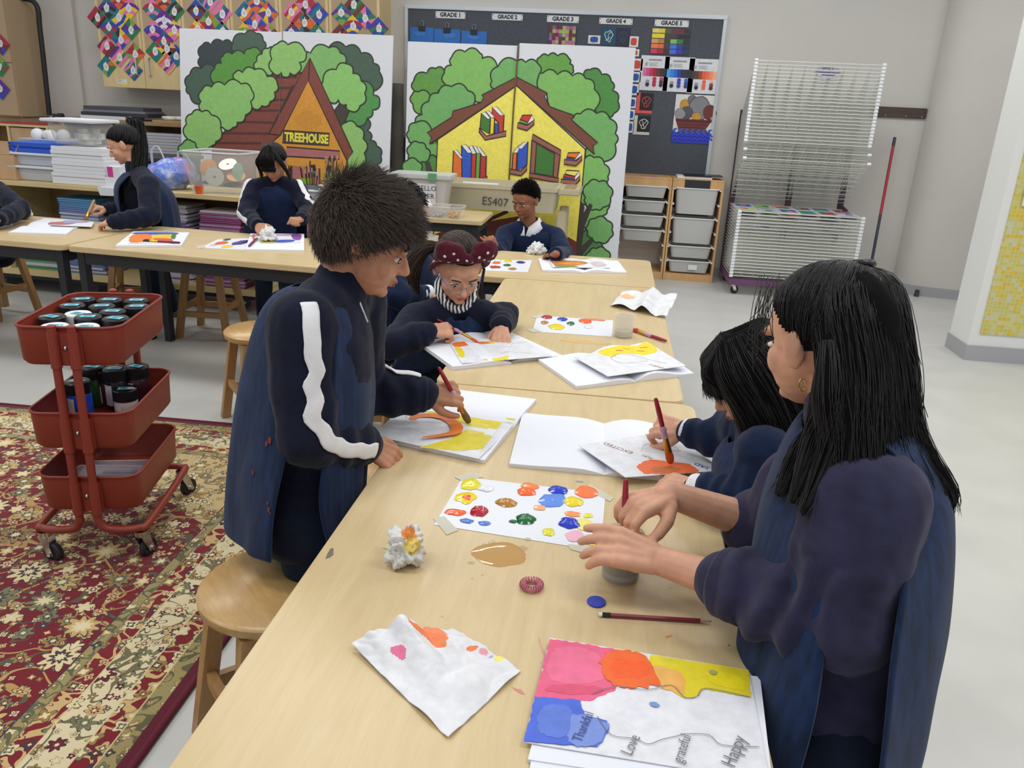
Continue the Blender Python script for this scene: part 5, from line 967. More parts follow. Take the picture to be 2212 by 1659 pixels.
TJ = [((745, 160), (150, 40, 40), 'k'), ((1095, 165), (60, 50, 130), 'k'), ((1455, 155), (170, 150, 60), 'k'), ((640, 245), (30, 30, 34), 'k'), ((1000, 253), (110, 40, 60), 'k'), ((1420, 245), (200, 40, 90), 'k'), ((440, 390), (190, 170, 40), 'k'), ((845, 388), (90, 50, 120), 'k'), ((1215, 322), (40, 80, 170), 'k'), ((1190, 425), (60, 60, 70), 'k'), ((705, 340), (220, 220, 224), 'w'), ((520, 482), (220, 220, 224), 'w'), ((838, 478), (220, 220, 224), 'w')]
TLAB = ['black-lidded jar at the back left of the top tray', 'black-lidded jar at the back middle of the top tray', 'black-lidded jar at the back right of the top tray', 'black-lidded jar with a grey blot, second row left, top tray', 'black-lidded jar in the second row middle, top tray', 'black-lidded crimson jar in the second row right, top tray', 'black-lidded yellow jar at the front left of the top tray', 'black-lidded purple jar in front of the white lid, top tray', 'black-lidded blue jar in the third row right, top tray', 'black-lidded jar at the front right of the top tray', 'white-lidded jar in the middle of the top tray', 'white-lidded jar at the front edge, left one', 'white-lidded jar at the front edge, right one']
placed = []
for k, ((cx, cy), col, cap) in enumerate(TJ):
    zt = .768 if cap == 'k' else .760; p_ = PZ(*cc(cx, cy), zt); l_ = CT.inverted() @ p_; r = .041 if k < 13 else .04
    l_.x = max(-TW + r + .008, min(TW - r - .008, l_.x)); l_.y = max(-TL + r + .008, min(TL - r - .008, l_.y)); placed.append([l_.x, l_.y, r, zt])
for _ in range(120):                                    # settle so that no two jars interpenetrate
    for i in range(len(placed)):
        for j in range(i):
            a, b = placed[i], placed[j]; dx, dy = a[0] - b[0], a[1] - b[1]; d = sqrt(dx * dx + dy * dy) or 1e-4; o = a[2] + b[2] + .0045 - d
            if o > 0: a[0] += dx / d * o / 2; a[1] += dy / d * o / 2; b[0] -= dx / d * o / 2; b[1] -= dy / d * o / 2
    for a in placed: a[0] = max(-TW + a[2] + .01, min(TW - a[2] - .01, a[0])); a[1] = max(-TL + a[2] + .01, min(TL - a[2] - .01, a[1]))
zf = RIMS[0] - TH + .005
for k, ((lx, ly, r, zt), (_, col, cap)) in enumerate(zip(placed, TJ)):
    w_ = CT @ V((lx, ly, 0)); jar(w_.x, w_.y, zf, zt - zf, r - .003, col, cap, TLAB[k], lab=False)
zf = RIMS[1] - TH + .005
for k, (cx, cy, col, h, lab, sm_) in enumerate(((870, 910, (216, 196, 40), .128, 'yellow paint jar at the back left of the middle tray', 0), (1225, 915, (96, 34, 34), .128, 'dark red paint jar with brown lid in the middle tray', 0), (1575, 900, (60, 26, 36), .14, 'tall maroon paint jar at the back right of the middle tray', 0), (945, 1000, (42, 92, 36), .14, 'green paint jar in the middle tray', 0), (1205, 1025, (26, 26, 30), .14, 'black paint jar in the middle tray', 0), (620, 1175, (30, 76, 200), .125, 'blue paint jar at the front left of the middle tray', 0), (1320, 1265, (216, 206, 206), .085, 'low white paint jar with a smeared lid, middle tray', 1))):
    p_ = PZ(*cc(cx, cy), zf + h); l_ = CT.inverted() @ p_; l_.x = max(-TW + .05, min(TW - .05, l_.x)); l_.y = max(-TL + .05, min(TL - .05, l_.y)); w_ = CT @ V((l_.x, l_.y, 0)); jar(w_.x, w_.y, zf, h, .038, col, 'k', lab, lab=True, smear=bool(sm_))
# clear pencil cases in the bottom tray
mat('clear_case', (206, 200, 212), .12, alpha=.35, spec=.8); mat('amber', (216, 110, 40), .25, alpha=.8); mat('mauve', (110, 90, 120), .4); zf = RIMS[2] - TH + .005
for k, (x, y, rz, z) in enumerate(((.0, .06, .06, 0), (-.005, -.03, -.02, .022), (.02, -.13, .05, .0))):
    b = thing('pencil_case', CT @ V((x, y, zf + z)), ['clear pencil case at the back of the bottom tray', 'clear pencil case with white edges on top in the bottom tray', 'clear pencil case at the front of the bottom tray'][k], 'pencil case'); M = CT @ Matrix.Translation(V((x, y, zf + z))) @ Matrix.Rotation(rz, 4, 'Z')
    MB().hexa([M @ V(q) for q in ((-.12, -.05, .001), (.12, -.05, .001), (.12, .05, .001), (-.12, .05, .001))], (0, 0, .018)).build('case_body', 'clear_case', b, bevel=.003); MB().tube([M @ V((x2, y2, .019)) for x2, y2 in rrect(-.12, -.05, .12, .05, .006, 2)], .002, 5, closed=True).build('case_edge', 'jar_white', b)
    for j, m_ in enumerate(('amber', 'mauve', 'mauve')): MB().hexa([M @ V((-.09 + .03 * j, -.035 + j * .025, .004)), M @ V((.08, -.035 + j * .025, .004)), M @ V((.08, -.022 + j * .025, .004)), M @ V((-.09 + .03 * j, -.022 + j * .025, .004))], (0, 0, .008)).build('pencil', m_, b)

# ================================================================== on the painting tables
mat('page', (226, 228, 236), .65); mat('cover_green', (120, 150, 130), .6)
def zq(pts, z): return [PZ(x, y, z) for x, y in pts]
def slab(name, pts, z0, th, m_, parent=None, **k):
    q = [V((p_.x, p_.y, z0)) for p_ in zq(pts, z0 + th)]; ar = sum(q[i - 1].x * q[i].y - q[i].x * q[i - 1].y for i in range(len(q)))
    if ar < 0: q = q[::-1]
    mb = MB(); mb.prism([(p_.x, p_.y) for p_ in q], z0, z0 + th); return mb.build(name, m_, parent, **k)
def page(name, pts, z0, th, gut, parent, lift=.006):
    """page block; gut = index pair (a,b) of the gutter edge; leaves swell between gutter and fore edge"""
    q = zq(pts, z0 + th); a, b, c, d = [q[i] for i in gut]; mb = MB(); N = 9; vs = []      # a-b gutter, d-c fore edge
    for i in range(N + 1):
        s_ = i / N; h = z0 + th * (.35 + .65 * min(1, s_ * 4)) + lift * sin(pi * min(1, s_ * 1.3)) * (1 - s_)
        for e, f in ((a, d), (b, c)): p_ = e.lerp(f, s_); vs += [(p_.x, p_.y, z0), (p_.x, p_.y, h)]
    fs = []
    for i in range(N): k = i * 4; fs += [(k + 1, k + 3, k + 7, k + 5), (k, k + 1, k + 5, k + 4), (k + 2, k + 6, k + 7, k + 3), (k, k + 4, k + 6, k + 2)]
    fs += [(0, 2, 3, 1), (N * 4, N * 4 + 1, N * 4 + 3, N * 4 + 2)]
    mb.add(vs, fs); me = mb.mesh(name, 'page', 50)
    bm = bmesh.new(); bm.from_mesh(me); bmesh.ops.recalc_face_normals(bm, faces=bm.faces); bm.to_mesh(me); bm.free(); me.set_sharp_from_angle(angle=radians(40)); return put(name, me, parent)
def sheet(name, pts, z, label, fn, cat='painting', bg=(230, 231, 237), group=None):
    P = Paint((0, 0, z), (1, 0, 0), (0, 1, 0), .00015); q = P.pxs(pts); P.poly(q, bg); P.mb.hexa([V((x, y, z - .0012)) for x, y in (q if sum(q[i - 1][0] * q[i][1] - q[i][0] * q[i - 1][1] for i in range(4)) > 0 else q[::-1])], (0, 0, .0012), bg); fn(P); return P.build(name, None, label=label, cat=cat, group=group)
PEN = (120, 120, 128)
def pen(P, pts, w_=.0011, col=PEN): P.line(smoothpath([(x, y, 0) for x, y in P.pxs(pts)], 4), w_, col)
YE, ORG = (236, 214, 30), (240, 124, 44)
def stroke(P, pts, ws, col, amp=.002, seed=0):
    sp = smoothpath([(x, y, 0) for x, y in P.pxs(pts)], 6); n = len(sp); L, R_ = [], []
    for i, p_ in enumerate(sp):
        d = sp[min(i + 1, n - 1)] - sp[max(i - 1, 0)]; d.normalize(); k = i / (n - 1) * (len(ws) - 1); a = int(min(k, len(ws) - 2)); w_ = ws[a] + (ws[a + 1] - ws[a]) * (k - a); e = amp * noise.noise(V((i * .9, seed, 1))); nn = V((-d.y, d.x)); L.append((p_.x + nn.x * (w_ + e), p_.y + nn.y * (w_ + e))); R_.append((p_.x - nn.x * (w_ - e), p_.y - nn.y * (w_ - e)))
    [P.poly([L[i], L[i + 1], R_[i + 1], R_[i]], col) for i in range(n - 1)]
def rough(P, pts, col, amp=.004, f=110, seed=0, sm=True):
    q = [(v.x, v.y) for v in smoothpath([(x, y, 0) for x, y in P.pxs(pts)], 3, True)] if sm else P.pxs(pts); out = []; n = len(q)
    for i in range(n):
        a, b = V(q[i]), V(q[(i + 1) % n]); k = max(1, int((b - a).length / .003))
        for j in range(k): p_ = a.lerp(b, j / k); out.append((p_.x + amp * (noise.noise(V((p_.x * f, p_.y * f, seed))) + .5 * noise.noise(V((p_.x * f * 3, p_.y * f * 3, seed)))), p_.y + amp * noise.noise(V((p_.x * f, p_.y * f, seed + 5)))))
    P.poly(out, col)
# -- near sketchbook
t = thing('sketchbook', PZ(1400, 1540, TT), 'open sketchbook under the pink, orange, yellow and blue painting nearest the camera', 'sketchbook'); slab('page_block', [(1205, 1400), (1642, 1462), (1672, 1720), (1140, 1640)], TT + .0005, .006, 'page', t); slab('lower_page', [(1152, 1608), (1668, 1668), (1690, 1800), (1130, 1760)], TT + .0005, .004, 'page', t)
def f(P):
    rough(P, [(1188, 1379), (1345, 1405), (1330, 1490), (1290, 1508), (1272, 1516), (1155, 1505)], (232, 96, 136), .0025, 110, 0, False); rough(P, [(1200, 1400), (1290, 1410), (1300, 1470), (1190, 1470)], (238, 110, 148), .004, 30); rough(P, [(1200, 1480), (1300, 1485), (1280, 1500), (1180, 1495)], (222, 80, 116), .003)
    rough(P, [(1405, 1415), (1617, 1448), (1623, 1508), (1525, 1490), (1500, 1508), (1478, 1509), (1430, 1482), (1400, 1440)], (232, 214, 40), .0025, 110, 0, False); rough(P, [(1408, 1440), (1470, 1455), (1480, 1500), (1440, 1490), (1425, 1480)], (240, 180, 90), .005); rough(P, [(1530, 1450), (1600, 1462), (1605, 1490), (1540, 1478)], (240, 222, 20), .005)
    rough(P, [(1330, 1405), (1385, 1413), (1408, 1440), (1424, 1476), (1400, 1484), (1360, 1490), (1312, 1472), (1296, 1430)], (242, 104, 34), .006); rough(P, [(1325, 1425), (1390, 1430), (1400, 1460), (1330, 1465)], (244, 92, 24), .005)
    rough(P, [(1155, 1506), (1252, 1514), (1262, 1545), (1310, 1558), (1316, 1580), (1292, 1616), (1132, 1603)], (72, 104, 216), .0025, 110, 0, False); rough(P, [(1230, 1545), (1305, 1560), (1310, 1580), (1288, 1612), (1230, 1606)], (122, 146, 220), .004); rough(P, [(1170, 1530), (1230, 1530), (1225, 1590), (1165, 1585)], (92, 122, 214), .004); P.blob(P.px(1413, 1524), .007, .005, (120, 150, 214), 2); P.blob(P.px(1540, 1454), .006, .005, (170, 176, 110), 4)
    pen(P, [(1280, 1500), (1330, 1485), (1400, 1492), (1450, 1482), (1478, 1508), (1505, 1507), (1525, 1489), (1620, 1508)]); pen(P, [(1290, 1550), (1320, 1590), (1370, 1598), (1400, 1610), (1430, 1600), (1465, 1592), (1480, 1588), (1530, 1590), (1560, 1612), (1640, 1616)])
    for body, a, b, sz, col in (('Love', (1352, 1634), (1374, 1590), .022, PEN), ('grateful', (1462, 1652), (1484, 1588), .02, PEN), ('Happy', (1572, 1660), (1600, 1592), .026, PEN), ('Thankful', (1246, 1604), (1274, 1542), .019, (66, 78, 140))):
        q0, q1 = V(P.px(*a)), V(P.px(*b)); P.text(body, ((q0.x + q1.x) / 2, (q0.y + q1.y) / 2), sz, col, atan2(q1.y - q0.y, q1.x - q0.x) , .85)
sheet('emotion_painting', [(1188, 1378), (1617, 1447), (1664, 1690), (1132, 1603)], TT + .0085, 'pink orange yellow and blue feelings painting nearest the camera', f)
# -- centre sketchbook (child with fringe)
t = thing('sketchbook', PZ(1210, 955, TT), 'open blank sketchbook in the middle of the near table', 'sketchbook'); page('page_block', [(1129, 891), (1306, 911), (1308, 1021), (1100, 1001)], TT + .0005, .008, (1, 2, 3, 0), t); page('page_block', [(1306, 911), (1492, 925), (1518, 1042), (1308, 1021)], TT + .0005, .007, (0, 3, 2, 1), t, .018); slab('cover', [(1500, 940), (1512, 940), (1520, 1044), (1420, 1036)], TT + .0002, .003, 'cover_green', t)
def f(P):
    rough(P, [(1376, 1006), (1404, 993), (1450, 998), (1490, 1003), (1508, 1019), (1460, 1024), (1400, 1024), (1385, 1018)], (240, 110, 52), .004); rough(P, [(1415, 1008), (1470, 1012), (1450, 1022), (1410, 1018)], (206, 112, 50), .004)
    for body, c, s_, col, r in (('EXCITED', (1335, 968), .02, (150, 110, 90), 2.55), ('HAPPY', (1404, 944), .014, (150, 110, 90), 2.0), ('SAD', (1516, 1007), .02, (60, 90, 190), 2.5), ('FUN', (1398, 987), .014, (180, 176, 130), 2.5)): P.text(body, P.px(*c), s_, col, r)
    pen(P, [(1385, 975), (1395, 960), (1440, 955), (1470, 975)], .0009, (196, 198, 206))
sheet('emotion_painting', [(1250, 962), (1351, 1031), (1566, 1016), (1440, 932)], TT + .022, 'white sheet with an orange patch and feeling words by the child with the fringe', f)
# -- standing boy's sketchbook
t = thing('sketchbook', PZ(1000, 915, TT), 'open sketchbook with yellow and orange painting under the standing boy', 'sketchbook'); page('page_block', [(925, 834), (1158, 862), (1112, 916), (880, 880)], TT + .0005, .009, (3, 2, 1, 0), t); page('page_block', [(880, 880), (1112, 916), (1046, 994), (812, 944)], TT + .0005, .009, (0, 1, 2, 3), t)
def f(P):
    rough(P, [(897, 885), (960, 892), (1085, 912), (1060, 945), (1004, 932), (985, 908)], (228, 210, 48), .003, 110, 0, False); rough(P, [(1004, 930), (1062, 943), (1042, 970), (990, 974), (905, 967), (975, 947)], (228, 210, 48), .003, 110, 2, False); rough(P, [(1012, 914), (1055, 918), (1042, 938), (1010, 936)], (234, 218, 84), .004)
    stroke(P, [(890, 908), (900, 900), (930, 899), (962, 905), (984, 921), (984, 936), (960, 944), (912, 950)], [.008, .015, .013, .014, .016, .014, .009, .002], (238, 128, 46)); rough(P, [(1092, 908), (1111, 910), (1112, 914), (1096, 912)], (226, 208, 60), .002)
    pen(P, [(820, 935), (860, 925), (890, 932), (915, 942)]); pen(P, [(880, 888), (876, 905), (890, 915)]); P.line(P.pxs([(1088, 918), (1037, 984)]), .001, (196, 198, 204))
sheet('emotion_painting', [(868, 879), (1110, 917), (1034, 991), (806, 941)], TT + .0125, 'yellow and orange painting the standing boy is working on', f)
# -- bow girl's sketchbook
t = thing('sketchbook', PZ(1050, 755, TT), 'open sketchbook in front of the girl with the polka dot bow', 'sketchbook'); page('page_block', [(905, 739), (1045, 714), (1105, 778), (978, 792)], TT + .0005, .012, (1, 2, 3, 0), t); page('page_block', [(1045, 714), (1092, 712), (1216, 768), (1105, 778)], TT + .0005, .008, (0, 3, 2, 1), t)
def f(P):
    rough(P, [(976, 742), (1000, 738), (1035, 738), (1062, 739), (1060, 742), (1020, 745), (1000, 748), (985, 750)], (238, 120, 50), .003); rough(P, [(982, 750), (996, 752), (1004, 768), (995, 772)], YE, .003); rough(P, [(1043, 776), (1080, 773), (1098, 768), (1094, 777), (1060, 780)], YE, .003); rough(P, [(1050, 738), (1068, 738), (1066, 742)], YE, .001)
    pen(P, [(1060, 746), (1100, 750), (1108, 742), (1140, 740)], .001, (170, 172, 180)); pen(P, [(1080, 765), (1100, 760), (1120, 762), (1150, 764)], .001, (170, 172, 180))
sheet('emotion_painting', [(972, 743), (1110, 722), (1192, 769), (998, 785)], TT + .0155, 'painting with orange and yellow edges in front of the bow girl', f)
# -- right sketchbook on the middle table
t = thing('sketchbook', PZ(1330, 790, TT), 'open sketchbook with yellow painting at the right side of the middle table', 'sketchbook'); page('page_block', [(1163, 776), (1277, 760), (1376, 819), (1246, 834)], TT + .0005, .010, (1, 2, 3, 0), t); page('page_block', [(1277, 760), (1408, 745), (1499, 806), (1376, 819)], TT + .0005, .008, (0, 3, 2, 1), t, .022)
def f(P):
    rough(P, [(1292, 759), (1320, 750), (1350, 746), (1375, 748), (1396, 738), (1421, 757), (1395, 767), (1370, 765), (1340, 764), (1322, 771), (1300, 766)], (238, 218, 36), .003)
    for a, b in (((1345, 752), (1360, 755)), ((1382, 752), (1398, 750)), ((1375, 758), (1392, 759)), ((1330, 757), (1345, 757))): P.line(P.pxs([a, b]), .006, (228, 104, 44))
    pen(P, [(1318, 775), (1335, 765), (1370, 768), (1405, 778), (1440, 785)]); pen(P, [(1320, 775), (1345, 785), (1400, 780)]); P.text('HAPPY', P.px(1420, 792), .02, (190, 150, 130), 2.5)
sheet('emotion_painting', [(1240, 771), (1397, 738), (1482, 790), (1313, 813)], TT + .026, 'yellow painting with orange dashes at the right of the middle table', f)
# -- far table sketchbook
t = thing('sketchbook', PZ(1255, 573, TT), 'open sketchbook with autumn coloured painting on the far table', 'sketchbook'); page('page_block', [(1163, 558), (1262, 560), (1262, 586), (1172, 583)], TT + .0005, .010, (1, 2, 3, 0), t); page('page_block', [(1262, 560), (1335, 563), (1354, 588), (1262, 586)], TT + .0005, .008, (0, 3, 2, 1), t, .012)
def f(P): rough(P, [(1188, 562), (1210, 560), (1225, 563), (1255, 564), (1270, 569), (1240, 574), (1205, 577), (1195, 570)], (190, 120, 60), .004); rough(P, [(1205, 568), (1245, 566), (1262, 570), (1230, 572)], (232, 140, 50), .003); rough(P, [(1200, 573), (1230, 574), (1250, 575), (1240, 577), (1205, 577)], (120, 150, 50), .003); rough(P, [(1190, 561), (1208, 560), (1212, 563), (1195, 564)], (130, 60, 50), .002); rough(P, [(1275, 568), (1290, 565), (1310, 572), (1290, 576)], (216, 200, 206), .004)
sheet('emotion_painting', [(1185, 560), (1300, 561), (1318, 579), (1194, 577)], TT + .0165, 'brown orange and green painting on the far table', f)
# -- back row
t = thing('sketchbook', PZ(100, 487, TT), 'open sketchbook in front of the ponytail child at the back left', 'sketchbook'); page('page_block', [(95, 471), (200, 479), (165, 491), (58, 486)], TT + .0005, .008, (3, 2, 1, 0), t); page('page_block', [(58, 486), (165, 491), (143, 505), (18, 501)], TT + .0005, .008, (0, 1, 2, 3), t)
def f(P): rough(P, [(110, 480), (170, 478), (150, 485), (110, 485)], (190, 110, 100), .004); rough(P, [(140, 476), (190, 478), (185, 481), (140, 482)], (170, 160, 200), .004)
sheet('emotion_painting', [(110, 474), (203, 480), (198, 490), (108, 486)], TT + .0135, 'red and mauve painting of the ponytail child', f)
t = thing('sketchbook', PZ(325, 518, TT), 'closed stack of sketchbook pages with orange painting on the back table', 'sketchbook'); slab('page_block', [(288, 500), (409, 502), (392, 529), (249, 530)], TT + .0005, .012, 'page', t)
def f(P): rough(P, [(292, 502), (375, 502), (378, 506), (300, 507)], (60, 90, 180), .004); rough(P, [(285, 508), (320, 506), (330, 512), (320, 521), (282, 524)], (236, 130, 40), .005); rough(P, [(330, 508), (370, 507), (372, 514), (335, 520)], (240, 200, 40), .005); rough(P, [(372, 505), (380, 505), (378, 515), (370, 515)], (70, 120, 60), .003); rough(P, [(335, 515), (370, 516), (368, 522), (330, 523)], (224, 90, 50), .004)
sheet('emotion_painting', [(288, 502), (382, 502), (370, 525), (277, 526)], TT + .0145, 'orange, yellow and blue painting on the back table', f)
t = thing('sketchbook', PZ(600, 520, TT), 'open sketchbook in front of the girl with white sleeve stripes', 'sketchbook'); slab('page_block', [(541, 504), (657, 505), (657, 540), (530, 538)], TT + .0005, .008, 'page', t)
def f(P): rough(P, [(546, 508), (640, 505), (640, 508), (548, 511)], (190, 150, 180), .003); rough(P, [(630, 506), (650, 507), (648, 518), (634, 517)], (130, 80, 160), .003); rough(P, [(566, 519), (600, 519), (600, 524), (565, 525)], (190, 180, 90), .003); rough(P, [(598, 519), (635, 518), (630, 523), (598, 524)], (70, 90, 190), .003); rough(P, [(545, 508), (550, 507), (550, 516), (546, 516)], (206, 110, 100), .002)
sheet('emotion_painting', [(548, 506), (650, 507), (649, 524), (562, 526)], TT + .010, 'purple and blue painting in front of the girl with striped sleeves', f)
# ================================================================== palettes with wet paint
mat('masking_tape', (224, 220, 204), .5, alpha=.6); mat('wax_paper', (224, 227, 234), .4)
def dab(P, parent, x, y, rx, ry, col, h=.004, seed=0, rot=0):
    c = P.px(x, y); sx = (P.px(x + rx, y)[0] - c[0]); sy = abs(P.px(x, y - ry)[1] - c[1]); mb = MB(); R = 6; n = 18; vs = [P.w(c, h + P.step * 6)]; fs = []
    for i in range(1, R + 1):
        f_ = i / R
        for j in range(n):
            t = 2 * pi * j / n; q = 1 + .3 * noise.noise(V((cos(t) * 1.6 + seed * 2.3, sin(t) * 1.6, seed))); u, v = sx * q * f_ * cos(t), sy * q * f_ * sin(t)
            hh = h * (1 - f_ ** 3) * (1 + .5 * noise.noise(V((u * 160, v * 160, seed)))) + .0004; vs.append(P.w((c[0] + u * cos(rot) - v * sin(rot), c[1] + u * sin(rot) + v * cos(rot)), hh + P.step * 4))
    for j in range(n): fs.append((0, 1 + j, 1 + (j + 1) % n))
    for i in range(R - 1):
        for j in range(n): a = 1 + i * n; fs.append((a + j, a + n + j, a + n + (j + 1) % n, a + (j + 1) % n))
    mb.add(vs, fs, col); mb.build('paint_dab', 'wet_paint', parent, 60)
def palette(pts, label, dabs, tapes, z=TT):
    t = thing('paint_palette', PZ(*pts[0], z), label, 'palette'); P = Paint((0, 0, z + .0012), (1, 0, 0), (0, 1, 0), .00015); slab('wax_paper', pts, z + .0003, .0009, 'wax_paper', t)
    for q in tapes: slab('tape_strip', q, z + .0013, .0003, 'masking_tape', t)
    for k, d in enumerate(dabs): dab(P, t, *d[:4], d[4], d[5] if len(d) > 5 else .004, k + len(dabs), d[6] if len(d) > 6 else 0)
RE, GRN_, BLU, YEL, ORA, OCH, WHI = (176, 36, 52), (24, 104, 52), (30, 56, 190), (236, 210, 20), (240, 96, 40), (178, 124, 46), (226, 228, 236)
palette([(1000, 1030), (1308, 1066), (1298, 1190), (938, 1133)], 'large taped palette sheet with many paint dabs on the near table', [(1018, 1047, 22, 14, (222, 212, 40), .002), (1050, 1055, 18, 7, WHI, .004), (1006, 1076, 24, 12, YEL, .002), (1008, 1077, 13, 8, ORA, .003), (1137, 1063, 20, 9, (240, 104, 50)), (1144, 1051, 20, 7, (244, 130, 70), .002), (1206, 1059, 22, 9, BLU), (1193, 1082, 28, 16, (96, 140, 226), .002, -.5), (1238, 1084, 22, 11, YEL), (1268, 1064, 26, 13, (242, 120, 60), .002), (1093, 1087, 24, 9, OCH, .006), (1035, 1105, 20, 12, RE, .007), (983, 1107, 24, 8, ORA, .002), (1136, 1122, 23, 11, GRN_, .007), (1108, 1127, 9, 4, GRN_, .003), (1008, 1126, 15, 5, (84, 120, 196), .002), (1047, 1131, 14, 5, (90, 126, 200), .002), (1230, 1131, 23, 13, BLU, .006), (1166, 1097, 14, 6, (244, 170, 130), .001), (1237, 1111, 18, 6, (244, 150, 90), .001), (1185, 1150, 14, 9, (220, 210, 50), .002), (1262, 1133, 20, 12, (236, 228, 120), .001), (1275, 1170, 18, 9, (236, 224, 90), .001), (1243, 1160, 22, 12, (236, 180, 200), .0006), (1270, 1114, 10, 5, (230, 220, 70), .001)], [[(982, 1030), (1025, 1020), (1045, 1030), (1000, 1040)], [(935, 1118), (960, 1115), (990, 1145), (965, 1155)], [(1272, 1045), (1325, 1075), (1318, 1083), (1268, 1060)], [(1225, 1175), (1285, 1180), (1268, 1196), (1232, 1186)]])
palette([(1160, 682), (1325, 692), (1322, 727), (1150, 716)], 'taped palette sheet with neat paint dabs beside the frosted cup', [(1181, 685, 12, 4, RE), (1215, 690, 12, 4, BLU), (1176, 697, 8, 4, OCH), (1203, 706, 18, 6, YEL), (1233, 699, 9, 4, GRN_), (1265, 694, 14, 5, ORA), (1290, 691, 20, 2, (242, 130, 70), .001), (1271, 706, 9, 4, WHI)], [[(1148, 684), (1170, 678), (1185, 682), (1160, 688)], [(1138, 712), (1155, 709), (1170, 716), (1150, 718)]])
palette([(1060, 561), (1150, 562), (1140, 588), (1044, 584)], 'taped palette sheet with paint dabs on the far table', [(1072, 568, 9, 2.5, ORA), (1097, 564, 9, 2.5, YEL), (1125, 567, 11, 2.5, (50, 50, 130)), (1069, 577, 12, 3, RE), (1096, 573, 9, 2.5, GRN_), (1107, 581, 10, 2.5, OCH), (1075, 563, 8, 2, WHI)], [[(1050, 560), (1070, 557), (1075, 560), (1055, 563)]])
palette([(470, 517), (548, 514), (536, 540), (432, 535)], 'palette sheet with orange and violet dabs on the back table', [(490, 518, 7, 2.5, GRN_), (478, 525, 14, 4, ORA), (490, 533, 12, 3, YEL), (520, 524, 15, 6, (60, 40, 140)), (460, 530, 7, 2, (214, 190, 200))], [[(424, 531), (440, 529), (445, 535), (428, 537)]])
palette([(-20, 478), (30, 477), (28, 488), (-20, 490)], 'palette sheet at the left edge of the back row', [(2, 478, 6, 2, YEL), (-6, 484, 6, 2, BLU)], [[(28, 479), (44, 480), (42, 483), (28, 483)]])
# paint marks left on the tables
P = Paint((0, 0, TT + .0003), (1, 0, 0), (0, 1, 0), .00005); P.blob(P.px(1262, 739), .085, .016, (214, 176, 116), 3, amp=.5); P.blob(P.px(1240, 736), .03, .012, (222, 170, 100), 6, amp=.5); P.build('paint_stain', bpy.data.objects['classroom_table.001'])
P = Paint((0, 0, TT + .0003), (1, 0, 0), (0, 1, 0), .00005); rough(P, [(1163, 1372), (1172, 1400), (1180, 1420), (1172, 1410), (1165, 1390)], (220, 160, 140), .002); rough(P, [(1105, 1484), (1125, 1490), (1135, 1500), (1120, 1496)], (220, 140, 130), .002); rough(P, [(1437, 1375), (1452, 1371), (1450, 1374), (1440, 1378)], (226, 140, 80), .001); P.blob(P.px(1575, 1394), .0018, .0015, (90, 90, 88), 2); P.blob(P.px(1252, 1040), .009, .004, (150, 160, 176), 4); P.build('paint_stain', bpy.data.objects['classroom_table'])
# puddle of ochre water
m, nt, p = base('ochre_water'); p.inputs['Base Color'].default_value = rgb((206, 158, 88)); p.inputs['Roughness'].default_value = .03; p.inputs['Alpha'].default_value = .75; p.inputs['Specular IOR Level'].default_value = .7
mat('clear_water', (196, 170, 124), .03, alpha=.3, spec=.7)
t = thing('puddle', PZ(1080, 1200, TT), 'shiny puddle of spilt ochre water on the near table', 'puddle'); P = Paint((0, 0, TT + .0004), (1, 0, 0), (0, 1, 0), .0001)
def drop(x, y, rx, ry, m_, h=.0014, s_=0):
    c = P.px(x, y); sx, sy = P.px(x + rx, y)[0] - c[0], abs(P.px(x, y - ry)[1] - c[1]); mb = MB(); vs = [P.w(c, h)]; n = 30; fs = [(0, 1 + j, 1 + (j + 1) % n) for j in range(n)]
    for i, f_ in enumerate((.6, .88, 1.0)):
        for j in range(n): a = 2 * pi * j / n; q = 1 + .3 * noise.noise(V((cos(a) * 1.3 + s_, sin(a) * 1.3, s_))); vs.append(P.w((c[0] + sx * q * f_ * cos(a), c[1] + sy * q * f_ * sin(a)), (h, h * .8, 0)[i]))
    for i in range(2):
        for j in range(n): a = 1 + i * n; fs.append((a + j, a + n + j, a + n + (j + 1) % n, a + (j + 1) % n))
    mb.add(vs, fs); mb.build('water_drop' if rx < 20 else 'water_pool', m_, t, 60)
drop(1080, 1198, 60, 25, 'ochre_water', .0016, 1)
for x, y, r in ((1018, 1215, 8), (1063, 1172, 9), (1128, 1185, 12), (1045, 1175, 5), (1020, 1250, 3), (1042, 1242, 3), (1140, 1165, 8), (955, 1332, 3), (1448, 1270, 2)): drop(x, y, r, r * .55, 'clear_water', .001, x)
# coil hair tie, blue lid, pencil
mat('coil_pink', (206, 120, 138), .15, alpha=.85); t = thing('coil_hair_tie', PZ(1148, 1268, TT), 'pink spiral plastic hair tie on the near table', 'hair tie'); c = PZ(1148, 1270, TT); pts = []
for i in range(26 * 10): a = 2 * pi * i / 260; b = 2 * pi * i / 10; rr_ = .0150 + .0055 * cos(b); pts.append(c + V((rr_ * cos(a), rr_ * sin(a), .0066 + .0055 * sin(b))))
MB().tube(pts, .00095, 6, closed=True).build('coil', 'coil_pink', t, 60)
mat('lid_blue', (44, 62, 176), .35); t = thing('blue_bottle_lid', PZ(1288, 1302, TT), 'flat royal blue plastic disc between the hair tie and the pencil', 'lid'); MB().lathe([(0, .0003), (.0148, .0003), (.0155, .001), (.0155, .0028), (.0148, .0036), (0, .0036)], 32, PZ(1288, 1302, TT), close=False).build('disc', 'lid_blue', t, 40)
mat('pencil_red', (124, 40, 56), .35); mat('pencil_tip', (206, 170, 130), .6); mat('graphite', (60, 60, 64), .4); a, b = PZ(1293, 1332, TT), PZ(1536, 1347, TT); a.z = b.z = TT + .0042
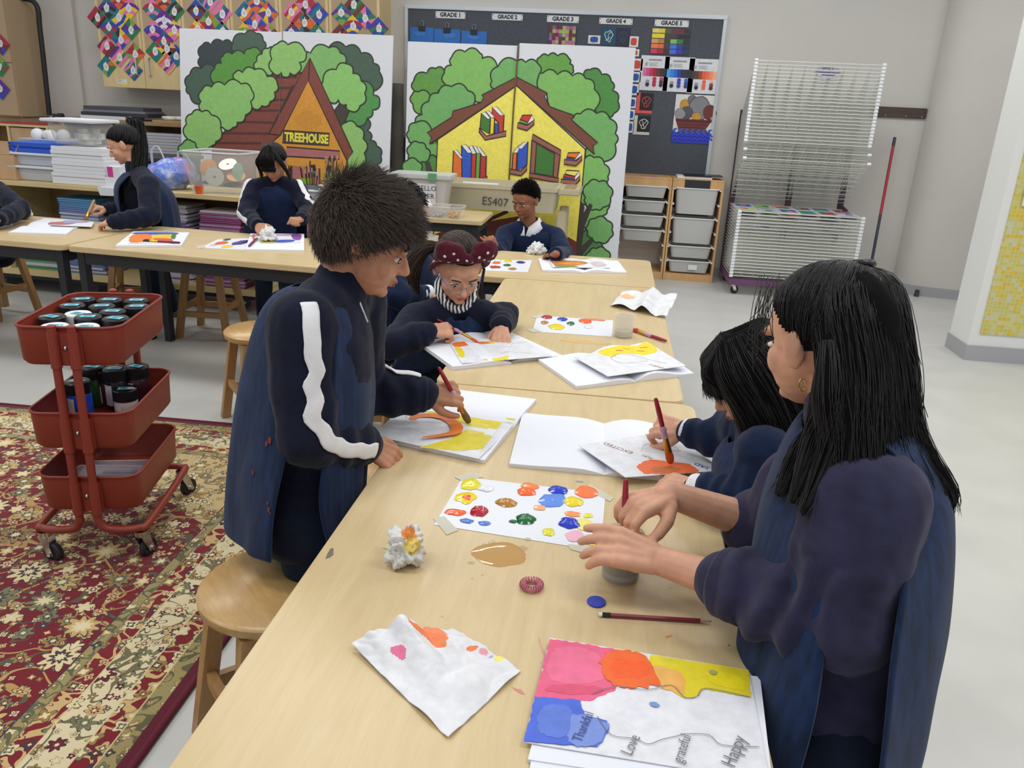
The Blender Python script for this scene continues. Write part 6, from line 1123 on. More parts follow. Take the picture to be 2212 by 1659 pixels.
t = thing('pencil', a, 'dark red pencil with black band and eraser on the near table', 'pencil'); L_ = lambda s_: a.lerp(b, s_)
for n_, s0, s1, r0, r1, m_ in (('eraser', 0, .03, .0034, .0036, 'jar_white'), ('black_band', .03, .105, .0038, .0038, 'jar_black'), ('barrel', .105, .9, .0038, .0038, 'pencil_red'), ('sharpened_wood', .9, .985, .0036, .0012, 'pencil_tip'), ('lead', .985, 1.0, .0012, .0004, 'graphite')): MB().cyl(L_(s0), L_(s1), r0, r1, 6 if n_ == 'barrel' else 10).build(n_, m_, t, 30)
# water cups
m, nt, p = base('cup_frosted'); p.inputs['Base Color'].default_value = rgb((226, 224, 214)); p.inputs['Roughness'].default_value = .3; p.inputs['Alpha'].default_value = .28
mat('murky_water', (112, 106, 96), .1); mat('clean_water', (206, 200, 184), .1, alpha=.5); mat('ochre_ring', (190, 140, 70), .4)
def cup(px, py, r, h, label, water, wl, wob=.9):
    c = PZ(px, py, TT); t = thing('water_cup', c, label, 'cup'); MB().lathe([(0, .001), (r * .93, .001), (r * .95, .004), (r, h), (r + .0015, h + .001), (r - .0012, h), (r * .93, .006), (0, .005)], 36, c, close=False).build('cup_wall', 'cup_frosted', t, 40); MB().lathe([(0, .0055), (r * .925, .0055), (r * (.93 + .06 * wl), h * wl), (0, h * wl)], 36, c, close=False).build('water', water, t, 40); MB().lathe([(r - .0005, h), (r + .0022, h + .0005), (r + .0012, h + .003), (r - .001, h + .002)], 36, c, close=False).build('rolled_rim', 'cup_frosted', t, 60); return t, c
cupA, cA = cup(1339, 1243, .0345, .082, 'plastic cup of murky grey water held by the long-haired girl', 'murky_water', .62)
P = Paint(cA + V((0, 0, .075)), (1, 0, 0), (0, 1, 0)); mb = MB(); A = [.9 + .12 * j for j in range(9)]; mb.add([(cA.x + .0335 * cos(a), cA.y + .0335 * sin(a), cA.z + z) for z in (.072, .079) for a in A], [(j, j + 1, 10 + j, 9 + j) for j in range(8)]); mb.build('paint_ring', 'ochre_ring', cupA, 60)
cup(1346, 727, .0345, .078, 'frosted plastic cup of clean water on the middle table', 'clean_water', .3)
q = PZ(932, 540, TT); t = thing('water_cup', q, 'pale plastic cup behind the girl with the bow', 'cup'); c = PZ(930, 546, TT); MB().lathe([(0, .001), (.036, .001), (.042, .09), (.040, .09), (.034, .005), (0, .005)], 24, c, close=False).build('cup_wall', 'cup_frosted', t, 40); MB().lathe([(.041, .088), (.044, .09), (.041, .093)], 24, c, close=False).build('rolled_rim', 'cup_frosted', t)
# paper towel and tissues
m, nt, p = base('tissue'); p.inputs['Base Color'].default_value = rgb((226, 226, 230)); p.inputs['Roughness'].default_value = .9; bump(nt, p, tnoise(nt, coords(nt), 900, 1), .25, .001)
def towel(name, pts, label, hfun, stains, n=34, z=TT):
    q = zq(pts, z); mb = MB(); vs = []; fs = []; cols = []
    for i in range(n + 1):
        for j in range(n + 1):
            u, v = i / n, j / n; p_ = q[0].lerp(q[1], u).lerp(q[3].lerp(q[2], u), v); h = hfun(u, v); vs.append((p_.x, p_.y, z + .0015 + max(0, h)))
    cl = []
    for i in range(n):
        for j in range(n):
            a = i * (n + 1) + j; u, v = (i + .5) / n, (j + .5) / n; col = (228, 228, 232)
            for su, sv, r, c_ in stains:
                if (u - su) ** 2 + (v - sv) ** 2 < (r * (1 + .5 * noise.noise(V((u * 9, v * 9, su * 7))))) ** 2: col = c_
            mb.f.append([a, a + 1, a + n + 2, a + n + 1]); mb.c.append(col); mb.m.append(0)
    mb.v = vs; me = mb.mesh(name, 'painted_print', 70)
    o = put(name, me, None, label=label, category='tissue'); md = o.modifiers.new('s', 'SOLIDIFY'); md.thickness = .0006; md.offset = 1
    return o
tw = lambda f_: f_
def h1(u, v):
    b = .03 * max(0, 1 - abs(u - .45) * 2.6) * (1 - v) ** 1.2; e = .012 * abs(noise.noise(V((u * 3.2, v * 3.2, 1)))) + .006 * abs(noise.noise(V((u * 9, v * 9, 4)))) * (1 - v); c = .014 * (1 - u) * max(0, .5 - v); return b * (.7 + .6 * abs(sin(u * 9 + v * 3))) + e + c
towel('paper_towel', [(758, 1400), (978, 1362), (1125, 1452), (968, 1598)], 'large crumpled paper towel with orange and pink stains on the near table', h1, [(.62, .12, .1, (240, 130, 70)), (.68, .2, .13, (238, 132, 80)), (.25, .26, .07, (226, 110, 150)), (.9, .42, .055, (240, 130, 80)), (.93, .55, .05, (236, 160, 170)), (.97, .72, .06, (236, 226, 130)), (.95, .64, .03, (160, 176, 220)), (.78, .05, .09, (242, 140, 96))], 84)
def h2(u, v): return .03 * abs(noise.noise(V((u * 2.6, v * 2.6, 5)))) + .03 * max(0, 1 - abs(u - .55) * 6) * (1 - v * .4) + .015 * u * (1 - v)
towel('paper_towel', [(1345, 630), (1462, 648), (1440, 690), (1318, 663)], 'unfolded paper towel with a pale orange stain at the edge of the middle table', h2, [(.15, .35, .14, (240, 190, 140))], 50)
def wad(c, r, label, seed, stains=(), sq=.75, cat='tissue', parent=None):
    mb = MB(); mb.sph(V(c), (r, r * .9, r * sq), 56, 36); me = mb.mesh('crumpled_tissue', 'painted_print', 25); ctr = V(c)
    ca = me.color_attributes.new('Col', 'FLOAT_COLOR', 'CORNER')
    for v in me.vertices:
        q = (v.co - ctr) / r; k = .5 * noise.noise(q * 1.7 + V((seed, 0, 0))) + .55 * (abs(noise.noise(q * 2.9 + V((0, seed, 0)))) - .25) + .35 * (abs(noise.noise(q * 6.5 + V((0, 0, seed)))) - .2); v.co = ctr + (v.co - ctr) * (1 + k)
        v.co.z = max(v.co.z, TT + .001 if c[2] < .8 else v.co.z)
    for pl in me.polygons:
        col = (230, 230, 228); qc = (pl.center - ctr) / r
        for sx, sy, s_z, rr_, cc_ in stains:
            if (qc - V((sx, sy, s_z))).length < rr_: col = cc_
        for li in pl.loop_indices: ca.data[li].color = rgb(col)
    return put('crumpled_tissue', me, parent, label=label, category=cat)
c = PZ(872, 1215, TT); wad((c.x, c.y, TT + .032), .034, 'crumpled tissue with yellow and orange stains on the near table', 3, [(.3, -.2, .9, .42, (240, 150, 70)), (.6, -.5, .4, .45, (240, 214, 110)), (-.9, -.2, -.2, .4, (232, 226, 180))], .95)
c = PZ(1160, 548, TT); wad((c.x - .005, c.y, TT + .024), .045, 'white crumpled tissue under the hand of the far boy', 8, (), .7); c = PZ(53, 473, TT); wad((c.x, c.y, TT + .03), .04, 'yellow stained tissue ball at the left end of the back row', 5, [(.6, -.3, 0, .7, (196, 160, 60))], .85)
c = PZ(580, 516, TT + .02); wad((c.x, c.y, TT + .04), .042, 'white tissue wad under the hand of the girl with striped sleeves', 6, [(0, -.4, -.7, .5, (236, 190, 170))], 1.0)
# brushes lying or held
mat('brush_red', (150, 30, 48), .25); mat('brush_pinkgrip', (190, 150, 176), .45); mat('brass', (200, 150, 60), .25, .9); mat('bristle_orange', (206, 92, 40), .5); mat('bristle_brown', (120, 90, 54), .7)
def brush(top, tip, label, bris='bristle_brown', r=.0055, hm='brush_red', grip=True, flat=True):
    top, tip = V(top), V(tip); t = thing('paint_brush', tip, label, 'brush'); L_ = lambda s_: top.lerp(tip, s_)
    MB().tube([L_(0), L_(.02), L_(.2), L_(.42)], [r * .5, r * .75, r * .95, r * .9], 10).build('handle', hm, t, 50)
    if grip: MB().tube([L_(.42), L_(.46), L_(.52), L_(.6)], [r * .95, r * 1.35, r * 1.05, r * 1.2], 10).build('grip', 'brush_pinkgrip', t, 50)
    else: MB().tube([L_(.42), L_(.6)], [r * .9, r * .9], 10).build('handle_end', hm, t, 50)
    up = FW; d = (tip - top).normalized(); s_ = d.cross(up).normalized(); n_ = s_.cross(d); Q = MB()
    def ring(k, w_, h_): p_ = L_(k); return [p_ + s_ * (w_ * cos(a)) + n_ * (h_ * sin(a)) for a in [2 * pi * i / 12 for i in range(12)]]
    def loft(seg, nm, m_): mb = MB(); vs = [q for k, w_, h_ in seg for q in ring(k, w_, h_)]; nn = len(seg); mb.add(vs, [(i * 12 + j, i * 12 + (j + 1) % 12, (i + 1) * 12 + (j + 1) % 12, (i + 1) * 12 + j) for i in range(nn - 1) for j in range(12)] + [tuple(range(11, -1, -1)), tuple((nn - 1) * 12 + j for j in range(12))]); mb.build(nm, m_, t, 50)
    fw = 1.35 if flat else 1.0
    loft([(.6, r * 1.0, r * 1.0), (.68, r * 1.1, r), (.82, r * fw, r * .7)], 'ferrule', 'brass'); loft([(.82, r * fw * .98, r * .65), (.9, r * fw * 1.15, r * .7), (.97, r * fw * .9, r * .45), (1.0, r * fw * (.5 if flat else .15), r * .15)], 'bristles', bris); return t
a, b = PZ(1439, 741, TT), PZ(1366, 716, TT); a.z = b.z = TT + .0075; brush(a, b, 'red paint brush with pink grip lying on the middle table', 'mop_red', .0065)
a, b = PZ(390, 532, TT), PZ(310, 528, TT); a.z = b.z = TT + .019; brush(a, b, 'dark red brush lying across the orange painting', 'bristle_dark', .0065, 'handle_wine', False)
a, b = PZ(538, 538, TT), PZ(556, 520, TT); a.z = b.z = TT + .0155; brush(a, b, 'dark red brush lying on the sketchbook of the girl with striped sleeves', 'bristle_brown', .0065, 'handle_wine', False)
# ================================================================== people
def bake(me, mods):
    o = bpy.data.objects.new('tmp', me); COL.objects.link(o)
    for ty, kw in mods:
        m_ = o.modifiers.new('m', ty)
        for k, v in kw.items(): setattr(m_, k, v)
    out = bpy.data.meshes.new_from_object(o.evaluated_get(bpy.context.evaluated_depsgraph_get())); bpy.data.objects.remove(o); bpy.data.meshes.remove(me); return out
def blobmesh(parts, vox, mat_, it=4, fac=.5, name='body'):
    mb = MB()
    for q in parts:
        if q[0] == 'c':
            a, b, r0, r1 = V(q[1]), V(q[2]), q[3], q[4]; mb.sph(a, r0, 14, 10); mb.sph(b, r1, 14, 10)
            if (b - a).length > 1e-4: mb.tube([a, b], [r0, r1], 14)
        else: mb.sph(q[1], q[2], 18, 12, q[3] if len(q) > 3 else None)
    me = mb.mesh(name, mat_); me = bake(me, [('REMESH', dict(mode='VOXEL', voxel_size=vox)), ('SMOOTH', dict(factor=fac, iterations=it))])
    me.materials.clear(); me.materials.append(MATS[mat_]); me.polygons.foreach_set('use_smooth', [True] * len(me.polygons)); return me
def frame(f, up=(0, 0, 1)):
    f = V(f).normalized(); l = V(up).cross(f).normalized(); u = f.cross(l); return Matrix((l, f, u)).transposed()      # columns left, forward, up
def skin(name, c):
    m, nt, p = base(name); p.inputs['Base Color'].default_value = rgb(c); p.inputs['Roughness'].default_value = .5; p.inputs['Subsurface Weight'].default_value = .12; p.inputs['Subsurface Radius'].default_value = (.01, .004, .002); p.inputs['Specular IOR Level'].default_value = .35
    v = coords(nt); n = tnoise(nt, v, 35, 3); nt.links.new(ramp(n, [(.3, tuple(q * .94 for q in c)), (.7, tuple(min(255, q * 1.04) for q in c))]).k, p.inputs['Base Color'])
skin('skin_tan', (186, 132, 104)); skin('skin_light', (208, 156, 128)); skin('skin_brown', (150, 98, 72)); skin('skin_fair', (220, 170, 150)); skin('lip', (176, 92, 88))
def cloth(name, c, streak=(1, 1, 1), var=.12, bs=500, sheen=.1, bst=.25):
    m, nt, p = base(name); v = coords(nt, 'Object', streak); n = tnoise(nt, v, 26, 4); a = tuple(q * (1 - var) for q in c); b = tuple(q * (1 + var) for q in c)
    nt.links.new(ramp(n, [(.3, a), (.7, b)]).k, p.inputs['Base Color']); p.inputs['Roughness'].default_value = .9; p.inputs['Specular IOR Level'].default_value = .15; p.inputs['Sheen Weight'].default_value = sheen; p.inputs['Sheen Roughness'].default_value = .5; bump(nt, p, tnoise(nt, coords(nt), bs, 2), bst, .002)
cloth('navy_fleece', (19, 23, 42)); cloth('navy_faded', (45, 44, 68)); cloth('denim', (22, 40, 72), (3, 3, .4), .22, 700, .12, .5); cloth('navy_cotton', (20, 33, 62)); cloth('trouser_navy', (18, 28, 46)); cloth('white_cotton', (224, 224, 228), var=.03); cloth('maroon_knit', (76, 22, 38)); cloth('shoe_grey', (110, 104, 98)); cloth('shoe_dark', (40, 40, 44))
def hairm(name, c, rough=.38):
    m, nt, p = base(name); n = tnoise(nt, coords(nt, 'Object', (60, 60, 4)), 6, 2); nt.links.new(ramp(n, [(.3, tuple(q * .75 for q in c)), (.7, tuple(q * 1.3 for q in c))]).k, p.inputs['Base Color']); p.inputs['Roughness'].default_value = rough; p.inputs['Specular IOR Level'].default_value = .45
hairm('hair_black', (27, 24, 25), .5); hairm('hair_soft', (74, 64, 57), .75); hairm('hair_brown', (60, 46, 38), .6); mat('hair_base', (14, 13, 13), .95, spec=.1); mat('hair_base_brown', (44, 34, 28), .95, spec=.1)
mat('eye_white', (226, 222, 220), .25); mat('iris', (34, 24, 20), .15); mat('zebra_dark', (36, 36, 40), .7); mat('gold', (206, 160, 80), .25, .9); mat('glass_frame', (150, 150, 160), .3, .5); mat('string_red', (120, 40, 40), .6)

def head_parts(C, M, s, neck):
    T = lambda x, y, z: C + M @ V((x * s, y * s, z * s)); E = lambda c, r: ('e', T(*c), tuple(q * s for q in r), M); P = []
    P += [E((0, -.012, .02), (.071, .087, .082)), E((0, .03, -.028), (.056, .054, .066)), E((0, .040, -.064), (.037, .036, .031)), E((0, .042, .03), (.052, .036, .042))]
    for k in (-1, 1): P += [E((k * .033, .048, -.026), (.023, .024, .026)), E((k * .008, .087, -.027), (.007, .008, .006)), E((k * .026, .073, .017), (.02, .011, .008)), E((k * .071, -.006, -.006), (.009, .018, .028)), E((k * .077, -.012, .002), (.006, .012, .02))]
    P += [('c', T(0, .083, .002), T(0, .096, -.022), .0065 * s, .0105 * s), E((0, .0835, -.046), (.017, .007, .0055)), E((0, .081, -.056), (.014, .007, .0055)), E((0, .069, -.077), (.017, .014, .013))]
    P += [('c', T(0, -.018, -.04), neck, .043 * s, .047 * s)]; return P
def face(C, M, s, root, brow='hair_black'):
    T = lambda x, y, z: C + M @ V((x * s, y * s, z * s))
    for k in (-1, 1):
        e = MB().sph(T(k * .027, .0695, -.003), (.0125 * s, .0085 * s, .005 * s), 14, 10, M).build('eye', 'eye_white', root, 60); MB().sph(T(k * .027, .0755, -.0045), (.0058 * s, .0036 * s, .0044 * s), 12, 8, M).build('iris', 'iris', e, 60)
        MB().tube([T(k * (.027 + d), .0775 - abs(d) * .35, .002 - d * d * 30) for d in (-.014, -.007, 0, .007, .014)], .0013 * s, 6).build('eyelash', 'hair_black', e)
        MB().tube(smoothpath([T(k * .012, .086, .019), T(k * .027, .0845, .0245), T(k * .043, .074, .019)], 4), [.0014 * s] + [.0026 * s] * 7 + [.001 * s], 6).build('eyebrow', brow, root, 60)
    mb = MB(); mb.sph(T(0, .0885, -.0475), (.0165 * s, .0035 * s, .0036 * s), 14, 8, M); mb.sph(T(0, .0862, -.0555), (.0135 * s, .0035 * s, .0038 * s), 14, 8, M); mb.build('lips', 'lip', root, 60)
def hand_parts(W, d, n, left, s, curl, spread=.05, thumb=(.35, .3), tdir=None):
    """W wrist, d finger direction, n back-of-hand normal; curl = 4 tuples of joint bends"""
    x = V(d).normalized(); z = V(n); z = (z - x * z.dot(x)).normalized(); y = z.cross(x); ts = -1 if left else 1; W = V(W); P = []
    L = lambda a, b, c: W + (x * a + y * (b * ts) + z * c) * s
    P.append(('c', L(-.01, 0, 0), L(.012, 0, 0), .0185 * s, .018 * s)); P.append(('e', L(.036, 0, -.003), (.036 * s, .030 * s, .0125 * s), Matrix((x, y * ts, z)).transposed()))
    for k, (yk, ln, sp) in enumerate(((.026, .050, 1.2), (.009, .057, .3), (-.009, .053, -.5), (-.025, .042, -1.4))):
        P.append(('c', L(.01, yk * .55, 0), L(.062, yk, .001), .0115 * s, .0098 * s)); p = L(.062, yk, .001); a = 0; sd = sp * spread
        for seg, (fr, r0, r1) in enumerate(((.45, .0088, .0078), (.31, .0078, .0071), (.24, .0071, .006))):
            a += curl[k][seg]; dv = (x * cos(a) * cos(sd) + y * (ts * sin(sd)) - z * sin(a)).normalized(); q = p + dv * (ln * fr * s); P.append(('c', p, q, r0 * s, r1 * s)); p = q
    b = L(.016, .022, -.006); v0 = (x * .62 + y * (.62 * ts) - z * .35).normalized() if tdir is None else V(tdir).normalized(); tgt = (x * .9 - y * (.25 * ts) - z * .3).normalized()
    for seg, (ln, r0, r1) in enumerate(((.028, .0125, .0105), (.024, .0105, .009), (.019, .009, .0068))):
        q = b + v0 * (ln * s); P.append(('c', b, q, r0 * s, r1 * s)); b = q
        if seg < 2: v0 = v0.lerp(tgt, thumb[seg]).normalized()
    return P
FLAT = [(.12, .15, .1)] * 4; RELAX = [(.35, .45, .3), (.4, .5, .3), (.45, .55, .35), (.5, .6, .4)]; GRIP = [(.75, .9, .45), (.85, 1.0, .6), (1.0, 1.2, .7), (1.1, 1.3, .8)]; FIST = [(1.2, 1.4, .8)] * 4; CUPH = [(.25, .5, .3), (.3, .5, .35), (.35, .5, .35), (.35, .5, .3)]

HL = [(-1, -.72), (-.5, -.55), (-.15, -.32), (.1, -.08), (.3, .12), (.5, .34), (.7, .5), (1, .6)]
def hairline(fy):
    for (a, b), (c, d) in zip(HL[:-1], HL[1:]):
        if fy <= c: return b + (d - b) * (fy - a) / (c - a)
    return HL[-1][1]
def hair_cap(C, M, s, root, m_, thick=1.05, drop=0, name='hair', gap=None):
    mb = MB(); nu, nv = 84, 60; idx = {}; ctr = V((0, -.012, .02)); R = V((.073, .089, .084)) * thick
    def keep(d): return d.z > hairline(d.y) + drop
    for i in range(nv + 1):
        for j in range(nu):
            a, t = pi * i / nv, 2 * pi * j / nu; d = V((sin(a) * cos(t), sin(a) * sin(t), cos(a))); w_ = 1 + .02 * noise.noise(d * 5)
            idx[i, j] = len(mb.v); mb.v.append(tuple(C + M @ (V((ctr.x + d.x * R.x * w_, ctr.y + d.y * R.y * w_, ctr.z + d.z * R.z * w_)) * s)))
    for i in range(nv):
        for j in range(nu):
            a, t = pi * (i + .5) / nv, 2 * pi * (j + .5) / nu; d = V((sin(a) * cos(t), sin(a) * sin(t), cos(a)))
            if keep(d): mb.f.append([idx[i, j], idx[i + 1, j], idx[i + 1, (j + 1) % nu], idx[i, (j + 1) % nu]]); mb.c.append(None); mb.m.append(0)
    return mb.build(name, 'hair_base_brown' if ('brown' in m_ or 'soft' in m_) else 'hair_base', root, 70)
def hair_spikes(C, M, s, root, m_, n, ln, seed=1, comb=(0, .25, -.15), r=.0011, jit=.5, drop=0, side=.55, lay=0):
    rr = random.Random(seed); mb = MB(); ctr = V((0, -.012, .02)); R = V((.073, .089, .084)) * 1.02; k = 0
    while k < n:
        d = V((rr.gauss(0, 1), rr.gauss(0, 1), rr.gauss(0, 1))).normalized()
        if d.z < hairline(d.y) + drop - .03: continue
        k += 1; L_ = ln * rr.uniform(.6, 1.15) * (side + (1 - side) * max(0, min(1, d.z * 1.2 + .2))); p0 = ctr + V((d.x * R.x, d.y * R.y, d.z * R.z))
        dv = (d * (1 - lay * (1 - max(0, d.z) ** 2)) + V(comb) + V((rr.uniform(-1, 1), rr.uniform(-1, 1), rr.uniform(-1, 1))) * jit * .5).normalized(); p1 = p0 + dv * (L_ * .55); dv2 = (dv + V(comb) * .9).normalized(); p2 = p1 + dv2 * (L_ * .5)
        mb.tube([C + M @ (q * s) for q in (p0 - d * .004, p1, p2)], [r * s, r * .9 * s, r * .25 * s], 3, caps=False)
    o = mb.build('hair_strands', m_, root, 180); o['kind'] = 'stuff'; return o
def hair_locks(locks, root, m_, per=60, r=.0006, vox=.006, seed=1, base_r=.9, n=4, name='long_hair'):
    rr = random.Random(seed); parts = []; mb = MB()
    for lk in locks:
        pts = [V(p[0]) for p in lk]; rad = [p[1] for p in lk]
        sp = smoothpath(pts, 3); rs = [rad[min(i // 3, len(rad) - 1)] + (rad[min(i // 3 + 1, len(rad) - 1)] - rad[min(i // 3, len(rad) - 1)]) * ((i % 3) / 3) for i in range(len(sp))]
        for i in range(len(sp) - 1): parts.append(('c', sp[i], sp[i + 1], max(.004, rs[i] * base_r), max(.004, rs[i + 1] * base_r)))
        for _ in range(int(per * max(1, max(rad) / .02))):
            a = rr.uniform(0, 2 * pi); q = sqrt(rr.uniform(.35, 1.0)); L_ = []
            for i, (p, ra) in enumerate(zip(pts, rad)):
                d = (pts[min(i + 1, len(pts) - 1)] - pts[max(i - 1, 0)]).normalized(); u = d.orthogonal().normalized() if abs(d.z) > .98 else V((0, 0, 1)).cross(d).normalized(); v = d.cross(u); a2 = a + rr.uniform(-.25, .25); q2 = q * rr.uniform(.9, 1.12); L_.append(p + u * (cos(a2) * ra * q2) + v * (sin(a2) * ra * q2))
            if rr.random() < .25: L_[-1] = L_[-1] + V((rr.uniform(-1, 1), rr.uniform(-1, 1), rr.uniform(-1, .3))) * .014
            path = smoothpath(L_, n); mb.tube(path, [r] * (len(path) - 2) + [r * .7, r * .2], 3, caps=False)
    h = put(name, blobmesh(parts, vox, 'hair_base_brown' if 'brown' in m_ else 'hair_base', 3, .5, name), root)
    st_ = mb.build('hair_strands', m_, h, 180); st_['kind'] = 'stuff'; return h
def comb(C, M, s, root, m_, tgt, n, seed=1, r=.0006, k0=1.05, k1=1.1, front=-.2, drop=0):
    """strands drawn over the scalp from the hairline to a gathering point"""
    rr = random.Random(seed); mb = MB(); ctr = V((0, -.012, .02)); R = V((.073, .089, .084)); tg = V(tgt).normalized(); k = 0
    while k < n:
        d = V((rr.gauss(0, 1), rr.gauss(0, 1), rr.gauss(0, 1))).normalized()
        if d.z < hairline(d.y) + drop or d.y < front or d.dot(tg) > .97: continue
        k += 1; pts = []; rad = rr.uniform(k0, k1)
        for i in range(8): e = d.lerp(tg + V((rr.uniform(-.02, .02),) * 3), i / 7).normalized(); pts.append(C + M @ ((ctr + V((e.x * R.x, e.y * R.y, e.z * R.z)) * (rad if i else 1.0)) * s))
        mb.tube(pts, [r * .6] + [r] * 7, 3, caps=False)
    o = mb.build('combed_hair', m_, root, 180); o['kind'] = 'stuff'; return o
def wrinkle(me, amp, f=(9, 9, 11), seed=0, where=None):
    ns = [v.normal.copy() for v in me.vertices]
    for v, n_ in zip(me.vertices, ns):
        q = V((v.co.x * f[0] + seed, v.co.y * f[1], v.co.z * f[2])); k = noise.noise(q) + .5 * abs(noise.noise(q * 2.1)); w_ = where(v.co) if where else 1; v.co += n_ * (amp * k * w_)
    me.update()
def torso_parts(pel, nk, L, s, fat=1.0, d=1.0):
    a = (nk - pel); ln = a.length; a.normalize(); l = (L - a * L.dot(a)).normalized(); f = l.cross(a); M = Matrix((l, f, a)).transposed(); P = []
    K = ((-.2, .134, .104), (-.02, .132, .102), (.15, .130, .102), (.32, .126, .102), (.5, .128, .103), (.66, .132, .100), (.8, .126, .088), (.92, .092, .068))
    for (t0, w0, d0), (t1, w1, d1) in zip(K[:-1], K[1:]):
        for e in range(3): q = e / 3; P.append(('e', pel + a * (ln * (t0 + (t1 - t0) * q)), ((w0 + (w1 - w0) * q) * s * fat, (d0 + (d1 - d0) * q) * s * fat * d, .07 * s), M))
    return P, M
def tabard(pel, nk, l, f, s, rows, root, m_='denim', hole=.068, hz=-.05, name='apron', th=.004, seed=0, nu=22, amp=.007, trim=None):
    """smock of a front and a back panel joined over the shoulders; rows = (forward, up, half width, wrap) from front hem to back hem, relative to the pelvis"""
    l, f = V(l).normalized(), V(f).normalized(); u = V((0, 0, 1)); P4 = smoothpath([V((a * s, b * s, c * s)) for a, b, c, d in rows], 5); wr = smoothpath([V((d * s, 0, 0)) for a, b, c, d in rows], 5); mb = MB(); nv = len(P4); nk2 = nk - pel; nf, nl, nz = nk2.dot(f), nk2.dot(l), nk2.z
    for i, (p_, w_) in enumerate(zip(P4, wr)):
        hang = max(0, (nz - .12 * s - p_.y)) / (.5 * s)
        for j in range(nu + 1):
            x = 2 * j / nu - 1; ff = p_.x + w_.x * x * x + amp * (.3 + hang) * sin(x * 9 + 2 * noise.noise(V((x * 2, p_.y * 6, seed)))) + .01 * hang * noise.noise(V((x * 3, p_.y * 4, seed + 3))); zz = p_.y - .035 * s * abs(x) ** 1.5 * max(0, 1 - abs(p_.y - nz) / (.1 * s)); xo = nl * max(0, min(1, p_.y / max(.05, nz)))
            mb.v.append(tuple(pel + l * (x * p_.z + xo) + f * ff + u * zz))
    for i in range(nv - 1):
        for j in range(nu):
            q = [i * (nu + 1) + j, i * (nu + 1) + j + 1, (i + 1) * (nu + 1) + j + 1, (i + 1) * (nu + 1) + j]; c = sum((V(mb.v[k]) for k in q), V()) / 4; r_ = c - nk
            if sqrt(r_.dot(l) ** 2 + (r_.dot(f) * .9) ** 2) < hole * s and r_.z > hz * s: continue
            if trim and trim(i / (nv - 1), 2 * (j + .5) / nu - 1): continue
            mb.f.append(q); mb.c.append(None); mb.m.append(0)
    me = mb.mesh(name, m_, 60); me = bake(me, [('SUBSURF', dict(levels=1, render_levels=1)), ('SOLIDIFY', dict(thickness=th, offset=0))]); me.materials.clear(); me.materials.append(MATS[m_]); me.polygons.foreach_set('use_smooth', [True] * len(me.polygons)); return put(name, me, root)
def splash(o, pts, col, root):
    me = o.data; bv = BVHTree.FromPolygons([v.co[:] for v in me.vertices], [p_.vertices[:] for p_ in me.polygons]); nm = 'splash_%d' % col[0]; mat(nm, col, .6)
    for x, y, r in pts:
        h = bv.ray_cast(EYE, ray(x, y).normalized())
        if h[0]:
            n_ = h[1] if h[1].dot(ray(x, y)) < 0 else -h[1]; M = n_.to_track_quat('Z', 'Y').to_matrix(); MB().add([h[0] + M @ V((r * (1 + .4 * noise.noise(V((x, i, 1.3)))) * cos(i * .7), r * 1.5 * sin(i * .7), .0025)) for i in range(9)], [tuple(range(9))]).build('paint_splash', nm, root)
def rows_for(nf, nz, z0=-.1, wide=1.0, out=.02, bz=None, back=0):
    bz = z0 if bz is None else bz; o = out
    return [(.135 + o, z0, .175 * wide, -.05), (.135 + o, z0 * .4 + .04, .17 * wide, -.055), (.13 + o + nf * .45, nz * .5, .165 * wide, -.06), (.105 + o + nf * .8, nz * .82, .15 * wide, -.05), (.045 + nf, nz + .012, .128 * wide, -.015), (-.045 + nf, nz + .012, .128 * wide, .015), (-.105 - o + nf * .8, nz * .82, .155 * wide, .05), (-.13 - o - back + nf * .45, nz * .5, .17 * wide, .06), (-.13 - o - back, bz * .4 + .04, .175 * wide, .055), (-.13 - o - back, bz, .18 * wide, .05)]
def stripe(me, path, axis, root, w_=.016, m_='white_cotton', off=.0025, wob=.004):
    """band laid on a sleeve: shoot from outside towards the sleeve axis"""
    bv = BVHTree.FromPolygons([v.co[:] for v in me.vertices], [p_.vertices[:] for p_ in me.polygons]); mb = MB(); sp = smoothpath(path, 10); ok = []
    for i, p_ in enumerate(sp):
        d = (sp[min(i + 1, len(sp) - 1)] - sp[max(i - 1, 0)]).normalized(); o = V(axis); o = (o - d * o.dot(d)).normalized(); sd = d.cross(o); row = []; wb = wob * noise.noise(V((i * .35, 1, 2)))
        for k in range(7):
            x = (-1 + k / 3) * w_ + wb; st_ = p_ + o * .16 + sd * x; h = bv.ray_cast(st_, -o, .3)
            row.append(h[0] + h[1] * (off + .0015 * (1 - (k / 3 - 1) ** 2)) if h[0] else p_ + o * .045 + sd * x)
        ok.append(row)
    vs = [q for r_ in ok for q in r_]; mb.add(vs, [(i * 7 + k, i * 7 + k + 1, (i + 1) * 7 + k + 1, (i + 1) * 7 + k) for i in range(len(ok) - 1) for k in range(6)]); me2 = bake(mb.mesh('sleeve_stripe', m_, 80), [('SMOOTH', dict(factor=.5, iterations=3)), ('SOLIDIFY', dict(thickness=.003, offset=0))]); me2.materials.clear(); me2.materials.append(MATS[m_]); me2.polygons.foreach_set('use_smooth', [True] * len(me2.polygons)); return put('sleeve_stripe', me2, root)
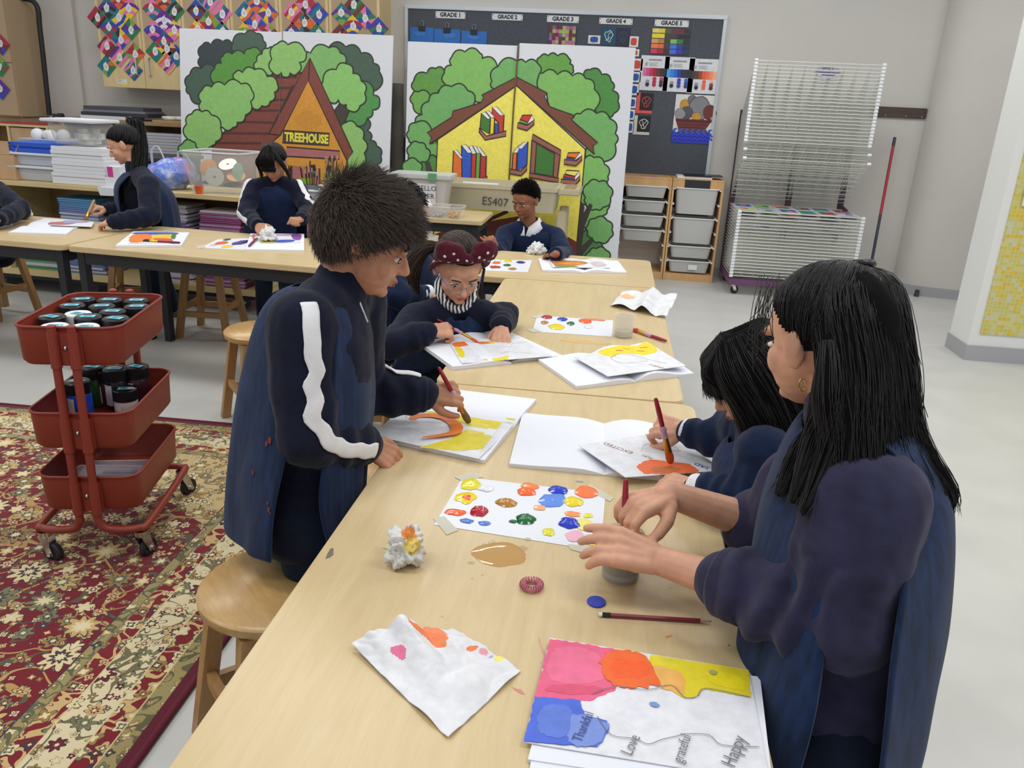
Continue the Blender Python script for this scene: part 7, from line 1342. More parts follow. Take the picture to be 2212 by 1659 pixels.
def shoe(a, f, root, m_, s=1):
    f = V((f[0], f[1], 0)).normalized(); M = frame(f); c = V((a[0], a[1], 0)); sh = put('shoe', blobmesh([('e', c + M @ V((0, .05 * s, .03)), (.036 * s, .085 * s, .032), M), ('e', c + M @ V((0, -.01, .045)), (.036 * s, .05 * s, .045), M), ('e', c + M @ V((0, .11 * s, .028)), (.036 * s, .04 * s, .027), M)], .008, m_, 2, name='shoe'), root); MB().prism([((c + M @ V((x, y, 0))).x, (c + M @ V((x, y, 0))).y) for x, y in [(.036 * s * cos(t), .045 * s + .1 * s * sin(t)) for t in [2 * pi * i / 16 for i in range(16)]]], .001, .014).build('sole', 'white_cotton', sh)
def person(label, J, s, sk='skin_tan', f_head=(0, -1, -.3), f_torso=(0, -1, 0), top='navy_fleece', slv=(.058, .052, .046), hands=None, apron=None, vox=.0034, cvox=.0075, fat=1.0, seed=0, cuff=None, bare=None, legs=None, feet=None, collar=None, face_on=True, shoe_m='shoe_grey', brow='hair_black', sk_arm=True, hs=1.0, wr=.007, slvmat=None, fold=.0035):
    g = lambda k: V(J[k]); pel, nk, hd = g('pel'), g('nk'), g('hd'); root = thing('person', (pel.x, pel.y, 0), label, 'person'); HM = frame(f_head); hs_ = s * hs
    lt = V((0, 0, 1)).cross(V(f_torso)).normalized()
    B = head_parts(hd, HM, hs_, nk + (hd - nk) * .12); core = [('c', nk, pel, .035 * s, .05 * s)]
    for S_ in 'LR':
        sh, el, wr_ = g(S_ + 'sh'), g(S_ + 'el'), g(S_ + 'wr'); core += [('c', nk, sh, .03 * s, .034 * s), ('c', sh, el, .036 * s, .033 * s), ('c', el, wr_, .034 * s, .0215 * s)]
        if hands and S_ in hands: B += hand_parts(wr_, *hands[S_])
    body = put('body', blobmesh(B + core, vox, sk, 2, .45), root)
    if face_on: face(hd, HM, hs_, root, brow)
    # legs
    lg = legs; T = []; hipw = .07 * s; ft = feet or (pel + lt * .075 * s, pel - lt * .075 * s)
    for k, (S_, sg) in enumerate((('L', 1), ('R', -1))):
        hip = pel + lt * (hipw * sg) - V((0, 0, .02)); an = V((ft[k][0], ft[k][1], .075)); kn = V(lg[k]) if lg else hip.lerp(an, .5) + V(f_torso).normalized() * .02; T += [('c', hip, kn, .075 * s * fat, .058 * s), ('c', kn, an, .058 * s, .047 * s)]; shoe(an, f_torso, root, shoe_m, s)
    T.append(('e', pel - V((0, 0, .01)), (.125 * s * fat, .098 * s * fat, .085 * s), frame(f_torso))); tm = blobmesh(T, .010, 'trouser_navy', 4, name='trousers'); wrinkle(tm, .006, (10, 10, 14), seed); put('trousers', tm, root)
    # top with sleeves
    tp, TM = torso_parts(pel, nk, lt, s, fat)
    for S_ in 'LR':
        sh, el, wr_ = g(S_ + 'sh'), g(S_ + 'el'), g(S_ + 'wr'); e = wr_ if not (bare and S_ in bare) else el.lerp(wr_, bare[S_]); tp += [('c', nk.lerp(sh, .35), sh, .062 * s, .060 * s), ('c', sh, el, (slv[0] + .004) * s, slv[1] * s), ('c', el, el.lerp(e, .75), slv[1] * s, slv[2] * s), ('c', el.lerp(e, .75), el.lerp(e, .93), slv[2] * s, slv[2] * .8 * s)]
    if collar != 'low': tp.append(('c', nk - (nk - pel).normalized() * .03, nk + (hd - nk).normalized() * .035 * s, .066 * s, .056 * s))
    me = blobmesh(tp, cvox, top, 4, name='sweatshirt')
    els = [g('Lel'), g('Rel')]; wrinkle(me, wr, (12, 12, 15), seed, lambda c: .55 + 1.1 * max(0, 1 - min((c - e).length for e in els) / .16))
    for S_ in 'LR':
        el, wr_ = g(S_ + 'el'), g(S_ + 'wr'); e = wr_ if not (bare and S_ in bare) else el.lerp(wr_, bare[S_]); ax_ = e - el; L2 = ax_.length_squared
        for v in me.vertices:
            t_ = (v.co - el).dot(ax_) / L2
            if -.35 < t_ < .9:
                rad = v.co - el - ax_ * t_
                if rad.length < .105 * s: v.co += rad.normalized() * (fold * sin(t_ * 17 + 4 * noise.noise(v.co * 9 + V((seed, 0, 0)))) * min(1, (t_ + .35) * 4) * min(1, (.9 - t_) * 5))
    me.update()
    if slvmat:
        me.materials.append(MATS[slvmat]); ax_ = nk - pel
        for pl in me.polygons:
            t_ = max(0, min(1, (pl.center - pel).dot(ax_) / ax_.length_squared)); pl.material_index = 1 if (pl.center - pel - ax_ * t_).length > .128 * s and (pl.center - pel).dot(lt) > 0 else 0
    put('sweatshirt', me, root)
    for S_ in 'LR':
        el, wr_ = g(S_ + 'el'), g(S_ + 'wr'); e = wr_ if not (bare and S_ in bare) else el.lerp(wr_, bare[S_]); cr = slv[2] * s * (.84 if not (bare and S_ in bare) else .9); mb = MB(); d = (e - el).normalized(); q0 = e - d * .045 * s; mb.tube([q0, q0 + d * .004, e - d * .006, e, e - d * .004], [cr * .9, cr * 1.04, cr * 1.0, cr * .93, cr * .7], 24); mb.build('cuff', cuff or top, root, 70)
    if apron: tabard(pel, nk, lt, f_torso, s, apron, root, seed=seed)
    return root, HM, hs_, me
def U(p, z): return V((p.x, p.y, z))
# ------------------------------------------------------------------ A: boy standing at the near table
A = dict(hd=PD(786, 520, 1.66), nk=V((-.56, 1.595, 1.055)), pel=V((-.625, 1.565, .61)), Rsh=V((-.585, 1.475, 1.015)), Rel=V((-.572, 1.44, .795)), Rwr=V((-.487, 1.575, .725)), Lsh=V((-.555, 1.715, 1.01)), Lel=V((-.575, 1.765, .775)), Lwr=PD(922, 852, 1.97))
tipA = PZ(1014, 914, TT + .014); topA = PD(947, 793, 1.955)
da = (PD(985, 850, 1.98) - A['Lwr'])
ra, HM, hs, me = person('boy with short spiky black hair in denim apron painting at the near table', A, 1.0, 'skin_tan', (.9, .26, -.42), (.93, .30, 0), hands={'R': (V((.75, .25, -.55)), V((.25, -.5, .75)), False, 1.0, [(.55, .5, .3)] * 4, .05), 'L': (da, V((.1, -.75, .75)), True, 1.02, [(.5, 1.0, .5), (.6, 1.1, .6), (.9, 1.2, .7), (1.0, 1.3, .8)], .03, (.5, .5))}, seed=1, feet=((-.60, 1.66), (-.60, 1.50)), hs=1.07, slv=(.07, .066, .054), cvox=.0065, fat=1.08)
brush(topA, tipA, 'red paint brush in the hand of the standing boy', 'bristle_brown', .006)
hair_cap(A['hd'], HM, hs, ra, 'hair_soft', 1.12, -.16); hair_spikes(A['hd'], HM, hs, ra, 'hair_soft', 17000, .045, 3, (0, .45, -.3), .0007, .5, -.2, .6, .62)
apA = tabard(A['pel'], A['nk'], (-.30, .93, 0), (.93, .30, 0), 1.0, [(.125, -.13, .17, -.08), (.13, .05, .17, -.09), (.15, .22, .165, -.09), (.14, .34, .155, -.07), (.095, .455, .13, -.02), (.0, .465, .13, .02), (-.075, .42, .15, .08), (-.125, .27, .175, .12), (-.16, .08, .185, .12), (-.175, -.06, .18, .10), (-.17, -.085, .165, .09)], ra, seed=1, hole=.074, amp=.008)
stripe(me, [A['Rsh'] + V((.0, 0, .055)), A['Rsh'].lerp(A['Rel'], .35), A['Rsh'].lerp(A['Rel'], .8), A['Rel'].lerp(A['Rwr'], .35), A['Rel'].lerp(A['Rwr'], .9)], V((.55, -.75, .15)), ra, .017, wob=.012)
stripe(me, [A['Lel'].lerp(A['Lwr'], .2), A['Lel'].lerp(A['Lwr'], .9)], V((0, -.1, 1)), ra, .011)
splash(apA, [(577, 958, .004), (584, 951, .005), (580, 1086, .003), (582, 1100, .004), (585, 1108, .002), (548, 1020, .004)], (118, 50, 46), ra)
MB().tube([A['nk'] + V((.055, -.02, .0)), A['nk'] + V((.075, -.02, -.05))], .004, 6).build('zip_pull', 'chrome', ra)
# ------------------------------------------------------------------ B: long-haired girl, right foreground
Bj = dict(hd=PD(1782, 735, 1.20), nk=PD(1850, 945, 1.18), pel=V((.39, 1.06, .63)), Lsh=PD(1868, 1092, 1.09), Lel=PD(1800, 1335, 1.11), Lwr=PD(1428, 1212, 1.30), Rsh=PD(1745, 1070, 1.33), Rel=PD(1690, 1150, 1.42), Rwr=PD(1448, 1068, 1.40))
cT = cA + V((0, 0, .082)); topB, tipB = PD(1352, 1036, 1.385), cA + V((.004, .004, .012))
rb, HM, hs, me = person('girl with long black half-up hair rinsing a brush in the right foreground', Bj, 1.12, 'skin_light', (-.58, .78, -.26), (-.99, .1, 0), top='navy_faded', hands={'L': (PD(1320, 1178, 1.31) - Bj['Lwr'], V((.15, -.35, .9)), True, 1.18, [(.12, .25, .15), (.2, .35, .25), (.28, .45, .3), (.33, .5, .3)], .03, (.3, .4)), 'R': (PD(1355, 1100, 1.37) - Bj['Rwr'], V((-.25, -.1, .95)), False, 1.15, [(.55, .7, .4), (.7, .8, .5), (.8, .9, .5), (.7, .8, .4)], .08, (.4, .5))}, seed=5, bare={'L': .62, 'R': .30}, slv=(.072, .070, .054), fold=.008, vox=.003, cvox=.006, wr=.009, feet=((.43, .98), (.43, 1.16)), legs=((.40, .98, .35), (.40, 1.16, .35)), fat=1.0, hs=.93)
brush(topB, tipB, 'red paint brush being rinsed in the murky cup', 'bristle_brown', .006)
tabard(Bj['pel'], Bj['nk'], (-.1, -.99, 0), (-.99, .1, 0), 1.1, [(.125, -.26, .17, -.06), (.125, -.05, .17, -.07), (.125, .12, .17, -.08), (.115, .26, .15, -.06), (.07, .375, .11, -.02), (-.03, .39, .11, .02), (-.11, .30, .145, .08), (-.128, .16, .17, .10), (-.125, .0, .175, .09), (-.12, -.26, .17, .07)], rb, seed=4, hole=.066, amp=.007)
MB().tube([Bj['Lwr'] + V((.022 * cos(t), .0, .022 * sin(t))) + V((0, .022 * .6 * cos(t), 0)) for t in [2 * pi * i / 20 for i in range(20)]], .0011, 5, closed=True).build('thread_bracelet', 'string_red', rb)
hair_cap(Bj['hd'], HM, hs, rb, 'hair_black', 1.07, .05)
kn = PD(1858, 572, 1.24); H = lambda x, y, d, r: (PD(x, y, d), r)
locks = []
kd = HM.transposed() @ (kn - Bj['hd']); comb(Bj['hd'], HM, hs, rb, 'hair_black', kd, 2800, 3, .0006, 1.06, 1.12, -.6, .04)
for i in range(11):
    t = i / 10; d = 1.09 + .1 * abs(t - .25) ** 1.2; locks.append([(kn + V((0, 0, -.012)), .014), H(1800 + 110 * t, 655 - 20 * t, d + .03, .028), H(1815 + 118 * t, 800 + 10 * t, d + .005, .034), H(1815 + 140 * t, 950 + 0 * t, d - .015, .032), H(1790 + 245 * t, 1060 + 5 * t, d - .03, .022), H(1785 + 262 * t, 1105 - 20 * abs(t - .5), d - .03, .007)])
for x1, y1, x2, y2, x3, y3, d in ((1785, 880, 1760, 960, 1712, 1085, 1.10), (1775, 900, 1730, 980, 1680, 1070, 1.15), (1800, 850, 1790, 980, 1735, 1110, 1.08), (1790, 860, 1800, 980, 1790, 1090, 1.08)): locks.append([H(1795, 740, 1.10, .014), H(x1, y1, d, .02), H(x2, y2, d, .019), H(x3, y3, d - .01, .006)])
hair_locks(locks, rb, 'hair_black', 170, .0006, .006, 2)
wisps = MB(); rr = random.Random(8)
for i in range(26):
    x, y = rr.uniform(1640, 1690), rr.uniform(590, 640); wisps.tube(smoothpath([PD(x, y, 1.14), PD(x - rr.uniform(5, 30), y + 60, 1.12), PD(x - rr.uniform(10, 40), y + rr.uniform(90, 170), 1.12)], 5), .0006, 3, caps=False)
for i in range(30): a = rr.uniform(640, 1050); wisps.tube(smoothpath([PD(1945 + (a - 640) * .1, a, 1.14), PD(1965 + (a - 640) * .12, a + 50, 1.13), PD(1970 + (a - 640) * .13 + rr.uniform(-6, 16), a + 110, 1.12)], 4), .0006, 3, caps=False)
o = wisps.build('stray_hair', 'hair_black', rb, 180); o['kind'] = 'stuff'
MB().tube([kn + (PD(1858, 640, 1.24) - kn).normalized() * .0 + CR * (.017 * cos(t)) - FW * (.017 * sin(t)) for t in [2 * pi * i / 14 for i in range(14)]], .007, 8, closed=True).build('hair_tie', 'jar_black', rb, 60)
er = PD(1733, 822, 1.105); MB().tube([er + CR * (.005 * cos(t)) + CD * (.008 * sin(t) + .006) for t in [2 * pi * i / 14 for i in range(14)]], .0011, 6, closed=True).build('hoop_earring', 'gold', rb, 60)
# ------------------------------------------------------------------ C: child with fringe
C_ = dict(hd=PD(1636, 822, 1.63), nk=PD(1648, 945, 1.66), pel=V((.50, 1.66, .47)), Rsh=PD(1590, 925, 1.80), Rel=PZ(1585, 962, .755), Rwr=PZ(1478, 930, .752), Lsh=PD(1650, 985, 1.55), Lel=PZ(1612, 1082, .745), Lwr=PZ(1496, 1052, .725))
stool(.50, 1.66, .3, 'round wooden stool under the child with the fringe')
tipC, topC = PZ(1450, 1002, TT + .026), PZ(1416, 860, .86)
rc, HM, hs, me = person('child with straight fringe and long dark hair painting with orange', C_, .95, 'skin_light', (-.86, .05, -.52), (-.97, .2, 0), top='navy_cotton', hands={'R': (PZ(1400, 915, .75) - C_['Rwr'], V((-.3, -.55, .75)), False, .98, [(.7, 1.1, .6), (.8, 1.2, .6), (1.0, 1.2, .7), (1.1, 1.3, .8)], .03, (.5, .5)), 'L': (PZ(1430, 1040, .71) - C_['Lwr'], V((-.1, -.15, 1)), True, .98, RELAX, .06)}, seed=7, cuff='white_cotton', legs=((.30, 1.74, .45), (.30, 1.58, .45)), feet=((.32, 1.76), (.32, 1.56)), slv=(.052, .045, .038))
brush(topC, tipC, 'red brush with lilac grip and orange bristles held over the feeling words', 'bristle_orange', .0062)
tabard(C_['pel'], C_['nk'], (-.2, -.97, 0), (-.97, .2, 0), .95, rows_for((C_['nk'] - C_['pel']).dot(V((-.97, .2, 0))) / .95, (C_['nk'] - C_['pel']).z / .95, .0), rc, seed=3)
hair_cap(C_['hd'], HM, hs, rc, 'hair_black', 1.09, -.05)
T = lambda x, y, z: C_['hd'] + HM @ V((x * hs, y * hs, z * hs)); locks = []
for i in range(9): x = -.055 + i * .0138; locks.append([(T(x * .35, .02, .112), .014), (T(x * .9, .082, .075), .013), (T(x * 1.1, .098 - abs(x) * .4, .036), .011), (T(x * 1.12, .1 - abs(x) * .45, .012), .006)])
for k in (-1, 1):
    for i in range(7): y = .052 - i * .021; locks.append([(T(k * .02, y * .6, .108), .016), (T(k * .07, y, .06), .019), (T(k * .084, y + .0, -.03), .019), (T(k * .08, y + .008, -.11), .018), (T(k * .07, y + .03, -.185 - .02 * (i % 3)), .007)])
for i in range(5): x = -.05 + i * .025; locks.append([(T(x * .4, -.05, .105), .018), (T(x, -.1, .04), .022), (T(x, -.105, -.05), .022), (T(x, -.09, -.14), .012)])
hair_locks(locks, rc, 'hair_black', 120, .0006, .0065, 4)
MB().tube([C_['Rwr'] + V((.0, .021 * cos(t), .021 * sin(t))) for t in [2 * pi * i / 18 for i in range(18)]], .0014, 5, closed=True).build('thread_bracelet', 'string_red', rc)
MB().sph(C_['Rwr'] + V((-.004, -.012, -.02)), .0045).build('bracelet_bead', 'handle_wine', rc, 60)
# ------------------------------------------------------------------ D: girl with polka-dot bow
D = dict(hd=PD(990, 578, 2.70), nk=PD(980, 668, 2.80), pel=V((-.66, 2.86, .47)), Rsh=PD(900, 690, 2.74), Rel=PD(850, 745, 2.60), Rwr=PZ(930, 716, .735), Lsh=PD(1062, 690, 2.86), Lel=PZ(1100, 700, .735), Lwr=PZ(1083, 706, .73))
D['Lel'] = PD(1092, 682, 2.92)
stool(-.66, 2.90, .5, 'round wooden stool under the girl with the polka dot bow')
tipD, topD = PZ(1034, 740, TT + .018), PD(945, 690, 2.70)
rd, HM, hs, me = person('girl with maroon polka dot bow headband painting at the middle table', D, .95, 'skin_light', (.36, -.74, -.52), (.5, -.82, 0), top='navy_fleece', hands={'R': (PZ(990, 712, .735) - D['Rwr'], V((-.1, -.55, .75)), False, 1.0, GRIP, .03, (.5, .5)), 'L': (PZ(1082, 735, .70) - D['Lwr'], V((.0, -.5, .85)), True, .98, [(.35, .35, .2)] * 4, .07)}, seed=9, legs=((-.42, 2.78, .45), (-.5, 2.68, .45)), feet=((-.44, 2.8), (-.52, 2.7)), brow='hair_brown', vox=.0036, hs=1.13)
brush(topD, tipD, 'thin red brush in the hand of the girl with the bow', 'bristle_orange', .0045, flat=False)
tabard(D['pel'], D['nk'], (.82, .5, 0), (.5, -.82, 0), .95, rows_for((D['nk'] - D['pel']).dot(V((.52, -.85, 0))) / .95, (D['nk'] - D['pel']).z / .95, .0), rd, seed=6)
hair_cap(D['hd'], HM, hs, rd, 'hair_brown', 1.04, .02); T = lambda x, y, z: D['hd'] + HM @ V((x * hs, y * hs, z * hs))
locks = []; comb(D['hd'], HM, hs, rd, 'hair_brown', (-.45, -.85, .0), 2200, 5, .0008, 1.03, 1.08, -.7, .02)
locks += [[(T(-.045, -.1, .0), .016), (T(-.09, -.1, -.02), .022), (T(-.115, -.075, -.09), .022), (T(-.1, -.05, -.16), .008)], [(T(-.045, -.1, .0), .014), (T(-.085, -.11, -.01), .02), (T(-.13, -.1, -.08), .018), (T(-.12, -.08, -.15), .007)], [(T(.074, .03, .02), .004), (T(.082, .02, -.05), .004), (T(.086, .02, -.11), .002)]]
hair_locks(locks, rd, 'hair_brown', 110, .0008, .006, 5)
bw = thing('hair_bow', T(0, .05, .08), 'maroon polka dot knitted bow on the girl at the middle table', 'bow')
bp = []
for k in (-1, 1): bp += [('e', T(k * .05, .05, .112), tuple(q * hs for q in (.04, .026, .034)), HM), ('e', T(k * .07, .043, .108), tuple(q * hs for q in (.027, .024, .038)), HM), ('e', T(k * .024, .06, .106), tuple(q * hs for q in (.02, .018, .022)), HM)]
bp += [('e', T(0, .07, .1), tuple(q * hs for q in (.014, .014, .018)), HM)]; bm_ = blobmesh(bp, .004, 'maroon_knit', 2, name='bow_loops'); wrinkle(bm_, .004, (40, 40, 40), 2); put('bow_loops', bm_, bw)
MB().tube(smoothpath([T(-.082, -.02, -.02), T(-.083, .015, .03), T(-.06, .05, .075), T(0, .07, .09), T(.06, .05, .075), T(.083, .015, .03), T(.082, -.02, -.02)], 5), .012 * hs, 8, flat=.6).build('headband', 'maroon_knit', bw, 60)
bv = BVHTree.FromPolygons([v.co[:] for v in bm_.vertices], [p_.vertices[:] for p_ in bm_.polygons]); mat('dot_white', (226, 206, 210), .8)
for x, z in ((x_, z_ + .013) for x_, z_ in ((-.075, .1), (-.05, .112), (-.06, .078), (-.035, .09), (-.03, .072), (-.008, .09), (.012, .08), (.03, .1), (.055, .114), (.075, .098), (.05, .085), (.07, .068), (-.08, .065), (.03, .074))):
    h = bv.ray_cast(T(x, .2, z), HM @ V((0, -1, 0)))
    if h[0]: nn = h[1]; MB().lathe([(0, .0016), (.0042, .0012), (.0052, 0)], 10, h[0], frame(nn.orthogonal(), nn) if False else nn.to_track_quat('Z', 'Y').to_matrix(), close=False).build('dot', 'dot_white', bw, 60)
m, nt, p = base('zebra_print'); wv = nt.nodes.new('ShaderNodeTexWave'); wv.inputs['Scale'].default_value = 26; wv.inputs['Distortion'].default_value = 3.5; nt.links.new(coords(nt, 'Object', (1, 1, 1.4)), wv.inputs[0]); nt.links.new(ramp(X(nt, wv.outputs[1]), [(.45, (232, 232, 234)), (.55, (40, 40, 46))]).k, p.inputs['Base Color']); p.inputs['Roughness'].default_value = .8
gc = D['nk'].lerp(D['hd'], .42); MB().tube([gc + HM @ V((.062 * cos(t), .058 * sin(t) - .005, .018 * cos(2 * t) - .012 * sin(t))) for t in [2 * pi * i / 28 for i in range(28)]], .016, 8, closed=True, flat=1.4).build('zebra_neckband', 'zebra_print', rd, 60)
for k in (-1, 1): g_ = MB().tube([T(k * .028 + .021 * cos(t), .094 - .3 * abs(k * .028 + .021 * cos(t)) ** 1.2, -.004 + .017 * sin(t)) for t in [2 * pi * i / 22 for i in range(22)]], .0011, 5, closed=True).build('spectacle_rim', 'glass_frame', rd, 60); MB().tube([T(k * .05, .08, 0), T(k * .079, .01, .004), T(k * .08, -.01, -.004)], .0013, 5).build('spectacle_arm', 'tray_blue', rd, 60)
MB().tube([T(-.008, .092, .0), T(0, .097, .003), T(.008, .092, .0)], .0011, 5).build('spectacle_bridge', 'glass_frame', rd)
# ------------------------------------------------------------------ E: child hidden behind the boy
E_ = dict(hd=PD(868, 455, 3.18), nk=PD(880, 535, 3.24), pel=V((-.86, 3.24, .47)), Rsh=PD(850, 560, 3.12), Rel=PD(850, 640, 3.02), Rwr=PZ(930, 632, .74), Lsh=PD(918, 562, 3.34), Lel=PD(930, 625, 3.36), Lwr=PZ(990, 610, .73))
stool(-.88, 3.26, .2, 'round wooden stool under the child hidden behind the standing boy')
re_, HM, hs, me = person('child in navy vest and white shirt half hidden behind the standing boy', E_, .98, 'skin_tan', (.82, -.2, -.4), (.9, -.35, 0), top='navy_cotton', slvmat='white_cotton', cuff='white_cotton', hands={'R': (V((.9, -.3, -.3)), V((0, -.3, 1)), False, .98, RELAX), 'L': (V((.9, -.3, -.3)), V((0, -.3, 1)), True, .98, RELAX)}, seed=11, legs=((-.62, 3.2, .45), (-.64, 3.06, .45)), feet=((-.62, 3.22), (-.64, 3.06)), slv=(.054, .046, .038), vox=.0045, cvox=.009)
tabard(E_['pel'], E_['nk'], (.35, .9, 0), (.9, -.35, 0), .98, rows_for((E_['nk'] - E_['pel']).dot(V((.93, -.36, 0))) / .98, (E_['nk'] - E_['pel']).z / .98, .0, .82), re_, m_='navy_cotton', name='vest', seed=8)
hair_cap(E_['hd'], HM, hs, re_, 'hair_black', 1.06); hair_spikes(E_['hd'], HM, hs, re_, 'hair_black', 1600, .03, 6, (0, .5, -.4), .0016, .3)
# ------------------------------------------------------------------ F: boy at the far table
F = dict(hd=PD(1135, 432, 4.66), nk=PD(1142, 492, 4.78), pel=V((-.50, 4.92, .47)), Rsh=PD(1092, 508, 4.76), Rel=PD(1076, 552, 4.62), Rwr=PD(1072, 540, 4.44), Lsh=PD(1200, 512, 4.80), Lel=PD(1222, 552, 4.66), Lwr=PZ(1200, 549, .73))
stool(-.50, 4.95, .4, 'round wooden stool under the boy at the far table')
rf, HM, hs, me = person('boy with cropped black hair and white collar at the far table', F, .98, 'skin_brown', (-.42, -.84, -.34), (-.1, -.99, 0), top='navy_cotton', hands={'R': (PD(1058, 518, 4.42) - F['Rwr'], V((.5, -.8, .0)), False, .98, [(.2, .3, .2), (.35, .6, .4), (.7, .9, .5), (.9, 1.0, .6)], .12), 'L': (PZ(1172, 552, .70) - F['Lwr'], V((0, -.2, 1)), True, .98, RELAX, .1)}, seed=13, legs=((-.43, 4.62, .45), (-.6, 4.62, .45)), feet=((-.43, 4.62), (-.6, 4.62)), vox=.0045, cvox=.009, collar='low')
hair_cap(F['hd'], HM, hs, rf, 'hair_black', 1.05); hair_spikes(F['hd'], HM, hs, rf, 'hair_black', 2200, .02, 9, (0, .1, .2), .0016, .5)
tabard(F['pel'], F['nk'], (.99, -.1, 0), (-.1, -.99, 0), .98, rows_for((F['nk'] - F['pel']).dot(V((-.1, -.99, 0))) / .98, (F['nk'] - F['pel']).z / .98, .0), rf, m_='navy_cotton', hole=.085, seed=5)
FF = frame((-.1, -.99, 0)); CT_ = lambda x, y, z: F['nk'] + FF @ V((x, y, z))
for k in (-1, 1): MB().add([CT_(k * .052, -.03, .06), CT_(k * .055, .03, .05), CT_(k * .012, .066, .012), CT_(k * .002, .09, -.035), CT_(k * .05, .082, -.045), CT_(k * .088, .03, .005), CT_(k * .085, -.04, .01)], [(0, 1, 5, 6), (1, 2, 3, 4, 5)] if k < 0 else [(6, 5, 1, 0), (5, 4, 3, 2, 1)]).build('shirt_collar', 'white_cotton', rf, 60).modifiers.new('s', 'SOLIDIFY').thickness = .005
# ------------------------------------------------------------------ G: girl with striped sleeves
G = dict(hd=PD(591, 350, 4.74), nk=PD(594, 398, 4.86), pel=V((-2.08, 4.86, .60)), Rsh=PD(548, 408, 4.84), Rel=PD(532, 462, 4.74), Rwr=PD(558, 488, 4.55), Lsh=PD(642, 410, 4.86), Lel=PD(668, 458, 4.78), Lwr=PD(650, 474, 4.58))
rg_, HM, hs, me = person('girl with dark fringe and white sleeve stripes standing behind the back table', G, .98, 'skin_tan', (.04, -.80, -.60), (.05, -1, 0), top='navy_fleece', hands={'R': (PZ(577, 508, .715) - G['Rwr'], V((-.1, -.6, .6)), False, 1.0, [(.4, .5, .3)] * 4), 'L': (PD(632, 476, 4.5) - G['Lwr'], V((0, -.6, .5)), True, 1.02, FIST, .02, (.95, .95))}, seed=15, vox=.0045, cvox=.009, feet=((-2.0, 4.82), (-2.17, 4.82)))
tabard(G['pel'], G['nk'], (1, .05, 0), (.05, -1, 0), .98, rows_for((G['nk'] - G['pel']).dot(V((.05, -1, 0))) / .98, (G['nk'] - G['pel']).z / .98, -.16), rg_, m_='navy_cotton', seed=7)
for S_, ax in (('R', (-.75, -.6, .1)), ('L', (.75, -.6, .1))): stripe(me, [G[S_ + 'sh'] + V((0, 0, .05)), G[S_ + 'sh'].lerp(G[S_ + 'el'], .5), G[S_ + 'el'], G[S_ + 'el'].lerp(G[S_ + 'wr'], .75)], ax, rg_, .017, wob=.012)
hair_cap(G['hd'], HM, hs, rg_, 'hair_black', 1.06); T = lambda x, y, z: G['hd'] + HM @ V((x * hs, y * hs, z * hs))
locks = [[(T(x * .3, .0, .11), .014), (T(x * .9, .07, .085), .014), (T(x, .098, .04), .012), (T(x, .1, .012), .006)] for x in (-.035, -.018, 0, .018, .035)] + [[(T(k * .02, .02, .108), .014), (T(k * .07, .055, .05), .013), (T(k * .082, .04, -.03), .01), (T(k * .088, .035, -.10), .004)] for k in (-1, 1)]
hair_locks(locks, rg_, 'hair_black', 60, .0009, .007, 6); comb(G['hd'], HM, hs, rg_, 'hair_black', (0, -.9, .3), 900, 6, .001, 1.05, 1.09, -.6)
# ------------------------------------------------------------------ H: child with ponytail in profile
Hh = dict(hd=PD(268, 312, 4.76), nk=PD(298, 372, 4.82), pel=V((-2.86, 4.74, .62)), Lsh=PD(320, 402, 4.66), Lel=PD(325, 468, 4.56), Lwr=PZ(240, 480, .735), Rsh=PD(296, 398, 4.96), Rel=PD(280, 462, 4.94), Rwr=PD(228, 452, 4.78))
rh, HM, hs, me = person('child with long ponytail in profile painting at the back left table', Hh, 1.03, 'skin_light', (-.84, -.28, -.46), (-.95, -.3, 0), top='navy_fleece', hands={'L': (PZ(205, 484, .71) - Hh['Lwr'], V((0, -.4, .9)), True, 1.02, RELAX, .1), 'R': (PD(200, 446, 4.72) - Hh['Rwr'], V((-.2, -.5, .6)), False, 1.02, GRIP, .04, (.5, .5))}, seed=17, vox=.0045, cvox=.009, feet=((-2.78, 4.66), (-2.82, 4.86)), slv=(.06, .056, .048))
brush(PD(204, 432, 4.72), PZ(184, 476, TT + .02), 'short wooden brush in the hand of the ponytail child', 'bristle_brown', .009, 'brush_wood', False)
tabard(Hh['pel'], Hh['nk'], (.3, -.95, 0), (-.95, -.3, 0), 1.03, rows_for((Hh['nk'] - Hh['pel']).dot(V((-.95, -.3, 0))) / 1.03, (Hh['nk'] - Hh['pel']).z / 1.03, -.2, back=.03), rh, m_='denim', seed=9)
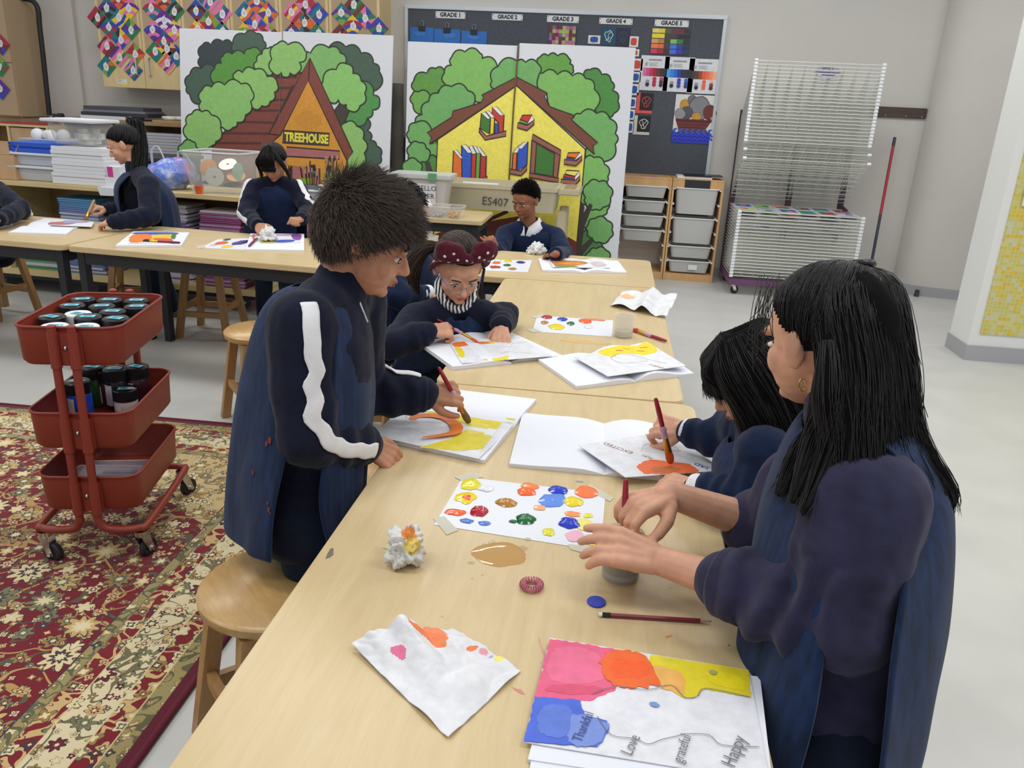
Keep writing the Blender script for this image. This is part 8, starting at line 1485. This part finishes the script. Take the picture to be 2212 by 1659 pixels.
hair_cap(Hh['hd'], HM, hs, rh, 'hair_black', 1.05); T = lambda x, y, z: Hh['hd'] + HM @ V((x * hs, y * hs, z * hs))
pb = PD(281, 262, 4.80); comb(Hh['hd'], HM, hs, rh, 'hair_black', HM.transposed() @ (pb - Hh['hd']), 1100, 8, .001, 1.04, 1.09, -.7); locks = [[(pb, .02), (PD(293 + e, 268, 4.8 + z), .028), (PD(300 + e, 315, 4.79 + z), .032), (PD(299 + e, 360, 4.77 + z), .028), (PD(292 + e * 2, 402, 4.75 + z), .008)] for e, z in ((-5, -.03), (3, 0), (8, .03))]
hair_locks(locks, rh, 'hair_black', 60, .0009, .007, 7); MB().tube([pb + V((.022 * cos(t), 0, .022 * sin(t))) for t in [2 * pi * i / 14 for i in range(14)]], .006, 6, closed=True).build('hair_tie', 'jar_black', rh, 60)
# ------------------------------------------------------------------ I: child cut by the left edge
I_ = dict(hd=PD(-70, 320, 4.74), nk=PD(-58, 385, 4.80), pel=V((-3.86, 4.62, .47)), Lsh=PD(-8, 412, 4.72), Lel=PD(46, 452, 4.58), Lwr=PZ(-6, 476, .735), Rsh=PD(-105, 405, 4.8), Rel=PD(-110, 450, 4.66), Rwr=PZ(-70, 476, .735))
ri, HM, hs, me = person('child at the left edge of the photo, only a navy sleeve in view', I_, 1.0, 'skin_light', (-.1, -.9, -.4), (0, -1, 0), top='navy_fleece', hands={'L': (V((-.7, -.7, -.1)), V((0, 0, 1)), True, 1.0, RELAX), 'R': (V((.5, -.8, -.1)), V((0, 0, 1)), False, 1.0, RELAX)}, seed=19, vox=.005, cvox=.009, legs=((-3.78, 4.35, .45), (-3.94, 4.35, .45)), feet=((-3.78, 4.38), (-3.94, 4.38)))
tabard(I_['pel'], I_['nk'], (1, 0, 0), (0, -1, 0), 1.0, rows_for((I_['nk'] - I_['pel']).dot(V((0, -1, 0))), (I_['nk'] - I_['pel']).z, .0), ri, m_='navy_cotton', seed=2)
hair_cap(I_['hd'], HM, hs, ri, 'hair_black', 1.06); hair_spikes(I_['hd'], HM, hs, ri, 'hair_black', 1200, .03, 12, (0, .1, -.3), .0016, .4)
